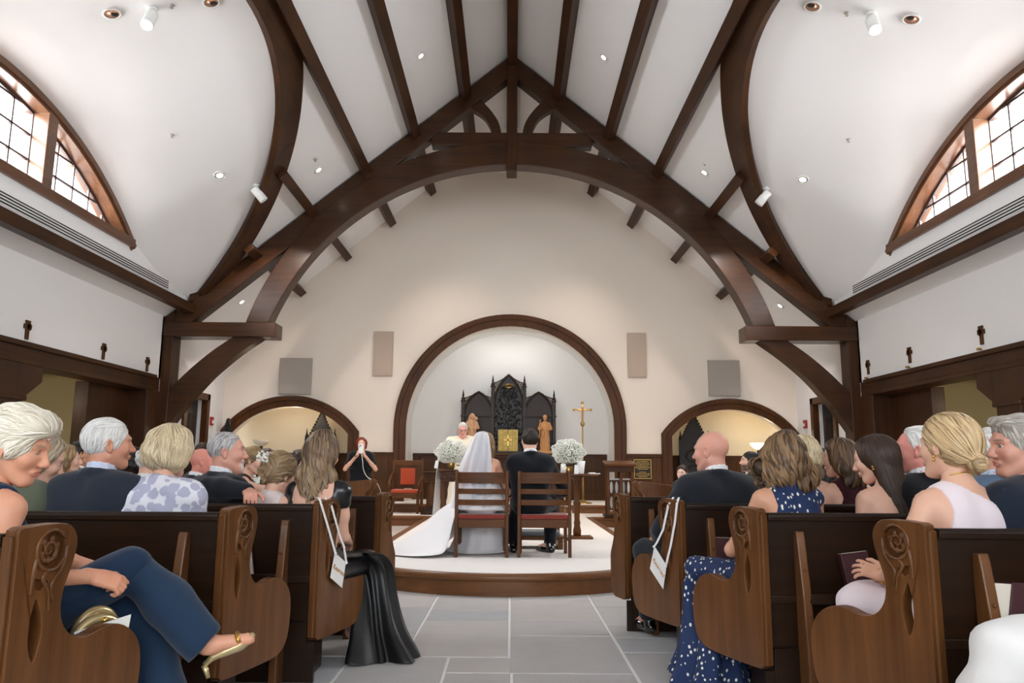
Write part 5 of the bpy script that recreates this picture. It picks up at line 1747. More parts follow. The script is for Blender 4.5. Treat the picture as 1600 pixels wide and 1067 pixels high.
def head_solid(h, sex, age=0, nose=1.0, jaw=1.0, ears=True, lids='open', chin=1.0, beard=0.0):
    S = Solid((-0.105, -0.135, -0.215), (0.105, 0.150, 0.155), h)
    m = sex == 'm'
    S.ell((0, -0.016, 0.032), (0.073, 0.094, 0.086), 0.0)
    S.ell((0, 0.018, 0.012), (0.066, 0.076, 0.082), 0.02)
    jw = (0.056 if m else 0.051) * jaw
    S.ell((0, 0.028, -0.045), (jw, 0.060, 0.064), 0.03)
    S.ell((0, 0.063, -0.094), (0.026 if m else 0.021, 0.024, 0.020 * chin), 0.025)
    for sx in (-1, 1):
        S.cap((sx * jw * 0.98, -0.005, -0.055), (sx * 0.022, 0.062, -0.098), 0.016, 0.014, 0.03)
        S.ell((sx * 0.040, 0.060, -0.022), (0.022, 0.024, 0.022), 0.025)           # cheek
        S.cap((sx * 0.016, 0.089, 0.028), (sx * 0.046, 0.074, 0.029), 0.010 if m else 0.006, 0.008 if m else 0.006, 0.016)   # brow
        S.ell((sx * 0.032, 0.095, 0.009), (0.017, 0.016, 0.011), 0.010, op='s')    # socket
    S.cap((0, 0.088, 0.018), (0, 0.110 + 0.004 * (nose - 1) * 3, -0.024), 0.0075, 0.0115 * nose, 0.012)
    S.ell((0, 0.112 + 0.010 * (nose - 1), -0.028), (0.0115, 0.0105, 0.010), 0.008)
    for sx in (-1, 1):
        S.ell((sx * 0.0125 * nose, 0.100, -0.031), (0.008, 0.010, 0.008), 0.007)
    # mouth
    S.cap((-0.020, 0.086, -0.0575), (0.020, 0.086, -0.0575), 0.0075, 0.0075, 0.008)
    S.ell((0, 0.0935, -0.0545), (0.020, 0.0075, 0.0060), 0.006)
    S.ell((0, 0.0925, -0.0660), (0.017, 0.0080, 0.0065), 0.006)
    S.cap((-0.021, 0.0985, -0.0605), (0.021, 0.0985, -0.0605), 0.0026, 0.0026, 0.003, 's')
    for sx in (-1, 1):                                                              # lids
        c = V3(sx * 0.031, 0.0745, 0.008)
        L = Solid(c - 0.022, c + 0.022, h)
        L.ell(c, (0.0155, 0.0148, 0.0145), 0.0)
        if lids == 'open':
            L.box(c + V3(0, 0.014, -0.0005), (0.0125, 0.012, 0.0048), 0.004, 0.002, op='s')
        elif lids == 'half':
            L.box(c + V3(0, 0.014, -0.0045), (0.0120, 0.012, 0.0028), 0.002, 0.002, op='s')
        g = S.slab(c - 0.021, c + 0.021)
        sl = g[0]
        P = np.stack(np.broadcast_arrays(g[1], g[2], g[3]), -1).reshape(-1, 3).astype(float)
        d = L.samp(P).reshape(S.F[sl].shape).astype(np.float32)
        S.mix(sl, d, 0.003, 'u')
    if beard:
        S.ell((0, 0.066, -0.098), (0.034, 0.034, 0.034), 0.015)
        S.cap((-0.025, 0.090, -0.052), (0.025, 0.090, -0.052), 0.008, 0.008, 0.008)
    if ears:
        for sx in (-1, 1):
            rt = rotm(sx * -22, 0, sx * 8)
            S.ell((sx * 0.078, -0.012, -0.002), (0.009, 0.020, 0.032), 0.006, rt)
            S.ell((sx * 0.085, -0.006, 0.002), (0.006, 0.011, 0.018), 0.004, rt, 's')
            S.ell((sx * 0.076, -0.004, -0.028), (0.007, 0.008, 0.010), 0.006)
    # neck
    nr = 0.057 if m else 0.046
    S.cap((0, -0.022, -0.06), (0, -0.040, -0.24), nr, nr * 1.06, 0.025)
    return S


def head_cols(v, skin, lip, brow, stubble=None, scalp=None, blush=0.12, goatee=False):
    c = np.tile(np.array(lin(skin)), (len(v), 1))
    x, y, z = v[:, 0], v[:, 1], v[:, 2]

    def blend(mask, col, amt=1.0):
        w = (np.clip(mask, 0, 1) * amt)[:, None]
        c[:] = c * (1 - w) + np.array(lin(col)) * w
    blend(1 - ((np.abs(x) - 0.042) / 0.022) ** 2 - ((z + 0.024) / 0.024) ** 2 - (y < 0.03) * 9, (214, 120, 104), blush * 2)
    blend(1.2 - ((x) / 0.016) ** 2 - ((z + 0.028) / 0.014) ** 2 - (y < 0.09) * 9, (212, 124, 106), blush * 1.6)
    if scalp:
        blend(np.clip((-(0.85 * y - 0.526 * z) + 0.030) / 0.012, 0, 1) * (z > -0.07) * (np.clip((z + 0.06) / 0.03, 0, 1)), scalp, 0.6)
    if stubble:
        gl = np.clip((0.034 - np.abs(x)) / 0.008, 0, 1) if goatee else 1.0
        blend(gl * np.clip((np.minimum(0.02 + 0.75 * (y - 0.005), 0.024) - (z + 0.062)) / 0.012, 0, 1) * np.clip((z + 0.125) / 0.015, 0, 1) * (y > 0.0), stubble, 0.85)
        blend(1.4 - (x / 0.03) ** 2 - ((z + 0.046) / 0.007) ** 2 - (y < 0.07) * 9, stubble, 0.85)
    blend(1.5 * (1 - (x / 0.0235) ** 2 - ((z + 0.0605) / 0.0115) ** 2) - (y < 0.084) * 9, lip, 0.9)
    blend(1.6 - ((np.abs(x) - 0.032) / 0.019) ** 2 - ((z - 0.0325 + 5 * (np.abs(x) - 0.034) ** 2) / (0.0045 if stubble or scalp else 0.0036)) ** 2 - (y < 0.05) * 9, brow, 0.85)
    blend(1.4 - ((np.abs(x) - 0.031) / 0.013) ** 2 - ((z - 0.0135) / 0.0025) ** 2 - (y < 0.07) * 9, (70, 46, 38), 0.7)
    return c


def strands(S, seeds, dirf, rs, n, steps, step, w, cols, lift=0.003, wave=0.0, wfreq=40.0, seedv=0, flare=0.0, grav=0.0):
    """hair locks laid along the surface of S, following dirf; returns verts, quads, colours"""
    P = seeds[rs.randint(0, len(seeds), n)] + rs.normal(size=(n, 3)) * 0.002
    off = rs.uniform(-0.0015, lift, n)
    ph = rs.uniform(0, 0.7, n) + 14 * P[:, 0] + 30 * (P[:, 1] + 0.05)
    path, nor = [], []
    for i in range(steps + 1):
        g = S.grad(P)
        d = S.samp(P)
        P = P - g * (d - off - flare * (i / steps) ** 2 * rs.uniform(0.2, 1, n))[:, None]
        path.append(P.copy())
        nor.append(g)
        D = dirf(P)
        D = D - g * np.sum(D * g, 1, keepdims=True)
        D = D / (np.linalg.norm(D, axis=1, keepdims=True) + 1e-6)
        if wave:
            sd = np.cross(g, D)
            D = D + sd * (wave * np.sin(wfreq * step * i + ph))[:, None]
        P = P + D * step
    path = np.stack(path, 1)
    nor = np.stack(nor, 1)
    T = np.gradient(path, axis=1)
    T /= np.linalg.norm(T, axis=2, keepdims=True) + 1e-9
    B = np.cross(T, nor)
    m = steps + 1
    u = np.linspace(0, 1, m)
    prof = (np.clip(np.minimum(u * 5 + 0.35, (1 - u) * 2.6 + 0.06), 0, 1))[None, :, None]
    ww = (w * rs.uniform(0.6, 1.4, n))[:, None, None] * prof
    a, b, c = path + B * ww, path - B * ww, path + nor * ww * 0.75
    V = np.stack([a, c, b], 2).reshape(-1, 3)
    idx = (np.arange(n)[:, None] * m + np.arange(m - 1)[None, :]) * 3
    q = np.stack([np.stack([idx + k0, idx + k1, idx + 3 + k1, idx + 3 + k0], -1) for k0, k1 in ((0, 1), (1, 2))], 2).reshape(-1, 4)
    cs = np.array([lin(cc) for cc in cols])
    t = rs.uniform(0, len(cs) - 1.001, n) * 1.0
    i0 = t.astype(int)
    f = (t - i0)[:, None]
    ck = cs[i0] * (1 - f) + cs[np.minimum(i0 + 1, len(cs) - 1)] * f
    C = np.repeat(ck, m * 3, axis=0)
    return V, q, C


def locks(S, seeds, dirf, rs, ng, per, steps, step, w, cols, amp, turns, rad=0.008):
    """wavy locks: guides run down the surface, swing wider towards their ends, and carry a bundle of strands each"""
    P = seeds[rs.randint(0, len(seeds), ng)].copy()
    x0 = P[:, 0].copy()
    path, nor = [], []
    for i in range(steps + 1):
        g = S.grad(P)
        P = P - g * (S.samp(P) - 0.003)[:, None]
        path.append(P.copy())
        nor.append(g)
        D = dirf(P)
        D = D - g * np.sum(D * g, 1, keepdims=True)
        P = P + D / (np.linalg.norm(D, axis=1, keepdims=True) + 1e-6) * step
    path, nor = np.stack(path, 1), np.stack(nor, 1)
    T = np.gradient(path, axis=1)
    T /= np.linalg.norm(T, axis=2, keepdims=True) + 1e-9
    B = np.cross(T, nor)
    m = steps + 1
    u = np.linspace(0, 1, m)
    ph = (x0 * 26 + rs.uniform(0, 2.2, ng))[:, None]
    tn = (turns * rs.uniform(0.8, 1.2, ng))[:, None]
    a = (amp * rs.uniform(0.6, 1.3, ng))[:, None] * (0.12 + 0.88 * u[None, :] ** 1.3)
    f = 2 * math.pi * tn * u[None, :] ** 1.15 + ph
    path = path + B * (a * np.cos(f))[..., None] + nor * (a * 0.6 * (np.sin(f) + 0.8))[..., None]
    r = rad * (1.0 - 0.55 * u)[None, None, :]
    an = rs.uniform(0, 6.28, (ng, per))[..., None] + u[None, None, :] * rs.uniform(-1.5, 1.5, (ng, per))[..., None]
    rr = np.sqrt(rs.uniform(0, 1, (ng, per)))[..., None] * r
    path = path[:, None] + B[:, None] * (rr * np.cos(an) * 1.5)[..., None] + nor[:, None] * (rr * np.sin(an) * 0.7)[..., None]
    n = ng * per
    path = path.reshape(n, m, 3)
    nor, B = np.repeat(nor, per, 0), np.repeat(B, per, 0)
    prof = (np.clip(np.minimum(u * 5 + 0.35, (1 - u) * 3 + 0.06), 0, 1))[None, :, None]
    ww = (w * rs.uniform(0.6, 1.4, n))[:, None, None] * prof
    V = np.stack([path + B * ww, path + nor * ww * 0.8, path - B * ww], 2).reshape(-1, 3)
    idx = (np.arange(n)[:, None] * m + np.arange(m - 1)[None, :]) * 3
    q = np.stack([np.stack([idx + k0, idx + k1, idx + 3 + k1, idx + 3 + k0], -1) for k0, k1 in ((0, 1), (1, 2))], 2).reshape(-1, 4)
    cs = np.array([lin(c) for c in cols])
    tg = np.repeat(rs.uniform(0, len(cs) - 1.001, ng), per) + rs.uniform(-0.3, 0.3, n)
    tg = np.clip(tg, 0, len(cs) - 1.001)
    i0 = tg.astype(int)
    ck = cs[i0] * (1 - (tg - i0))[:, None] + cs[i0 + 1] * (tg - i0)[:, None]
    tip = cs[np.argmax(cs.sum(1))]
    C = ck[:, None, :] * (1 - 0.45 * u[None, :, None] ** 1.5) + tip[None, None, :] * 0.45 * u[None, :, None] ** 1.5
    return V, q, np.repeat(C.reshape(-1, 3), 3, axis=0)


def hair(style, cols, h, seed, near, o):
    """hair in head space: list of (verts, quads), list of colours"""
    rs = np.random.RandomState(seed)
    L = o.get('len', 0.25)
    lo, hi = V3(-0.16, -0.20, -0.16), V3(0.16, 0.15, 0.19)
    if style in ('long', 'halfup'):
        lo = V3(-0.21, -0.25, -0.20 - L)
    S = Solid(lo, hi, h)
    vol = o.get('vol', 0.0)
    cp = lambda g=0.0: S.ell((0, -0.016, 0.036), (0.080 + vol + g, 0.101 + vol + g, 0.090 + vol * 1.2 + g), 0.0)
    face = o.get('face', 0.033)
    k = 0.02
    crown = V3(o.get('part', 0.0), -0.02, 0.14)
    down = lambda P: nrm_rows(P - crown) * 0.8 + V3(0, -0.1, -1.0)
    dirf = down
    wave, steps, step, lift, flare = 0.0, 9, 0.012, 0.003, 0.0
    if style == 'short':
        cp()
        S.plane((0, 0.0, 0.0), (0, 0, -1)) if False else None
        S.plane((0, face * 0.85, -face * 0.526), (0, 0.85, -0.526))
        S.plane((0, -0.05, o.get('nape', -0.062)), (0, -0.2, -1))
        for sx in (-1, 1):
            S.ell((sx * 0.088, -0.006, -0.022), (0.020, 0.026, 0.044), 0.004, op='s')
        if o.get('quiff'):
            S.cap((-0.045, 0.055, 0.100), (0.045, 0.060, 0.098), 0.020, 0.020, 0.03)
        sw = V3(*o.get('sweep', (0.3, -0.7, -0.4)))
        dirf = lambda P: np.where((P[:, 2:3] > 0.085), sw[None, :], V3(0, -0.35, -1.0)[None, :])
        steps, step, lift = 6, 0.008, 0.003
    elif style == 'bob':
        cp(0.012)
        S.ell((0, -0.045, -0.01), (0.098 + vol, 0.088 + vol, 0.095), 0.05)
        for sx in (-1, 1):
            S.ell((sx * 0.062, 0.0, -0.01), (0.034 + vol * 0.5, 0.058, 0.075), 0.03)
        S.plane((0, face * 0.85, -face * 0.526), (0, 0.9, -0.32), 0.02)
        S.plane((0, 0, o.get('nape', -0.105)), (0, -0.35, -1), 0.012)
        S.warp(lambda X, Y, Z: 0.004 * np.sin(55 * X + 20 * Z) * np.sin(42 * Y - 30 * Z + 2) + 0.003 * np.sin(80 * Z + 30 * X))
        wave = 0.35
        steps, step, lift = 10, 0.013, 0.004
    elif style == 'swept':        # short, full, brushed up and across
        cp(0.010)
        S.ell((0.0, 0.010, 0.075), (0.080, 0.095, 0.060), 0.04)
        S.cap((0.050, 0.058, 0.092), (-0.055, 0.055, 0.084), 0.034, 0.032, 0.03)
        S.cap((-0.070, 0.045, 0.060), (-0.079, 0.026, 0.015), 0.020, 0.008, 0.03)
        for sx in (-1, 1):
            S.cap((sx * 0.072, 0.03, 0.03), (sx * 0.080, 0.014, -0.018), 0.018, 0.008, 0.02)
        S.ell((0, -0.06, -0.03), (0.072, 0.055, 0.062), 0.04)
        S.plane((0, -0.05, -0.088), (0, -0.3, -1), 0.01)
        S.ell((0, 0.085, -0.045), (0.066, 0.070, 0.085), 0.012, op='s')
        S.ell((0, 0.100, 0.018), (0.062, 0.052, 0.062), 0.010, op='s')
        for sx in (-1, 1):
            S.ell((sx * 0.092, -0.006, -0.030), (0.024, 0.024, 0.038), 0.006, op='s')
        S.warp(lambda X, Y, Z: 0.003 * np.sin(60 * Z + 25 * Y) * np.sin(35 * X + 3) + 0.002 * np.sin(90 * Y + 20 * X))
        def dirf(P):
            t = np.clip((P[:, 2:3] - 0.01) / 0.06, 0, 1)
            return V3(-0.22, -0.95, 0.0)[None, :] * t + V3(0.0, -0.45, -0.9)[None, :] * (1 - t)
        wave = 0.25
        steps, step, lift = 10, 0.013, 0.005
    elif style in ('long', 'halfup'):
        cp(0.006)
        wd = o.get('wd', 0.10)
        S.ell((0, -0.05, -0.02), (0.086 + vol, 0.072 + vol, 0.10), 0.05)
        z0 = -0.03
        cx = o.get('cx', 0.0)
        for j, fx in enumerate((-1, -0.5, 0, 0.5, 1)):
            a = V3(fx * wd * 0.72, -0.055 + 0.03 * abs(fx), z0)
            amp = o.get('curl', 0.02)
            pts = [a]
            nseg = 6
            for i in range(1, nseg + 1):
                t = i / nseg
                pts.append(V3(fx * wd * (0.75 + 0.30 * t) + cx * t + amp * math.sin(t * 7 + j * 2.1 + seed), -0.062 + 0.028 * abs(fx) - o.get('back', 0.045) * t + amp * 0.5 * math.cos(t * 6 + j), z0 - L * t * (1 - 0.12 * abs(fx) * ((j * 7 + seed) % 3) / 2)))
            rr_ = [0.034 * (1 - 0.55 * (i / nseg) ** 2.0) + 0.004 for i in range(nseg + 1)]
            S.chain(pts, rr_, 0.022)
        for sx in (-1, 1):     # locks in front of the shoulders / by the cheeks
            if o.get('side', 1):
                S.chain([V3(sx * 0.070, 0.030, 0.035), V3(sx * 0.084, 0.020, -0.03), V3(sx * 0.090, 0.005, -0.10), V3(sx * 0.094, -0.01, -0.10 - L * 0.4)], [0.020, 0.020, 0.020, 0.010], 0.025)
        S.ell((0, 0.090, -0.035), (0.060, 0.068, 0.100), 0.012, op='s')
        S.plane((0, face * 0.85 + 0.015, -face * 0.526), (0, 0.95, -0.25), 0.015) if o.get('faceplane', 1) else None
        if style == 'halfup':
            S.ell((0, -0.095, 0.035), (0.038, 0.026, 0.030), 0.02)
            S.ell((0, -0.02, 0.105), (0.062, 0.075, 0.040), 0.03)
        S.warp(lambda X, Y, Z: o.get('lump', 0.004) * (np.sin(44 * X + 16 * Z + seed + 1.5 * np.sin(26 * Z)) + 0.6 * np.sin(30 * Z + 30 * X + 22 * Y)))
        wave = o.get('wave', 0.5)
        steps, step, lift, flare = int(9 + L * 32), 0.015, 0.0035, 0.008 * o.get('curl', 0.02) * 50
        dirf = lambda P: nrm_rows(P - crown) * np.clip((P[:, 2:3] - 0.02) * 12, 0, 0.9) + V3(0, -0.02, -1.0)
    elif style == 'bun':
        cp(0.004)
        S.ell((0, -0.045, -0.005), (0.080, 0.072, 0.072), 0.04)
        S.plane((0, face * 0.85, -face * 0.526), (0, 0.85, -0.526))
        for sx in (-1, 1):
            S.ell((sx * 0.090, -0.004, -0.03), (0.022, 0.026, 0.038), 0.006, op='s')
        S.plane((0, -0.05, -0.075), (0, 0.25, -1), 0.01)
        bc = V3(0, -0.118, -0.060)
        S.ell(bc, (0.036, 0.030, 0.032), 0.012)
        S.warp(lambda X, Y, Z: 0.0022 * np.sin(130 * X + 40 * Z) * (Y > -0.10))
        dirf = lambda P: (bc - P) + V3(0, 0, 0.0)
        steps, step, lift = 10, 0.013, 0.004
    elif style == 'updo':
        cp(0.006)
        S.plane((0, face * 0.85, -face * 0.526), (0, 0.85, -0.526))
        S.plane((0, -0.05, -0.07), (0, 0.2, -1), 0.01)
        for sx in (-1, 1):
            S.ell((sx * 0.090, -0.004, -0.03), (0.022, 0.026, 0.038), 0.006, op='s')
        for i in range(14):
            a = rs.uniform(0, 6.28)
            c = V3(0.045 * math.cos(a) * rs.uniform(0.2, 1), -0.105 + rs.uniform(-0.02, 0.015), o.get('uz', 0.01) + 0.045 * math.sin(a) * rs.uniform(0.2, 1))
            S.ell(c, V3(0.022, 0.02, 0.02) * rs.uniform(0.7, 1.2), 0.006)
        bc = V3(0, -0.12, o.get('uz', 0.01))
        dirf = lambda P: np.where(P[:, 1:2] < -0.09, np.cross(P - bc, V3(0, -1, 0.3)) * 20 + 0.001, (bc - P) * 6)
        wave = 0.3
        steps, step, lift = 10, 0.011, 0.006
    v, q = S.mesh()
    base = np.array(lin(cols[0])) * 0.5 + np.array(lin(cols[1])) * 0.32
    vc = np.tile(base, (len(v), 1)) * (1 + 0.15 * noise3(v, seed, 60))[:, None]
    parts, cc = [(v, q)], [vc]
    if near:
        up = v[v[:, 2] > -0.02] if style in ('long', 'halfup') else v
        n = int(near)
        if o.get('locks'):
            lk = o['locks']
            zs = v[:, 2]
            sd = v[(zs > lk.get('z0', -0.02)) & (zs < lk.get('z1', 0.11)) & (v[:, 1] < 0.03)]
            V, Q, C = locks(S, sd, dirf, rs, lk.get('n', 90), int(lk.get('per', 22) * 0.5), lk.get('steps', 22), lk.get('step', 0.013), o.get('w', 0.002), cols, lk.get('amp', 0.016), lk.get('turns', 1.6), lk.get('rad', 0.008))
            parts.append((V, Q))
            cc.append(C)
            v = up = v[zs > 0.02]
            n = n // 2
        for seeds, nn in ((up, n), (v, n // 2)):
            V, Q, C = strands(S, seeds, dirf, rs, nn, steps, step, o.get('w', 0.0026), cols, lift, wave, o.get('wf', 45.0), seed, flare)
            parts.append((V, Q))
            cc.append(C)
    return parts, cc, S


def nrm_rows(a):
    return a / (np.linalg.norm(a, axis=1, keepdims=True) + 1e-9)


def hand_into(S, wrist, d, back, side, curl=35, spread=6, s=1.0, thumb=35, base_curl=None):
    """palm and five fingers. d: direction of the fingers, back: out of the back of the hand, side: +1 thumb on cross(d, back)"""
    d = nrm(d)
    back = nrm(np.asarray(back) - d * (d @ np.asarray(back)))
    lat = np.cross(d, back) * side         # toward the thumb
    rot = np.stack([lat, d, back], 1)
    w = np.asarray(wrist, float)
    S.box(w + d * 0.047 * s, V3(0.037, 0.047, 0.0135) * s, 0.012 * s, 0.010, rot)
    S.cap(w - d * 0.03 * s, w + d * 0.02 * s, 0.025 * s, 0.026 * s, 0.015)
    fl = [0.070, 0.078, 0.073, 0.058]
    for i, L in enumerate(fl):
        o_ = (0.0275 - 0.0185 * i)
        p = w + d * (0.090 - 0.004 * abs(i - 1.3)) * s + lat * o_ * s
        a = R((base_curl if base_curl is not None else curl * 0.7) + i * 3)
        fd = d * math.cos(R(spread) * (1.5 - i) * 0.5) + lat * math.sin(R(spread) * (1.5 - i))
        for j, fr in enumerate((0.45, 0.31, 0.24)):
            v = fd * math.cos(a) - back * math.sin(a)
            p2 = p + v * L * fr * s
            S.cap(p, p2, (0.0092 - 0.0008 * j) * s, (0.0086 - 0.0009 * j) * s, 0.003)
            p = p2
            a += R(curl + i * 2)
    p = w + d * 0.025 * s + lat * 0.030 * s
    a = R(thumb)
    for j, fr in enumerate((0.042, 0.034, 0.026)):
        v = d * math.cos(a) + lat * math.sin(a) - back * (0.25 + 0.15 * j)
        p2 = p + nrm(v) * fr * s
        S.cap(p, p2, (0.0125 - 0.0014 * j) * s, (0.0113 - 0.0014 * j) * s, 0.006)
        p = p2
        a -= R(14)
    return S


SKIN = dict(fair=(228, 178, 154), ruddy=(216, 152, 132), tan=(206, 150, 118), deep=(186, 128, 98), pale=(234, 190, 170))


def person(name, at, label, face=0, s=1.0, sex='f', seated=True, seat=0.455, z0=0.0, lean=4, tilt=0, twist=0, head=(0, 0, 0), skin='fair', hs=None, outfit=None, hcol=None,
           ho=None, near=2, arms=None, legs=None, lids='open', brow=None, lip=None, stubble=None, scalp=None, nose=1.0, jaw=1.0, glasses=False, ear=False, beard=0, group=None, hand_at=None, fat=0.0, iris=(92, 84, 70), hscale=1.0):
    """near: 3 = fills the foreground, 2 = middle, 1 = far. Returns the root Empty and useful frames"""
    ho = ho or {}
    outfit = outfit or {}
    m = sex == 'm'
    root = empty('person', (at[0], at[1], z0), R(face), label, 'person', group)
    root.scale = (s, s, s)
    hh = {3: 0.0042, 2: 0.0062, 1: 0.0095}[near]
    hb = {3: 0.017, 2: 0.022, 1: 0.026}[near]
    hc = {3: 0.0112, 2: 0.0145, 1: 0.0190}[near]
    hipz = (seat + 0.085) / s if seated else 0.90
    T = np.array((Matrix.Translation((0, 0, hipz)) @ Matrix.Rotation(R(-lean), 4, 'X') @ Matrix.Rotation(R(tilt), 4, 'Y') @ Matrix.Rotation(R(twist), 4, 'Z')))
    tp = lambda *p: (T @ np.array([p[0], p[1], p[2], 1.0]))[:3]
    Tr = T[:3, :3]
    sw = (0.178 if m else 0.152) + fat * 0.4
    sh = {-1: tp(-sw, -0.012, 0.430), 1: tp(sw, -0.012, 0.430)}
    neck = tp(0, -0.012, 0.505)
    Hr = rotm(*head)
    hc_ = neck + Hr @ V3(0, 0.024, 0.150)
    hx = lambda p: hc_ + Hr @ (np.asarray(p) * hscale)
    fc = math.cos(R(face)), math.sin(R(face))
    root.location = (at[0] - s * (fc[0] * hc_[0] - fc[1] * hc_[1]), at[1] - s * (fc[1] * hc_[0] + fc[0] * hc_[1]), z0)
    wl = lambda p: V3((fc[0] * (p[0] - root.location[0]) + fc[1] * (p[1] - root.location[1])) / s, (-fc[1] * (p[0] - root.location[0]) + fc[0] * (p[1] - root.location[1])) / s, (p[2] - z0) / s)
    wd_ = lambda p: V3(fc[0] * p[0] + fc[1] * p[1], -fc[1] * p[0] + fc[0] * p[1], p[2])
    skc = SKIN[skin] if isinstance(skin, str) else skin
    ar = {}
    for sx in (-1, 1):
        d = (arms or {}).get(sx)
        if d is None:
            e = tp(sx * (sw + 0.05), 0.02, 0.17)
            w = tp(sx * 0.07, 0.27, 0.10) if seated else tp(sx * (sw + 0.05), 0.05, -0.08)
            ar[sx] = (e, w, None)
        elif d[0] == 'w':
            hp_ = dict(d[3]) if len(d) > 3 else {}
            for k_ in ('d', 'back'):
                if k_ in hp_:
                    hp_[k_] = tuple(wd_(hp_[k_]))
            ar[sx] = (wl(d[1]), wl(d[2]), hp_)
        else:
            ar[sx] = (V3(*d[0]), V3(*d[1]), d[2] if len(d) > 2 else None)
    lg = {}
    fdir = {-1: V3(0, 1, 0), 1: V3(0, 1, 0)}
    for sx in (-1, 1):
        d = (legs or {}).get(sx)
        hip = tp(sx * 0.085, 0.0, -0.005)
        if d is None:
            if seated:
                kz = (seat + 0.075) / s
                lg[sx] = (hip, V3(sx * 0.10, 0.43, kz), V3(sx * 0.10, 0.42, 0.09 / s))
            else:
                lg[sx] = (hip, V3(sx * 0.09, 0.02, 0.49), V3(sx * 0.085, 0.0, 0.08))
        elif d[0] == 'w':
            lg[sx] = (hip, wl(d[1]), wl(d[2]))
            fdir[sx] = wd_(d[3])
        else:
            lg[sx] = (hip, V3(*d[0]), V3(*d[1]))
            fdir[sx] = V3(*d[2]) if len(d) > 2 else V3(0, 1, 0)

    allp = [hipz * V3(0, 0, 1), hc_] + [p for sx in (-1, 1) for p in (sh[sx], ar[sx][0], ar[sx][1], lg[sx][1], lg[sx][2])]
    lo, hi = np.min(allp, 0) - 0.26, np.max(allp, 0) + 0.26
    lo[2] = max(lo[2], -0.02)

    def torso(S, g=0.0, kk=0.05):
        wv = 0.0 if m else -0.018
        S.ell(tp(0, -0.005, 0.035), V3(0.160 + fat, 0.120 + fat * 0.8, 0.110) + g, kk, Tr)
        S.ell(tp(0, 0.0, 0.17), V3(0.142 + wv + fat, 0.102 + fat, 0.150) + g, kk, Tr)
        S.ell(tp(0, -0.005, 0.325), V3(0.156 + wv * 0.6 + fat * 0.7, 0.108 + fat * 0.4, 0.155) + g, kk, Tr)
        for sx in (-1, 1):
            S.cap(tp(sx * 0.05, -0.03, 0.43), tp(sx * (sw - 0.02), -0.016, 0.428), 0.060 + g, 0.052 + g, 0.04)
            S.cap(tp(sx * 0.02, -0.03, 0.50), tp(sx * (sw - 0.01), -0.02, 0.445), 0.035 + g, 0.038 + g, 0.04)
            S.ell(tp(sx * 0.08, -0.062 if g > 0.015 else -0.07, 0.34), V3(0.065, 0.045, 0.10) + g, 0.04 if g < 0.015 else 0.09, Tr)
            if g > 0.015:
                S.cap(tp(sx * 0.10, -0.03, 0.20), tp(sx * 0.13, -0.03, 0.42), 0.085 + g * 0.5, 0.075 + g * 0.5, 0.08)
            if not m:
                S.ell(tp(sx * 0.072, 0.078, 0.305), V3(0.058, 0.052, 0.058) + g, 0.03)
        return S

    def arm(S, sx, g=0.0, end=1.0, k=0.03):
        e, w, _ = ar[sx]
        f = 1.0 if m else 0.84
        if end < 0.5:
            q_ = sh[sx] + (e - sh[sx]) * end * 2
            S.cap(sh[sx], q_, (0.054 * f) + g, (0.050 * f) + g, k)
            ad = nrm(e - sh[sx])
            S.box(q_ + ad * 0.112, V3(0.11, 0.11, 0.11), 0.002, 0.003, frame(ad), 's')
            return S
        S.cap(sh[sx], sh[sx] * 0.5 + e * 0.5, (0.054 * f) + g, (0.046 * f) + g, k)
        S.cap(sh[sx] * 0.5 + e * 0.5, e, (0.046 * f) + g, (0.040 * f) + g, k)
        if end > 0.5:
            w2 = e + (w - e) * min(1, (end - 0.5) * 2)
            mid = e + (w2 - e) * 0.35
            S.cap(e, mid, (0.041 * f) + g, (0.041 * f) + g, k)
            S.cap(mid, w2, (0.041 * f) + g, (0.030 * f) + g, k)
        return S

    def leg(S, sx, g=0.0, flare=0.0, k=0.03):
        hip, kn, an = lg[sx]
        S.cap(hip, kn, 0.082 + g + fat * 0.3, 0.058 + g, k)
        S.cap(kn, kn * 0.55 + an * 0.45, 0.056 + g, 0.054 + g + flare * 0.5, k)
        S.cap(kn * 0.55 + an * 0.45, an, 0.054 + g + flare * 0.5, 0.036 + g + flare, k)
        return S

    def hem(S, sx):
        ad = nrm(lg[sx][2] - lg[sx][1])
        S.box(lg[sx][2] + ad * 0.105, V3(0.12, 0.12, 0.11), 0.002, 0.003, frame(ad), 's')

    # --- one continuous body
    B = Solid(lo, hi, hb)
    torso(B)
    nr = 0.057 if m else 0.046
    B.cap(tp(0, -0.02, 0.46), hx((0, -0.022, -0.055)), nr * 1.12, nr * 0.98, 0.05)
    hcl = []
    for sx in (-1, 1):
        arm(B, sx, 0.0)
        leg(B, sx, -0.004)
        B.cap(lg[sx][2], lg[sx][2] + nrm(fdir[sx] + V3(0, 0, -0.3)) * 0.15, 0.034, 0.024, 0.03)
    parts, cols = [], []
    v, q = B.mesh()
    parts.append((v, q))
    bc = np.tile(np.array(lin(skc)), (len(v), 1)) * (1 + 0.06 * noise3(v, 5, 30) + 0.03 * noise3(v, 6, 110))[:, None]
    cols.append(bc)
    hd = head_solid(hh, sex, nose=nose, jaw=jaw, lids=lids, beard=beard)
    v, q = hd.mesh()
    cv = head_cols(v, skc, lip or ((190, 104, 96) if not m else (196, 124, 108)), brow or (hcol[0] if hcol else (90, 70, 55)), stubble, scalp, goatee=(beard == 2))
    parts.append((hc_ + (v * hscale) @ Hr.T, q))
    cols.append(cv)
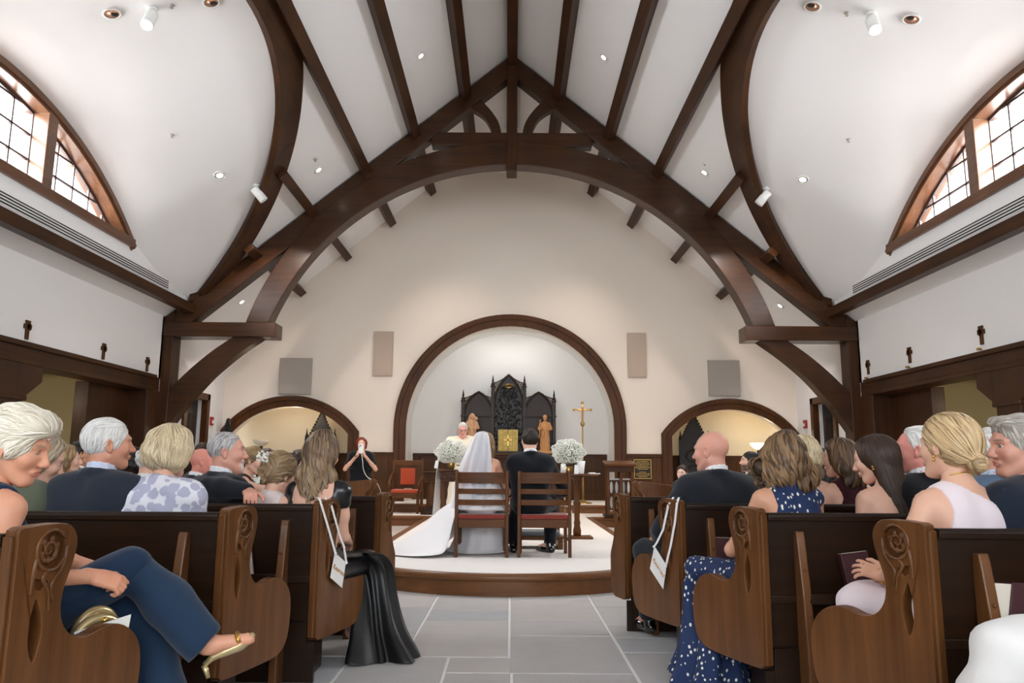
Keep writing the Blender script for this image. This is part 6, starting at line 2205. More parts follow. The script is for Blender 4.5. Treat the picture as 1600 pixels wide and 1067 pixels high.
    # hands, each fused through the wrist
    for sx in (-1, 1):
        e, w, hsp = ar[sx]
        hsp = hsp or {}
        dirn = V3(*hsp['d']) if 'd' in hsp else nrm(w - e) * 0.6 + V3(-sx * 0.25, 0.35, -0.25)
        back = V3(*hsp['back']) if 'back' in hsp else V3(sx * 0.25, 0.2, 1.0)
        Hn = Solid(w - 0.22, w + 0.22, {3: 0.0050, 2: 0.0066, 1: 0.0092}[near])
        fw = nrm(w - e)
        f = 1.0 if m else 0.84
        Hn.cap(w - fw * 0.12, w, 0.034 * f, 0.0275 * f, 0.01)
        dn, bn = nrm(dirn), nrm(back)
        lat = np.cross(dn, bn)
        # a left hand (sx < 0) has the thumb toward +x when the back is up and the fingers point ahead
        hand_into(Hn, w, dn, bn, 1 if sx < 0 else -1, hsp.get('curl', 32), hsp.get('spread', 5), (1.0 if m else 0.9) * hsp.get('s', 1.0), hsp.get('thumb', 35), hsp.get('base'))
        v, q = Hn.mesh()
        parts.append((v, q))
        cols.append(np.tile(np.array(lin(skc)) * V3(1.0, 0.95, 0.92), (len(v), 1)))
    solid_obj('body', parts, M['skin'], root, cols)
    # eyes
    if lids != 'shut':
        for sx in (-1, 1):
            mb = MB().ball((0, 0, 0), 0.0128, 12 if near > 1 else 8, 9 if near > 1 else 6)
            vv = np.array(mb.v)
            gz = ho.get('gaze', (0, 0))
            gd = nrm(V3(math.sin(R(gz[0])), 1, math.sin(R(gz[1]))))
            dd = vv @ gd / 0.0128
            cc = np.where((dd > 0.93)[:, None], np.array([lin((16, 12, 10))]), np.where((dd > 0.80)[:, None], np.array([lin(iris)]), np.array([lin((226, 218, 212))])))
            P = np.array([hx(np.asarray(p) + V3(sx * 0.031, 0.0745, 0.008)) for p in vv])
            mk('eye', P, mb.f, M['eye'], root, True, cc)
    # --- hair
    HS = None
    if hs:
        nn = {3: 800, 2: 330, 1: 80}[near] * ho.get('dens', 1.0)
        hp, hcs, HS = hair(hs, hcol, {3: 0.0060, 2: 0.0080, 1: 0.0105}[near], ho.get('seed', hash(label) % 97 if False else len(label) * 7 % 97), nn, dict(ho, w=ho.get('w', {3: 0.0026, 2: 0.0042, 1: 0.0075}[near])))
        solid_obj('hair', [(hc_ + (v * hscale) @ Hr.T, q) for v, q in hp], M['hair'], root, hcs)
    # --- clothes
    kind = outfit.get('kind', 'suit')
    col = np.array(lin(outfit.get('col', (30, 34, 42))))

    def cloth(name, S, c, mat=None, seed=1, amp=0.0035, f=28):
        S.warp(lambda X, Y, Z: amp * np.sin(f * X + 0.7 * f * Z + 1.3 + seed) * np.sin(0.8 * f * Y - 0.6 * f * Z + seed * 2) + amp * 0.6 * np.sin(1.9 * f * Z + 0.9 * f * X + seed))
        v, q = S.mesh()
        cc = None
        if mat is None:
            cc = [np.tile(np.array(c), (len(v), 1))]
        return solid_obj(name, [(v, q)], mat or M['fabric'], root, cc)

    if kind == 'suit':
        J = Solid(lo, hi, hc)
        torso(J, 0.020)
        S_ = J
        S_.ell(tp(0, 0.0, 0.08), V3(0.165 + fat, 0.125 + fat, 0.13) + 0.012, 0.06, Tr)
        for sx in (-1, 1):
            arm(J, sx, 0.017, 0.97)
            J.cap(tp(sx * 0.08, -0.02, 0.452), tp(sx * (sw + 0.015), -0.012, 0.440), 0.048, 0.044, 0.03)   # padded shoulder
        # collar wrapping the neck
        for i in range(10):
            a0, a1 = R(200 + i * 14), R(214 + i * 14)
            a0, a1 = R(-160 + i * 32), R(-128 + i * 32)
            f = lambda a: tp(0.070 * math.sin(a), -0.022 - 0.062 * math.cos(a), 0.512 + 0.014 * math.cos(a) - (0.07 if math.cos(a) < 0 else 0.0) * abs(math.cos(a)))
            J.cap(f(a0), f(a1), 0.017, 0.017, 0.012)
        J.cap(tp(0, -0.012, 0.475), hx((0, -0.024, -0.02)), nr * 1.06, nr * 1.06, 0.006, 's')
        J.cap(tp(0, 0.150, 0.22), tp(0, 0.085, 0.50), 0.008, 0.052, 0.006, 's')
        cloth('jacket', J, col, None, 1, 0.0032, 24)
        C = Solid(neck - 0.13, neck + 0.14, min(hc, 0.0085))
        for i in range(12):
            a0, a1 = R(i * 30), R(i * 30 + 30)
            f = lambda a, z: tp(0.060 * math.sin(a), -0.018 - 0.058 * math.cos(a), z + 0.014 * math.cos(a))
            C.cap(f(a0, 0.552), f(a1, 0.552), 0.0095, 0.0095, 0.006)
            C.cap(f(a0, 0.530), f(a1, 0.530), 0.011, 0.011, 0.006)
            C.cap(f(a0, 0.512), f(a1, 0.512), 0.012, 0.012, 0.006)
        C.cap(tp(0, 0.035, 0.485), tp(0, 0.082, 0.33), 0.034, 0.026, 0.02)
        cloth('shirt_collar', C, lin(outfit.get('shirt', (232, 232, 236))), None, 2, 0.0008)
        if outfit.get('tie'):
            Ti = Solid(neck - 0.2, neck + 0.2, 0.007)
            Ti.cap(tp(0, 0.052, 0.485), tp(0, 0.115, 0.33), 0.018, 0.028, 0.01)
            Ti.ell(tp(0, 0.05, 0.492), (0.022, 0.018, 0.018), 0.01)
            cloth('tie', Ti, lin(outfit['tie']), None, 2, 0.0005)
        Tr_ = Solid(lo, hi, hc * 1.2)
        Tr_.ell(tp(0, 0.0, 0.0), V3(0.165 + fat, 0.13 + fat, 0.12) + 0.006, 0.03, Tr)
        for sx in (-1, 1):
            leg(Tr_, sx, 0.014, 0.012)
            hem(Tr_, sx)
        cloth('trousers', Tr_, lin(outfit.get('trouser', outfit.get('col', (30, 34, 42)))), None, 3, 0.003)
        for sx in (-1, 1):
            an = lg[sx][2]
            d = nrm(fdir[sx])
            Sh = Solid(an - 0.28, an + 0.28, 0.012)
            zf = 0.025 / s
            a_ = V3(an[0], an[1], an[2] - 0.055)
            Sh.cap(a_ - d * 0.035, a_ + d * 0.09, 0.034, 0.034, 0.02)
            Sh.cap(a_ + d * 0.09, a_ + d * 0.17, 0.036, 0.026, 0.02)
            Sh.cap(a_ - d * 0.02 + V3(0, 0, 0.0), an + V3(0, 0, 0.015), 0.036, 0.038, 0.015)
            Sh.cap(an + V3(0, 0, -0.01), an + nrm(lg[sx][1] - an) * 0.07, 0.040, 0.042, 0.012)
            Sh.plane((0, 0, a_[2] - 0.03), (0, 0, -1))
            v, q = Sh.mesh()
            solid_obj('shoe', [(v, q)], M['shoe'], root)
    elif kind in ('dress', 'blouse'):
        D = Solid(lo, hi, hc)
        g = outfit.get('g', 0.009)
        torso(D, g)
        slv = outfit.get('sleeve', {})
        for sx in (-1, 1):
            if slv.get(sx, 0):
                arm(D, sx, outfit.get('sg', 0.014), slv[sx])
        if outfit.get('skirt', 1) and seated and not outfit.get('robe'):
            for sx in (-1, 1):
                hip, kn, an = lg[sx]
                D.cap(hip, kn, 0.098, 0.078, 0.06)
                if outfit.get('skirt', 1) > 1:
                    D.cap(kn, an + V3(0, 0.02, -0.02), 0.078, 0.105, 0.08)
            if outfit.get('skirt', 1) > 1:
                kn = (lg[-1][1] + lg[1][1]) / 2
                an = (lg[-1][2] + lg[1][2]) / 2
                D.cap(kn, an + V3(0, 0.0, -0.03), 0.09, 0.12, 0.08)
        if outfit.get('robe'):
            D.cap(tp(0, 0, 0.30), V3(0, 0.0, 0.10), 0.15, 0.26, 0.08)
            D.cap(tp(0, 0.02, 0.2), V3(0, 0.03, 0.15), 0.17, 0.24, 0.08)
        for p, n_ in outfit.get('cuts', []):
            D.plane(tp(*p), Tr @ V3(*n_), 0.004)
        for p, r_ in outfit.get('holes', []):
            D.ell(tp(*p), r_, 0.004, op='s')
        if outfit.get('halter'):
            for sx in (-1, 1):
                D.cap(tp(sx * 0.055, 0.07, 0.40), tp(sx * 0.045, -0.06, 0.515), 0.016, 0.014, 0.01)
        # the neck opening
        D.cap(tp(0, -0.012, 0.47), hx((0, -0.024, -0.02)), nr * outfit.get('nk', 1.12), nr * outfit.get('nk', 1.12), 0.004, 's')
        cloth('dress' if kind == 'dress' else 'blouse', D, col, outfit.get('mat'), 1, outfit.get('amp', 0.003), outfit.get('f', 26))
        for st in outfit.get('straps', []):
            St = MB().tube([tp(*p) for p in st], outfit.get('sr', 0.005), 6)
            St.build('strap', outfit.get('smat') or M['satin'], root, True)
        if kind == 'blouse':
            Tr_ = Solid(lo, hi, hc * 1.2)
            Tr_.ell(tp(0, 0.0, 0.0), V3(0.160 + fat, 0.125 + fat, 0.12) + 0.006, 0.03, Tr)
            for sx in (-1, 1):
                leg(Tr_, sx, 0.014, outfit.get('flare', 0.012))
                hem(Tr_, sx)
            cloth('trousers', Tr_, lin(outfit.get('trouser', (40, 44, 52))), None, 3, outfit.get('tamp', 0.003), 18)
        if outfit.get('collar'):
            C = Solid(neck - 0.13, neck + 0.14, hc)
            for i in range(12):
                a0, a1 = R(i * 30), R(i * 30 + 30)
                f = lambda a: tp(0.055 * math.sin(a), -0.018 - 0.056 * math.cos(a), 0.515 + 0.014 * math.cos(a))
                C.cap(f(a0), f(a1), 0.016, 0.016, 0.006)
            C.cap(tp(0, -0.012, 0.47), hx((0, -0.024, -0.02)), nr * 1.02, nr * 1.02, 0.002, 's')
            cloth('collar', C, col, outfit.get('mat'), 2, 0.001)
    if glasses:
        mb = MB()
        for sx in (-1, 1):
            mb.tube([hx((sx * 0.032 + 0.021 * math.cos(u), 0.098, 0.006 + 0.016 * math.sin(u))) for u in np.linspace(0, 6.28, 15)], 0.0016, 5)
            mb.tube([hx((sx * 0.053, 0.096, 0.010)), hx((sx * 0.076, 0.05, 0.012)), hx((sx * 0.080, 0.0, 0.012))], 0.0016, 5)
        mb.tube([hx((-0.011, 0.099, 0.008)), hx((0.011, 0.099, 0.008))], 0.0016, 5)
        mb.build('glasses', M['black'], root, True)
    if ear:
        for sx in (-1, 1):
            MB().ball(hx((sx * 0.088, -0.002, -0.040)), 0.006, 8, 6).ball(hx((sx * 0.090, -0.002, -0.053)), 0.0065, 8, 6).build('earring', M[ear], root, True)
    return dict(root=root, tp=tp, hx=hx, T=T, H=HS, hr=Hr, hc=hc_, sh=sh, ar=ar, lg=lg, lo=lo, hi=hi, neck=neck)
# ------------------------------------------------------------------ the congregation
def pattern(name, base, spots, scale, kind):
    m, nt, b = mat_new(name)
    tc = nt.nodes.new('ShaderNodeTexCoord')
    mp = nt.nodes.new('ShaderNodeMapping')
    vo = nt.nodes.new('ShaderNodeTexVoronoi')
    rp = nt.nodes.new('ShaderNodeValToRGB')
    L = nt.links.new
    L(tc.outputs['Object'], mp.inputs['Vector'])
    L(mp.outputs['Vector'], vo.inputs['Vector'])
    if kind == 'dots':
        mp.inputs['Scale'].default_value = (scale * 1.25, scale * 1.25, scale * 0.72)
        mp.inputs['Rotation'].default_value = (0.2, 0.25, 0.1)
        vo.inputs['Scale'].default_value = 1.0
        vo.inputs['Randomness'].default_value = 0.75
        rp.color_ramp.elements[0].position = 0.24
        rp.color_ramp.elements[1].position = 0.27
        rp.color_ramp.elements[0].color = lin(spots) + (1,)
        rp.color_ramp.elements[1].color = lin(base) + (1,)
        L(vo.outputs['Distance'], rp.inputs['Fac'])
    else:
        mp.inputs['Scale'].default_value = (scale, scale, scale)
        vo.inputs['Scale'].default_value = 1.0
        vo.inputs['Randomness'].default_value = 0.9
        nz = nt.nodes.new('ShaderNodeTexNoise')
        nz.inputs['Scale'].default_value = scale * 1.4
        ad = nt.nodes.new('ShaderNodeMath')
        ad.operation = 'MULTIPLY_ADD'
        ad.inputs[1].default_value = 0.55
        L(tc.outputs['Object'], nz.inputs['Vector'])
        L(nz.outputs['Fac'], ad.inputs[0])
        L(vo.outputs['Distance'], ad.inputs[2])
        rp.color_ramp.elements[0].position = 0.80
        rp.color_ramp.elements[1].position = 0.86
        rp.color_ramp.elements[0].color = lin(spots) + (1,)
        rp.color_ramp.elements[1].color = lin(base) + (1,)
        L(ad.outputs[0], rp.inputs['Fac'])
    L(rp.outputs['Color'], b.inputs['Base Color'])
    b.inputs['Roughness'].default_value = 0.75
    return m


M['polka'] = pattern('blue_leaf_dot_print', (18, 40, 82), (232, 228, 216), 33, 'dots')
M['floral'] = pattern('lavender_bloom_print', (228, 226, 234), (178, 178, 200), 19, 'bloom')
M['floral2'] = pattern('dark_floral_print', (40, 36, 34), (206, 176, 140), 40, 'bloom')
M['skirtsatin'] = plain('black_satin_skirt', (9, 10, 12), 0.42, spec=0.5, noise=0.1, nscale=10)
M['bridal'] = plain('bridal_satin', (236, 234, 236), 0.5, spec=0.4, noise=0.01, sheen=0.3)
m_, nt_, b_ = mat_new('tulle_veil')
b_.inputs['Base Color'].default_value = lin(236, 236, 244) + (1,)
b_.inputs['Alpha'].default_value = 0.72
b_.inputs['Roughness'].default_value = 0.8
M['veil'] = m_

NOSL = [((0.185, 0, 0.43), (0.078, 0.22, 0.15)), ((-0.185, 0, 0.43), (0.078, 0.22, 0.15))]
WHITE_H = [(206, 200, 194), (240, 237, 233), (226, 222, 217)]
GREY_H = [(112, 106, 102), (190, 186, 182), (150, 144, 140)]
BLOND = [(140, 108, 72), (232, 204, 160), (206, 172, 126), (222, 190, 146), (120, 92, 62)]
PALEBL = [(176, 148, 110), (230, 212, 178), (208, 184, 146)]
BROWN = [(48, 35, 27), (92, 68, 50), (160, 126, 90), (66, 48, 36)]
DKBR = [(44, 32, 26), (74, 54, 42), (56, 42, 34)]
BLACKH = [(20, 17, 16), (36, 30, 28)]

# left pews -------------------------------------------------------
P1 = person('w', (-1.68, 2.68), 'white-haired woman in navy sitting cross-legged, looking down, left foreground', face=-32, s=0.99, near=3, lean=6, hs='swept', hcol=[(216, 202, 178), (250, 243, 228), (238, 227, 206)],
            head=(-50, -17, 4), skin=(220, 158, 128), jaw=0.94, nose=0.9, lids='half', ear='gold', brow=(150, 120, 96), ho=dict(seed=4, dens=1.1), hscale=1.04,
            outfit=dict(kind='blouse', col=(24, 44, 70), holes=NOSL, trouser=(33, 52, 75), flare=0.035, tamp=0.005, nk=1.25),
            legs={1: ('w', (-1.395, 2.99, 0.735), (-1.11, 3.05, 0.445), (0.8, 0.15, 0.40)), -1: ('w', (-1.42, 3.10, 0.56), (-1.20, 3.04, 0.13), (0.7, 0.2, -0.1))},
            arms={1: ('w', (-1.60, 2.50, 0.76), (-1.40, 2.74, 0.735), dict(d=(0.85, 0.35, -0.3), back=(0.2, -0.6, 0.8), curl=55, thumb=20)), -1: ('w', (-1.72, 2.93, 0.80), (-1.47, 2.90, 0.735), dict(d=(0.85, -0.35, -0.2), back=(0, 0.4, 0.9), curl=50))})
person('m', (-1.945, 3.80), 'white-haired man in dark navy suit, face turned right, second left pew', face=-12, s=1.02, sex='m', near=3, hs='short', hcol=WHITE_H, head=(-40, 2, 0), skin=(212, 150, 124), ho=dict(vol=0.004, seed=3, sweep=(0.2, -0.8, 0.1)),
       outfit=dict(kind='suit', col=(40, 46, 58), shirt=(206, 212, 232)), fat=0.02)
person('w', (-1.635, 3.80), 'woman with blond bob and lavender floral blouse, seen from behind', face=-8, s=0.97, near=3, hs='bob', hcol=PALEBL, head=(-6, -4, 3), ho=dict(vol=0.008, seed=5),
       outfit=dict(kind='blouse', mat=M['floral'], sleeve={-1: 0.45, 1: 0.45}, sg=0.022, g=0.018, collar=1, amp=0.005), fat=0.015)
person('m', (-1.66, 4.62), 'grey-bearded man in black suit, arm stretched along the pew back', face=-42, s=0.99, sex='m', near=3, hs='short', hcol=[(128, 122, 120), (212, 208, 206), (168, 162, 160)], ho=dict(vol=-0.0035, face=0.016, nape=-0.045), head=(-32, 1, 0), skin=(220, 160, 140), stubble=(214, 208, 202), brow=(120, 112, 106), beard=2,
       outfit=dict(kind='suit', col=(32, 35, 42)), fat=0.025, lean=2,
       arms={1: ('w', (-1.68, 4.42, 0.99), (-1.425, 4.335, 0.972), dict(d=(0.42, -0.85, -0.12), back=(0.0, -0.1, 1.0), curl=25, base=58, spread=4))})
W5 = person('w', (-1.075, 4.56), 'woman in off-shoulder black satin with wavy half-up hair at aisle', face=-14, s=0.98, near=3, hs='halfup', hcol=[(66, 50, 40), (104, 82, 64), (150, 120, 92), (80, 62, 50), (204, 172, 134)], head=(-4, -5, -3), ho=dict(len=0.24, curl=0.026, wd=0.056, seed=2, wave=0.15, wf=40, dens=1.1, cx=-0.025, lump=0.005, side=0, locks=dict(n=95, per=24, amp=0.019, turns=1.7, steps=24, step=0.0135, z0=0.0, z1=0.10)),
            outfit=dict(kind='dress', mat=M['satin'], skirt=1, holes=[((0.0, -0.10, 0.47), (0.125, 0.14, 0.185)), ((0.0, -0.02, 0.56), (0.15, 0.15, 0.10))], sleeve={-1: 0.13, 1: 0.13}, sg=0.007, nk=1.9),
            arms={1: ('w', (-0.945, 4.58, 0.71), (-0.97, 4.84, 0.66), dict(curl=30))},
            legs={1: ('w', (-0.86, 4.93, 0.53), (-0.78, 4.93, 0.10), (0.3, 0.9, -0.2)), -1: ('w', (-1.02, 4.98, 0.53), (-0.95, 4.98, 0.10), (0.3, 0.9, -0.2))})
person('w', (-2.30, 3.86), 'woman with grey-blond hair in olive jacket, mostly hidden by white-haired woman', face=-20, s=0.95, near=2, lean=14, hs='bob', hcol=[(140, 124, 104), (190, 172, 146), (160, 142, 118)], head=(-35, -22, 0), ho=dict(seed=8), outfit=dict(kind='suit', col=(96, 100, 84), shirt=(96, 100, 84)))
person('w', (-1.335, 4.60), 'girl with curly updo and white flowers, beside the bearded man', face=-12, s=0.80, near=2, hs='updo', hcol=[(110, 88, 66), (168, 140, 106), (140, 112, 82)], head=(-25, -16, 0), ho=dict(vol=0.014, seed=6, uz=-0.02), hscale=1.15, seat=0.46,
       outfit=dict(kind='dress', col=(228, 208, 204), holes=NOSL))
far = dict(near=1)
person('w', (-3.51, 6.20), 'woman with light brown bob and green scarf in far left seats', face=-40, s=0.92, hs='bob', hcol=[(110, 84, 58), (190, 156, 112), (150, 118, 82)], head=(-18, 2, 0), outfit=dict(kind='blouse', col=(28, 28, 32), sleeve={-1: 1, 1: 1}), **far)
person('m', (-3.84, 7.00), 'bald man in black suit behind the green-scarfed woman', face=-40, s=1.0, sex='m', hs='short', hcol=BLACKH, head=(-12, 0, 0), skin='tan', ho=dict(face=-0.015), outfit=dict(kind='suit', col=(22, 23, 28)), **far)
person('w', (-2.96, 6.20), 'woman with black hair in floral dress with folded bare arms', face=-40, s=0.90, hs='bob', hcol=BLACKH, head=(10, -10, 0), skin='tan', outfit=dict(kind='dress', mat=M['floral2'], holes=NOSL), arms={-1: ((-0.2, 0.1, 0.72), (0.05, 0.26, 0.80)), 1: ((0.22, 0.12, 0.74), (-0.04, 0.27, 0.84))}, **far)
person('m', (-2.36, 5.15), 'person in pale grey jacket, hidden behind the blond bob', face=-10, s=0.90, sex='m', hs='short', hcol=WHITE_H, head=(0, 0, 0), outfit=dict(kind='suit', col=(150, 150, 158)), **far)
person('m', (-2.72, 7.00), 'ruddy man in profile beyond the bearded man, upper of two faces', face=-40, s=0.99, sex='m', hs='short', hcol=DKBR, head=(-25, 6, 0), skin=(222, 140, 122), outfit=dict(kind='suit', col=(26, 28, 34)), **far)
person('m', (-2.43, 6.20), 'ruddy bald man in profile beside the bearded man, lower of two faces', face=-40, s=0.91, sex='m', hs=None, head=(-25, -4, 0), skin=(222, 144, 126), outfit=dict(kind='suit', col=(26, 28, 34)), **far)
person('w', (-2.30, 7.05), 'woman in black sleeveless dress with updo resting chin on hand', face=-82, s=0.95, near=2, hs='updo', hcol=[(96, 76, 52), (176, 146, 104), (130, 102, 72)], head=(-14, -12, 0), skin='fair', ho=dict(seed=3, uz=0.06),
       outfit=dict(kind='dress', col=(14, 15, 19), holes=NOSL), arms={1: ('w', (-2.02, 6.98, 0.86), (-2.08, 6.96, 1.03), dict(d=(-0.4, 0.1, 0.9), back=(0.8, -0.5, 0.2), curl=45))})
person('w', (-2.85, 9.18), 'brown-haired woman in black looking toward the aisle, beside the updo', face=-105, s=0.98, hs='bob', hcol=DKBR, head=(-30, -2, 0), ho=dict(vol=-0.006), outfit=dict(kind='dress', col=(18, 19, 24), sleeve={-1: .4, 1: .4}), **far)
person('m', (-3.35, 11.05), 'dark-haired man with tanned face in choir seats', face=-110, s=1.0, sex='m', hs='short', hcol=BLACKH, head=(-25, -4, 0), skin='tan', stubble=(70, 54, 46), outfit=dict(kind='suit', col=(20, 22, 28)), **far)
person('w', (-2.85, 9.80), 'woman with pale blond hair facing the camera in choir seats', face=-120, s=0.97, hs='bob', hcol=PALEBL, head=(-35, -8, 0), ho=dict(vol=-0.004), outfit=dict(kind='dress', col=(24, 25, 30), sleeve={-1: .4, 1: .4}), **far)
person('w', (-2.30, 8.62), 'woman with dark brown hair in choir seats, behind the girl\'s flowers', face=-95, s=0.95, hs='bob', hcol=DKBR, head=(-15, -10, 0), outfit=dict(kind='dress', col=(18, 19, 24), sleeve={-1: .4, 1: .4}), **far)
PH_ = person('w', (-2.60, 13.6), 'red-haired woman in black standing and filming with a phone', face=190, s=0.955, near=2, seated=False, hs='bob', hcol=[(84, 34, 22), (150, 62, 38), (110, 46, 30)], head=(2, -6, 0), ho=dict(vol=-0.006, nape=-0.10),
             outfit=dict(kind='blouse', col=(16, 18, 24), sleeve={-1: 0.36, 1: 0.36}, sg=0.020, g=0.02, trouser=(18, 19, 23)), fat=0.025,
             arms={1: ((0.275, 0.10, 1.10), (0.060, 0.235, 1.36), dict(d=(-0.30, 0.0, 0.95), back=(0.75, 0.6, 0.2), curl=40, thumb=15)), -1: ((-0.275, 0.10, 1.10), (-0.060, 0.235, 1.36), dict(d=(0.30, 0.0, 0.95), back=(-0.75, 0.6, 0.2), curl=40, thumb=15))})

# right pews -------------------------------------------------------
person('m', (1.305, 4.95), 'bald man in black suit with white collar, third right pew', face=10, s=1.04, sex='m', near=3, hs=None, head=(38, -2, 0), skin=(222, 160, 140), scalp=None, outfit=dict(kind='suit', col=(34, 37, 44), shirt=(240, 240, 242)), fat=0.035, hscale=1.04,
       legs={-1: ('w', (0.93, 5.30, 0.57), (0.97, 5.46, 0.11), (-0.35, 0.85, 0)), 1: ('w', (1.25, 5.38, 0.54), (1.25, 5.40, 0.10), (0, 1, 0))},
       arms={-1: ('w', (0.98, 4.95, 0.74), (1.0, 5.16, 0.665), dict(d=(-0.1, 0.9, -0.1), back=(-0.2, 0, 1), curl=15))})
person('w', (1.445, 4.04), 'woman with wavy brown hair and blue dotted halter dress at aisle', face=12, s=0.97, near=3, hs='long', hcol=BROWN, head=(-6, -6, 4), ho=dict(len=0.12, curl=0.040, wd=0.125, vol=0.012, seed=9, wave=0.2, wf=40, dens=1.1, back=0.01, lump=0.006, locks=dict(n=120, per=24, amp=0.022, turns=1.4, steps=19, step=0.0135, z0=0.0, z1=0.12, rad=0.009)), skin=(214, 158, 128),
       outfit=dict(kind='dress', mat=M['polka'], skirt=1, holes=NOSL[1:], halter=1, nk=1.15),
       arms={-1: ('w', (1.165, 4.06, 0.705), (1.30, 4.25, 0.70), dict(d=(0.6, 0.5, -0.1), back=(-0.3, 0, 1), curl=25))},
       legs={-1: ('w', (1.06, 4.36, 0.57), (1.03, 4.30, 0.12), (-0.2, 0.9, 0)), 1: ('w', (1.33, 4.46, 0.55), (1.3, 4.42, 0.11), (0, 1, 0))})
person('w', (1.915, 4.03), 'woman with long straight dark hair and thin black strap, looking down', face=16, s=0.975, near=3, hs='long', hcol=DKBR, head=(34, -14, 0), ho=dict(len=0.33, curl=0.004, wd=0.072, seed=1, wave=0.05, dens=1.2, back=0.03, side=0, lump=0.002), skin='fair', ear='gold',
       outfit=dict(kind='dress', col=(16, 16, 20), cuts=[((0, 0, 0.315), (0, 0, 1))], straps=[[(-0.10, -0.125, 0.30), (-0.105, -0.085, 0.43), (-0.10, -0.02, 0.485), (-0.09, 0.06, 0.44), (-0.08, 0.105, 0.32)], [(0.10, -0.125, 0.30), (0.105, -0.085, 0.43), (0.10, -0.02, 0.485), (0.09, 0.06, 0.44), (0.08, 0.105, 0.32)]]))
W33 = person('w', (1.80, 3.14), 'blond woman with low bun in pale pink one-shoulder dress, right foreground', face=16, s=1.02, near=3, hs='bun', hcol=BLOND, head=(10, 0, 3), ho=dict(seed=2, dens=1.3, vol=0.004), skin=(226, 176, 150), ear='gold', hscale=1.03,
             outfit=dict(kind='dress', col=(236, 220, 224), skirt=2, cuts=[((-0.035, 0, 0.505), (0.14, 0, 0.25))], holes=[((-0.19, 0, 0.43), (0.080, 0.22, 0.15))]),
             arms={-1: ('w', (1.50, 3.02, 0.76), (1.60, 3.33, 0.68), dict(d=(-0.75, 0.65, 0.25), back=(-0.2, -0.8, 0.6), curl=18, spread=12, thumb=40)), 1: ('w', (2.10, 3.25, 0.75), (1.72, 3.42, 0.66), dict(d=(-0.9, 0.2, 0), back=(0, 0.2, 1), curl=25))},
             legs={-1: ('w', (1.53, 3.42, 0.545), (1.50, 3.38, 0.11), (-0.2, 0.9, 0)), 1: ('w', (1.76, 3.52, 0.54), (1.72, 3.50, 0.1), (0, 1, 0))})
person('m', (2.10, 3.16), 'grey-haired man in navy suit looking left, right edge', face=22, s=1.03, sex='m', near=3, hs='short', hcol=[(132, 120, 106), (206, 200, 194), (164, 150, 134)], ho=dict(quiff=1, sweep=(0.2, 0.75, 0.05), seed=4, vol=0.003), head=(62, -3, -4), skin=(214, 156, 134), brow=(120, 104, 90), iris=(86, 92, 90),
       outfit=dict(kind='suit', col=(30, 38, 52), shirt=(226, 230, 240)))
person('m', (2.15, 4.05), 'ruddy man in black suit, profile beyond the blond bun', face=16, s=1.03, sex='m', near=2, hs='short', hcol=WHITE_H, head=(42, 4, 0), skin=(220, 144, 130), ho=dict(face=0.0), nose=1.25, outfit=dict(kind='suit', col=(18, 19, 24)))
person('m', (2.53, 4.05), 'grey-haired man with black glasses and blue-grey jacket, behind navy suit', face=10, s=1.02, sex='m', near=2, hs='short', hcol=WHITE_H, head=(-4, 0, 0), skin=(216, 152, 128), glasses=True, outfit=dict(kind='suit', col=(92, 112, 138), shirt=(196, 212, 232)))
person('w', (1.895, 4.97), 'blond woman with bare shoulder beyond the dotted dress', face=8, s=1.0, near=2, hs='bob', hcol=PALEBL, head=(-6, 0, 0), ho=dict(vol=0.0), outfit=dict(kind='dress', col=(40, 30, 40), cuts=[((0, 0, 0.33), (0, 0, 1))]))
person('w', (2.135, 4.98), 'woman with brown hair in maroon lace top, profile left', face=18, s=0.985, near=2, hs='long', hcol=BROWN[:2] + [(120, 92, 66)], head=(32, -2, 0), ho=dict(len=0.13, curl=0.02, wd=0.080, seed=3, wave=0.2, side=0, locks=dict(n=60, per=12, amp=0.014, turns=1.3, steps=18, step=0.013)), outfit=dict(kind='dress', col=(58, 18, 26), holes=NOSL))
person('w', (2.43, 6.02), 'woman with black hair and fine necklace in seats behind maroon top', face=12, s=0.94, hs='long', hcol=BLACKH, head=(24, 0, 0), ho=dict(len=0.22, curl=0.008, wd=0.07, side=0), outfit=dict(kind='dress', col=(24, 20, 24), cuts=[((0, 0, 0.36), (0, 0, 1))]), **far)
person('m', (2.99, 6.02), 'dark-suited man half hidden by the long-haired brunette', face=10, s=0.97, sex='m', hs='short', hcol=DKBR, head=(30, 0, 0), skin='ruddy', outfit=dict(kind='suit', col=(18, 19, 24)), **far)
person('m', (2.95, 9.52), 'young man with dark beard and fade haircut in right choir seats', face=75, s=1.0, sex='m', near=2, hs='short', hcol=BLACKH, head=(12, 4, 0), skin='fair', stubble=(46, 36, 32), beard=1, ho=dict(nape=-0.02), outfit=dict(kind='suit', col=(20, 23, 30)))
person('m', (3.33, 10.2), 'dark-haired man beside the bearded young man, partly hidden', face=70, s=1.03, sex='m', hs='short', hcol=DKBR, head=(10, 2, 0), skin='ruddy', outfit=dict(kind='suit', col=(20, 23, 30)), **far)
person('m', (2.36, 10.6), 'small boy with brown hair in right choir seats', face=120, s=0.78, sex='m', seat=0.45, hs='short', hcol=DKBR, head=(28, -4, 0), skin='pale', outfit=dict(kind='suit', col=(26, 28, 36)), hscale=1.12, **far)
WK = person('w', (2.02, 1.92), 'person in white lap skirt, only the knee in view at bottom right', face=42, s=1.0, near=1, hs='bob', hcol=BROWN, outfit=dict(kind='dress', mat=M['cloth'], skirt=2, sleeve={-1: .4, 1: .4}, amp=0.006),
            legs={-1: ('w', (1.52, 2.42, 0.585), (1.42, 2.58, 0.13), (-0.5, 0.8, 0)), 1: ('w', (1.72, 2.46, 0.575), (1.62, 2.60, 0.12), (-0.5, 0.8, 0))})

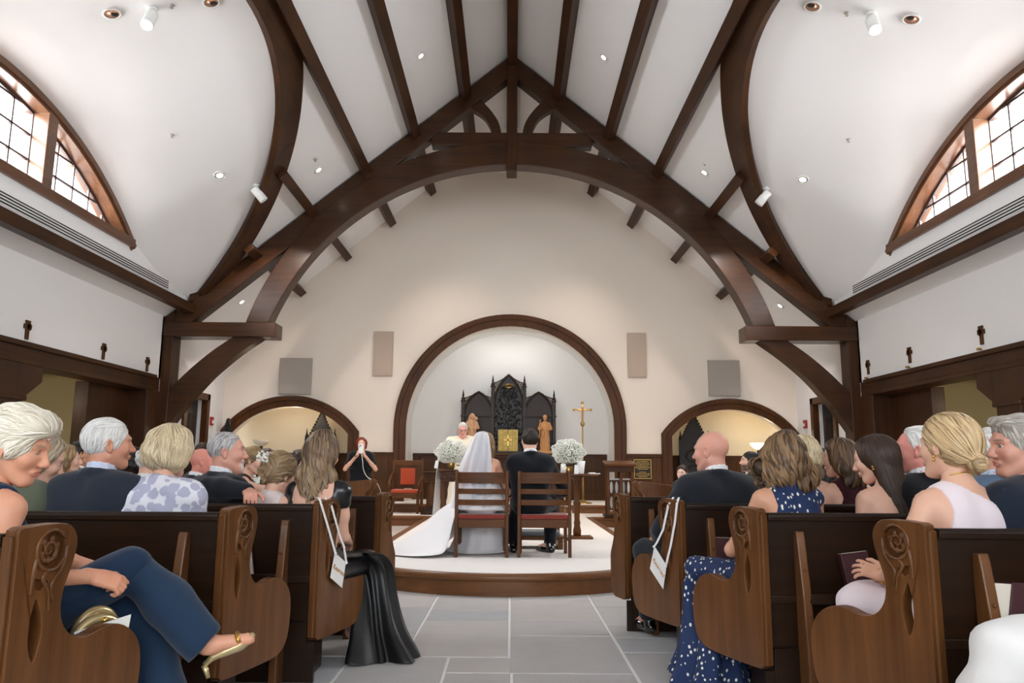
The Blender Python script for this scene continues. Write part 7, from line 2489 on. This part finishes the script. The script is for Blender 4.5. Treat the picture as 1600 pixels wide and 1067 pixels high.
# chancel ------------------------------------------------------------
person('m', (-0.80, 13.2), 'priest with white hair and glasses in cream vestment', face=186, s=1.0, sex='m', near=2, seated=False, z0=Z1, hs='short', hcol=WHITE_H, head=(0, -16, 0), skin=(226, 164, 148), glasses=True, ho=dict(face=0.005), fat=0.05,
       outfit=dict(kind='dress', col=(240, 232, 212), robe=1, g=0.03, sleeve={-1: 0.95, 1: 0.95}, sg=0.05, collar=1, amp=0.006, f=18), arms={-1: ((-0.27, 0.08, 1.10), (-0.12, 0.33, 1.12)), 1: ((0.27, 0.08, 1.10), (0.12, 0.33, 1.12))})
GR = person('m', (0.232, 8.50), 'groom with dark hair in black suit, seen from behind', face=0, s=1.055, sex='m', near=3, z0=Z1, seat=0.435, hs='short', hcol=[(28, 22, 19), (58, 46, 40), (40, 32, 28)], head=(14, -3, 0), skin='fair', ho=dict(vol=0.005, nape=-0.05), lean=6,
            outfit=dict(kind='suit', col=(15, 18, 25), shirt=(242, 242, 244)), arms={-1: ('w', (0.0, 8.60, 0.86), (-0.04, 8.86, 0.80)), 1: ('w', (0.62, 8.62, 0.86), (0.5, 8.9, 0.80))},
            legs={-1: ('w', (0.10, 8.93, 0.70), (0.06, 8.68, 0.275), (-0.15, 1, 0)), 1: ('w', (0.50, 8.93, 0.70), (0.46, 8.74, 0.275), (-0.75, 0.75, 0))})
BR = person('w', (-0.262, 8.46), 'bride in strapless white gown with long veil, seen from behind', face=-2, s=1.0, near=3, z0=Z1, seat=0.435, hs='long', hcol=[(92, 66, 46), (176, 142, 100), (130, 98, 68)], head=(-10, -6, 5), skin=(220, 164, 136), ho=dict(len=0.20, curl=0.018, wd=0.088, seed=5, wave=0.2, vol=0.004, locks=dict(n=70, per=16, amp=0.014, turns=1.3, steps=20, step=0.013)), lean=6,
            outfit=dict(kind='dress', mat=M['bridal'], skirt=1, cuts=[((0, 0, 0.33), (0, -0.25, 1))]), arms={1: ('w', (0.0, 8.52, 0.84), (-0.08, 8.80, 0.84))})


def in_world(o, P):
    """attach an object modelled in world space to a person's root"""
    r = P['root']
    o.parent = r
    o.matrix_parent_inverse = (Matrix.Translation(r.location) @ Matrix.Rotation(r.rotation_euler[2], 4, 'Z') @ Matrix.Scale(r.scale[0], 4)).inverted()
    return o


def loft(name, rings, mat, P, nu=72, nv=10, folds=((7, 0.03, 0.3),), closed=True, thick=None, seed=0):
    """rings: list of (centre, rx, ry, fold amount); eight-fold smooth interpolation between rings"""
    rg = [tuple(c) + (rx, ry, fa) for c, rx, ry, fa in rings]
    S = spline(rg, nv)
    vs = []
    n = len(S)
    for i, (cx, cy, cz, rx, ry, fa) in enumerate(S):
        t = i / (n - 1)
        for k in range(nu):
            a = 2 * math.pi * k / nu
            w = sum(am * math.sin(q * a + ph + 1.4 * t * math.sin(q)) for q, am, ph in folds) * fa
            vs.append((cx + math.cos(a) * rx * (1 + w), cy + math.sin(a) * ry * (1 + w), max(cz + 0.25 * fa * rx * w * 0.3, 0.004)))
    fs = [(i * nu + k, i * nu + (k + 1) % nu, (i + 1) * nu + (k + 1) % nu, (i + 1) * nu + k) for i in range(n - 1) for k in range(nu)]
    o = mk(name, vs, fs, mat, None, True)
    return in_world(o, P)


# the black satin skirt pouring over the knees into the aisle
loft('skirt', [((-0.98, 4.66, 0.60), 0.17, 0.17, 0.3), ((-0.93, 4.82, 0.585), 0.165, 0.15, 0.5), ((-0.855, 4.92, 0.50), 0.135, 0.135, 0.9), ((-0.81, 4.90, 0.33), 0.125, 0.135, 1.3), ((-0.775, 4.85, 0.16), 0.15, 0.16, 1.5), ((-0.735, 4.78, 0.03), 0.20, 0.185, 1.7), ((-0.73, 4.77, 0.006), 0.21, 0.19, 1.7)],
     M['skirtsatin'], W5, nu=110, nv=12, folds=((5, 0.12, 0.3), (9, 0.07, 1.2), (3, 0.09, 2.0), (14, 0.025, 0.4)))
# dotted skirt over knee and down to the tiles
PK = [o for o in bpy.data.objects if o.name.startswith('person') and 'dotted halter' in o.get('label', '')][0]
loft('skirt', [((1.38, 4.16, 0.585), 0.20, 0.17, 0.3), ((1.25, 4.30, 0.58), 0.20, 0.17, 0.5), ((1.16, 4.38, 0.50), 0.18, 0.15, 0.8), ((1.13, 4.36, 0.33), 0.155, 0.16, 1.2), ((1.10, 4.30, 0.16), 0.16, 0.18, 1.4), ((1.07, 4.24, 0.05), 0.19, 0.20, 1.6), ((1.065, 4.23, 0.03), 0.195, 0.205, 1.6)],
     M['polka'], dict(root=PK), nu=110, folds=((6, 0.10, 0.3), (11, 0.06, 1.2), (3, 0.07, 2.0)))


def sheet(name, grid, mat, P, thick=0.004, sub=4, fold=None):
    """grid[i][j] of 3-D points, splined both ways; fold(u, v) -> offset vector"""
    G = [spline(r, sub) for r in grid]
    cols_ = [spline([g[j] for g in G], sub) for j in range(len(G[0]))]
    nu, nv = len(cols_), len(cols_[0])
    vs = []
    for i in range(nv):
        for j in range(nu):
            p = V3(*cols_[j][i])
            if fold:
                p = p + V3(*fold(j / (nu - 1), i / (nv - 1)))
            vs.append(tuple(p))
    fs = [(i * nu + j, i * nu + j + 1, (i + 1) * nu + j + 1, (i + 1) * nu + j) for i in range(nv - 1) for j in range(nu - 1)]
    o = mk(name, vs, fs, mat, None, True)
    if thick:
        md = o.modifiers.new('s', 'SOLIDIFY')
        md.thickness = thick
    return in_world(o, P) if P else o


zc = Z1
loft('gown_skirt', [((-0.268, 8.465, 0.99), 0.150, 0.118, 0.1), ((-0.272, 8.465, 0.88), 0.195, 0.155, 0.4), ((-0.285, 8.475, 0.76), 0.260, 0.205, 0.7), ((-0.285, 8.50, 0.655), 0.280, 0.245, 0.6), ((-0.28, 8.72, 0.66), 0.24, 0.24, 0.6), ((-0.30, 8.84, 0.55), 0.25, 0.24, 0.8), ((-0.31, 8.86, 0.38), 0.27, 0.28, 1.0), ((-0.33, 8.84, 0.24), 0.30, 0.36, 1.2), ((-0.34, 8.82, zc + 0.012), 0.33, 0.42, 1.2)],
     M['bridal'], BR, folds=((6, 0.05, 0.3), (10, 0.03, 1.2), (3, 0.05, 2.0)))
fold_t = lambda u, v: (0.02 * math.sin(9 * v + 3 * u), 0.0, (0.030 * math.sin(11 * v + 2.5 * u) * math.sin(math.pi * min(u * 1.1, 1)) * (1 - 0.6 * u)) + 0.004)
sheet('train', [
    [(-0.52, 8.30, 0.72), (-0.585, 8.27, 0.52), (-0.63, 8.22, 0.33), (-0.68, 8.15, 0.215), (-0.80, 8.08, zc + 0.012), (-1.00, 8.12, zc + 0.010), (-1.22, 8.28, zc + 0.010)],
    [(-0.48, 8.50, 0.78), (-0.62, 8.48, 0.64), (-0.74, 8.48, 0.49), (-0.86, 8.46, 0.36), (-1.00, 8.46, 0.27), (-1.18, 8.48, 0.21), (-1.40, 8.54, zc + 0.010)],
    [(-0.46, 8.70, 0.76), (-0.64, 8.72, 0.70), (-0.79, 8.76, 0.59), (-0.92, 8.80, 0.46), (-1.05, 8.84, 0.35), (-1.21, 8.86, 0.265), (-1.44, 8.86, zc + 0.010)],
    [(-0.46, 8.92, 0.66), (-0.62, 8.96, 0.52), (-0.76, 9.00, 0.38), (-0.90, 9.06, 0.27), (-1.05, 9.12, 0.215), (-1.22, 9.16, zc + 0.014), (-1.38, 9.20, zc + 0.010)],
    [(-0.44, 9.06, 0.50), (-0.58, 9.12, 0.36), (-0.70, 9.18, 0.26), (-0.84, 9.26, 0.21), (-0.98, 9.32, zc + 0.012), (-1.10, 9.36, zc + 0.010), (-1.22, 9.40, zc + 0.010)]],
    M['bridal'], BR, 0.006, 5, fold_t)
sheet('veil', [
    [(-0.345, 8.345, 1.475), (-0.315, 8.335, 1.487), (-0.285, 8.33, 1.49), (-0.255, 8.335, 1.487), (-0.225, 8.345, 1.475)],
    [(-0.40, 8.33, 1.40), (-0.355, 8.312, 1.42), (-0.30, 8.305, 1.425), (-0.25, 8.31, 1.42), (-0.205, 8.33, 1.40)],
    [(-0.47, 8.33, 1.25), (-0.40, 8.295, 1.26), (-0.32, 8.285, 1.26), (-0.25, 8.29, 1.26), (-0.185, 8.32, 1.25)],
    [(-0.53, 8.31, 1.10), (-0.44, 8.28, 1.10), (-0.35, 8.27, 1.10), (-0.26, 8.275, 1.10), (-0.175, 8.30, 1.10)],
    [(-0.57, 8.30, 0.95), (-0.47, 8.275, 0.95), (-0.37, 8.268, 0.95), (-0.27, 8.27, 0.95), (-0.175, 8.285, 0.95)],
    [(-0.60, 8.29, 0.80), (-0.49, 8.275, 0.80), (-0.38, 8.268, 0.80), (-0.28, 8.27, 0.80), (-0.18, 8.28, 0.80)],
    [(-0.61, 8.29, 0.68), (-0.50, 8.275, 0.67), (-0.39, 8.27, 0.67), (-0.29, 8.27, 0.68), (-0.18, 8.28, 0.68)]],
    M['veil'], BR, 0.0, 8, lambda u, v: (0, 0.013 * math.sin(26 * u + 2 * v) * min(1, v * 2.5) - 0.004, 0))

# small belongings -----------------------------------------------------
cl = empty('clutch_bag', (-1.385, 2.765, 0.463), R(60), 'rounded gold clutch bag on the pew seat beside the navy trousers', 'bag')
MB().tube([(0.085 * math.cos(u), 0.0, 0.055 + 0.075 * math.sin(u)) for u in np.linspace(-0.5, 3.64, 22)], 0.017, 10).build('front_roll', M['clutch'], cl, True)
MB().tube([(0.075 * math.cos(u) + 0.02, 0.045, 0.065 + 0.085 * math.sin(u)) for u in np.linspace(-0.5, 3.64, 22)], 0.017, 10).build('rear_roll', M['clutch'], cl, True)
MB().lathe([(0.02, -0.035), (0.070, -0.028), (0.076, 0.0), (0.070, 0.028), (0.02, 0.035)], (0, 0.022, 0.066), 22, Matrix.Rotation(R(90), 3, 'X')).build('body', M['clutch'], cl, True)
MB().ball((0.01, -0.016, 0.125), 0.010, 10, 7).build('clasp', M['gold'], cl, True)
o = MB().prism([(0.0, 0.0), (0.175, 0.0), (0.19, 0.125), (-0.012, 0.10)], lambda p, q, t: (-1.400 + 0.49 * p - 0.87 * t, 2.665 + 0.87 * p + 0.49 * t, 0.470 + q), 0.0, 0.003).build('order_of_service', M['paper'], None)
tag(o, 'white folded paper leaning on the gold clutch', 'paper')
for k, (P, t_) in enumerate(((P1, None),)):
    for sx in (1, -1):
        an = P['lg'][sx][2]
        d = nrm({1: (0.95, -0.25, 0.18), -1: (0.85, -0.3, -0.35)}[sx])
# sandal soles in the wearer's space
def sandal(P, sx, d):
    an = P['lg'][sx][2]
    d = nrm(d)
    up = nrm(V3(0, 0, 1) - d * d[2])
    q = lambda a, b: tuple(an + d * a + up * b)
    W = np.cross(d, up)
    MB().tube([q(-0.04, -0.060), q(0.0, -0.048), q(0.05, -0.052), q(0.10, -0.055), q(0.14, -0.048), q(0.165, -0.040)], [0.010, 0.014, 0.018, 0.022, 0.019, 0.009], 8).build('sandal_sole', M['clutch'], P['root'], True)
    MB().tube([tuple(an + d * 0.11 + W * 0.030 * math.cos(u) + up * (-0.040 + 0.034 * math.sin(u))) for u in np.linspace(0, 3.14, 9)], 0.008, 6).build('sandal_strap', M['gold'], P['root'], True)
    MB().tube([q(-0.04, -0.060), q(-0.045, -0.11)], [0.012, 0.008], 8).build('sandal_heel', M['clutch'], P['root'], True)


fc_ = (math.cos(R(-32)), math.sin(R(-32)))
ld = lambda v: V3(fc_[0] * v[0] + fc_[1] * v[1], -fc_[1] * v[0] + fc_[0] * v[1], v[2])
sandal(P1, 1, ld((0.80, 0.15, 0.40)))
sandal(P1, -1, ld((0.7, 0.2, -0.1)))
r = PH_['root']
hm = Matrix.Translation(r.location) @ Matrix.Rotation(r.rotation_euler[2], 4, 'Z') @ Matrix.Scale(r.scale[0], 4)
pc = hm @ Vector((0.0, 0.29, 1.475))
ph = empty('phone', tuple(pc), r.rotation_euler[2], 'white phone held up by the red-haired woman', 'phone')
MB().box2((-0.042, -0.006, -0.082), (0.042, 0.006, 0.082)).build('case', M['white'], ph, bev=0.005)
for dx, dz in ((0.02, 0.05), (0.02, 0.025), (0.0, 0.05)):
    MB().lathe([(0.009, 0.0), (0.008, 0.004), (0.001, 0.005)], (dx, 0.006, dz), 10, Matrix.Rotation(R(-90), 3, 'X')).build('camera_lens', M['black'], ph)
c0 = hm @ Vector((-0.01, 0.275, 1.39))
o = MB().tube(spline([tuple(c0), (c0.x + 0.03, c0.y - 0.03, 1.20), (c0.x + 0.05, c0.y - 0.02, 1.05), (c0.x + 0.12, c0.y, 0.92), (c0.x + 0.28, c0.y + 0.1, 0.80), (c0.x + 0.36, c0.y + 0.2, 0.5), (c0.x + 0.36, c0.y + 0.25, 0.02)], 6), 0.006, 6).build('white_cable', M['white'], None, True)
tag(o, 'white charging cable hanging from the phone', 'cable')
MB().tube([tuple(PH_['ar'][1][1] + nrm(PH_['ar'][1][0] - PH_['ar'][1][1]) * 0.03 + 0.031 * (math.cos(u) * V3(1, 0, 0) + math.sin(u) * V3(0, 1, 0))) for u in np.linspace(0, 6.28, 17)], 0.009, 6).build('watch', M['black'], PH_['root'], True)
# flowers in the girl's hair
GL = [o for o in bpy.data.objects if o.name.startswith('person') and 'curly updo' in o.get('label', '')][0]
mb = MB()
r9 = random.Random(9)
gz = Vector((GL.location[0], GL.location[1], 0))
for i in range(60):
    c = Vector((r9.uniform(-0.05, 0.04), -0.10 + r9.uniform(-0.02, 0.02), 0)) if i < 40 else Vector((r9.uniform(-0.07, -0.03), -0.13, 0))
    z = (1.19 + r9.uniform(-0.03, 0.03)) if i < 40 else (1.06 + r9.uniform(-0.02, 0.02))
    c.y -= 0.03 if i < 40 else 0.0
    mb.ball((c.x, c.y + 0.03, z / 0.80 * 0.80 / 0.80 - 0.03), r9.uniform(0.005, 0.010), 6, 4)
mb.build('hair_flowers', M['bloom'], GL, True)['kind'] = 'stuff'
# green scarf
GS = [o for o in bpy.data.objects if o.name.startswith('person') and 'green scarf' in o.get('label', '')][0]
MB().tube([(0.085 * math.sin(u), -0.012 - 0.085 * math.cos(u), 1.02 + 0.035 * math.cos(u)) for u in np.linspace(0, 6.28, 20)], 0.038, 8).tube([(0.03, 0.10, 1.0), (0.04, 0.15, 0.88), (0.05, 0.17, 0.75)], [0.04, 0.05, 0.05], 8).build('scarf', plain('green_silk', (44, 140, 96), 0.5, noise=0.4, nscale=18), GS, True)
# rings, bracelets and necklaces the photograph shows
for P, sx in ((W33, -1),):
    e, w, _ = P['ar'][sx]
    ax = nrm(w - e)
    u1 = nrm(np.cross(ax, V3(0, 0, 1)))
    u2 = np.cross(ax, u1)
    MB().tube([tuple(w - ax * 0.01 + 0.031 * (math.cos(a) * u1 + math.sin(a) * u2)) for a in np.linspace(0, 6.28, 19)], 0.004, 6).build('bracelet', M['gold'], P['root'], True)
    MB().tube([P['tp'](0.052 * math.sin(a), -0.018 - 0.052 * math.cos(a), 0.535 + 0.02 * math.cos(a)) for a in np.linspace(0, 6.28, 25)], 0.003, 5).build('necklace', M['gold'], P['root'], True)

# seats under the guests farther in -----------------------------------------


def bench(x, y, L, rz, label):
    b = empty('side_bench', (x, y, 0), rz, label, 'bench', 'side benches')
    MB().box2((-L / 2, -0.02, 0.41), (L / 2, 0.42, 0.45)).build('seat', M['pewX'], b, bev=0.006)
    MB().box2((-L / 2, -0.17, 0.10), (L / 2, -0.14, 0.84)).build('back_board', M['pewX'], b, bev=0.006)
    for sx in (-1, 1):
        MB().box2((sx * L / 2 - 0.03, -0.18, 0), (sx * L / 2 + 0.03, 0.42, 0.45)).build('bench_end', M['pewZ'], b, bev=0.01)
    return b


bench(-3.0, 6.10, 2.3, R(0), 'long low bench under the green-scarfed woman')
bench(-3.3, 6.92, 1.9, R(0), 'low bench under the bald man at far left')
bench(-2.36, 7.9, 2.3, R(-90), 'bench under the updo woman facing the aisle')
bench(-2.92, 9.5, 1.4, R(-90), 'bench under the pale blond woman facing the aisle')
bench(-3.42, 11.0, 0.8, R(-90), 'short bench under the tanned man')
bench(2.75, 5.93, 1.3, R(0), 'bench under the black-haired woman with necklace')
bench(3.02, 9.5, 0.8, R(90), 'bench under the bearded young man')
bench(3.40, 10.2, 0.7, R(90), 'bench under the man beside the bearded young man')
bench(2.42, 10.6, 0.6, R(90), 'bench under the small boy')
pew(1, 1.95, 1.62, 20, 2.6, 'dark wooden pew under the person in white, beside the camera')

# wooden statues before the reredos --------------------------------------------


def statue(name, x, z0, H, label, child, mat):
    S = Solid((-0.24, -0.2, -0.02), (0.24, 0.2, H + 0.08), 0.0075)
    k = H / 0.86
    V = lambda a, b, c: V3(a * k, b * k, c * k)
    S.cap(V(0, 0, 0.02), V(0, 0, 0.55), 0.115 * k, 0.092 * k, 0.02)
    S.ell(V(0, 0, 0.58), V3(0.115, 0.075, 0.12) * k, 0.03)
    S.ell(V(0, -0.005, 0.78), V3(0.045, 0.052, 0.062) * k, 0.015)
    S.cap(V(0, 0, 0.66), V(0, 0, 0.74), 0.03 * k, 0.028 * k, 0.01)
    S.cap(V(0, -0.055, 0.785), V(0, -0.064, 0.77), 0.008 * k, 0.010 * k, 0.008)
    for sx in (-1, 1):
        S.chain([V(sx * 0.10, 0.0, 0.64), V(sx * 0.135, -0.02, 0.52), V(sx * 0.05, -0.10, 0.50 if sx > 0 else 0.53)], [0.036 * k, 0.034 * k, 0.022 * k], 0.015)
        S.ell(V(sx * 0.02, -0.05, 0.79), V3(0.010, 0.006, 0.006) * k, 0.004, op='s')
    if child:
        S.ell(V(0, 0.02, 0.79), V3(0.062, 0.055, 0.07) * k, 0.02)
        for sx in (-1, 1):
            S.cap(V(sx * 0.05, 0.0, 0.78), V(sx * 0.085, 0.02, 0.60), 0.028 * k, 0.04 * k, 0.02)
        S.ell(V(0.085, -0.075, 0.60), V3(0.045, 0.045, 0.085) * k, 0.006)
        S.ell(V(0.098, -0.085, 0.725), V3(0.036, 0.038, 0.044) * k, 0.003)
        S.cap(V(0.10, -0.09, 0.56), V(0.08, -0.13, 0.47), 0.028 * k, 0.02 * k, 0.01)
    else:
        S.ell(V(0, 0.012, 0.795), V3(0.054, 0.050, 0.062) * k, 0.012)
        S.ell(V(0, -0.045, 0.735), V3(0.026, 0.022, 0.032) * k, 0.01)
        S.cap(V(-0.135, -0.08, 0.25), V(-0.115, -0.06, 0.70), 0.010 * k, 0.010 * k, 0.004)
        S.ell(V(-0.115, -0.06, 0.71), V3(0.02, 0.02, 0.02) * k, 0.004)
        S.cap(V(-0.03, -0.10, 0.50), V(-0.045, -0.115, 0.36), 0.020 * k, 0.028 * k, 0.008)
    S.warp(lambda X, Y, Z: 0.007 * np.sin(34 * np.arctan2(Y, X) / 2.0 + 3 * np.sin(9 * Z)) * np.clip((0.55 * k - Z) * 4, 0, 1) + 0.003 * np.sin(60 * X + 40 * Z) * (Z < 0.68 * k))
    root = empty(name, (x, 17.36, z0), 0, label, 'statue')
    solid_obj('figure', [S.mesh()], mat, root)
    MB().box2((-0.16, -0.13, -0.05), (0.16, 0.13, 0.012)).build('base', mat, root, bev=0.006)
    return root


statue('wooden_statue', -0.855, 1.46, 0.84, 'carved wooden statue of a veiled woman holding a child', True, M['statue2'])
statue('wooden_statue', 0.785, 1.46, 0.82, 'carved wooden statue of a bearded robed man with staff', False, M['statue'])
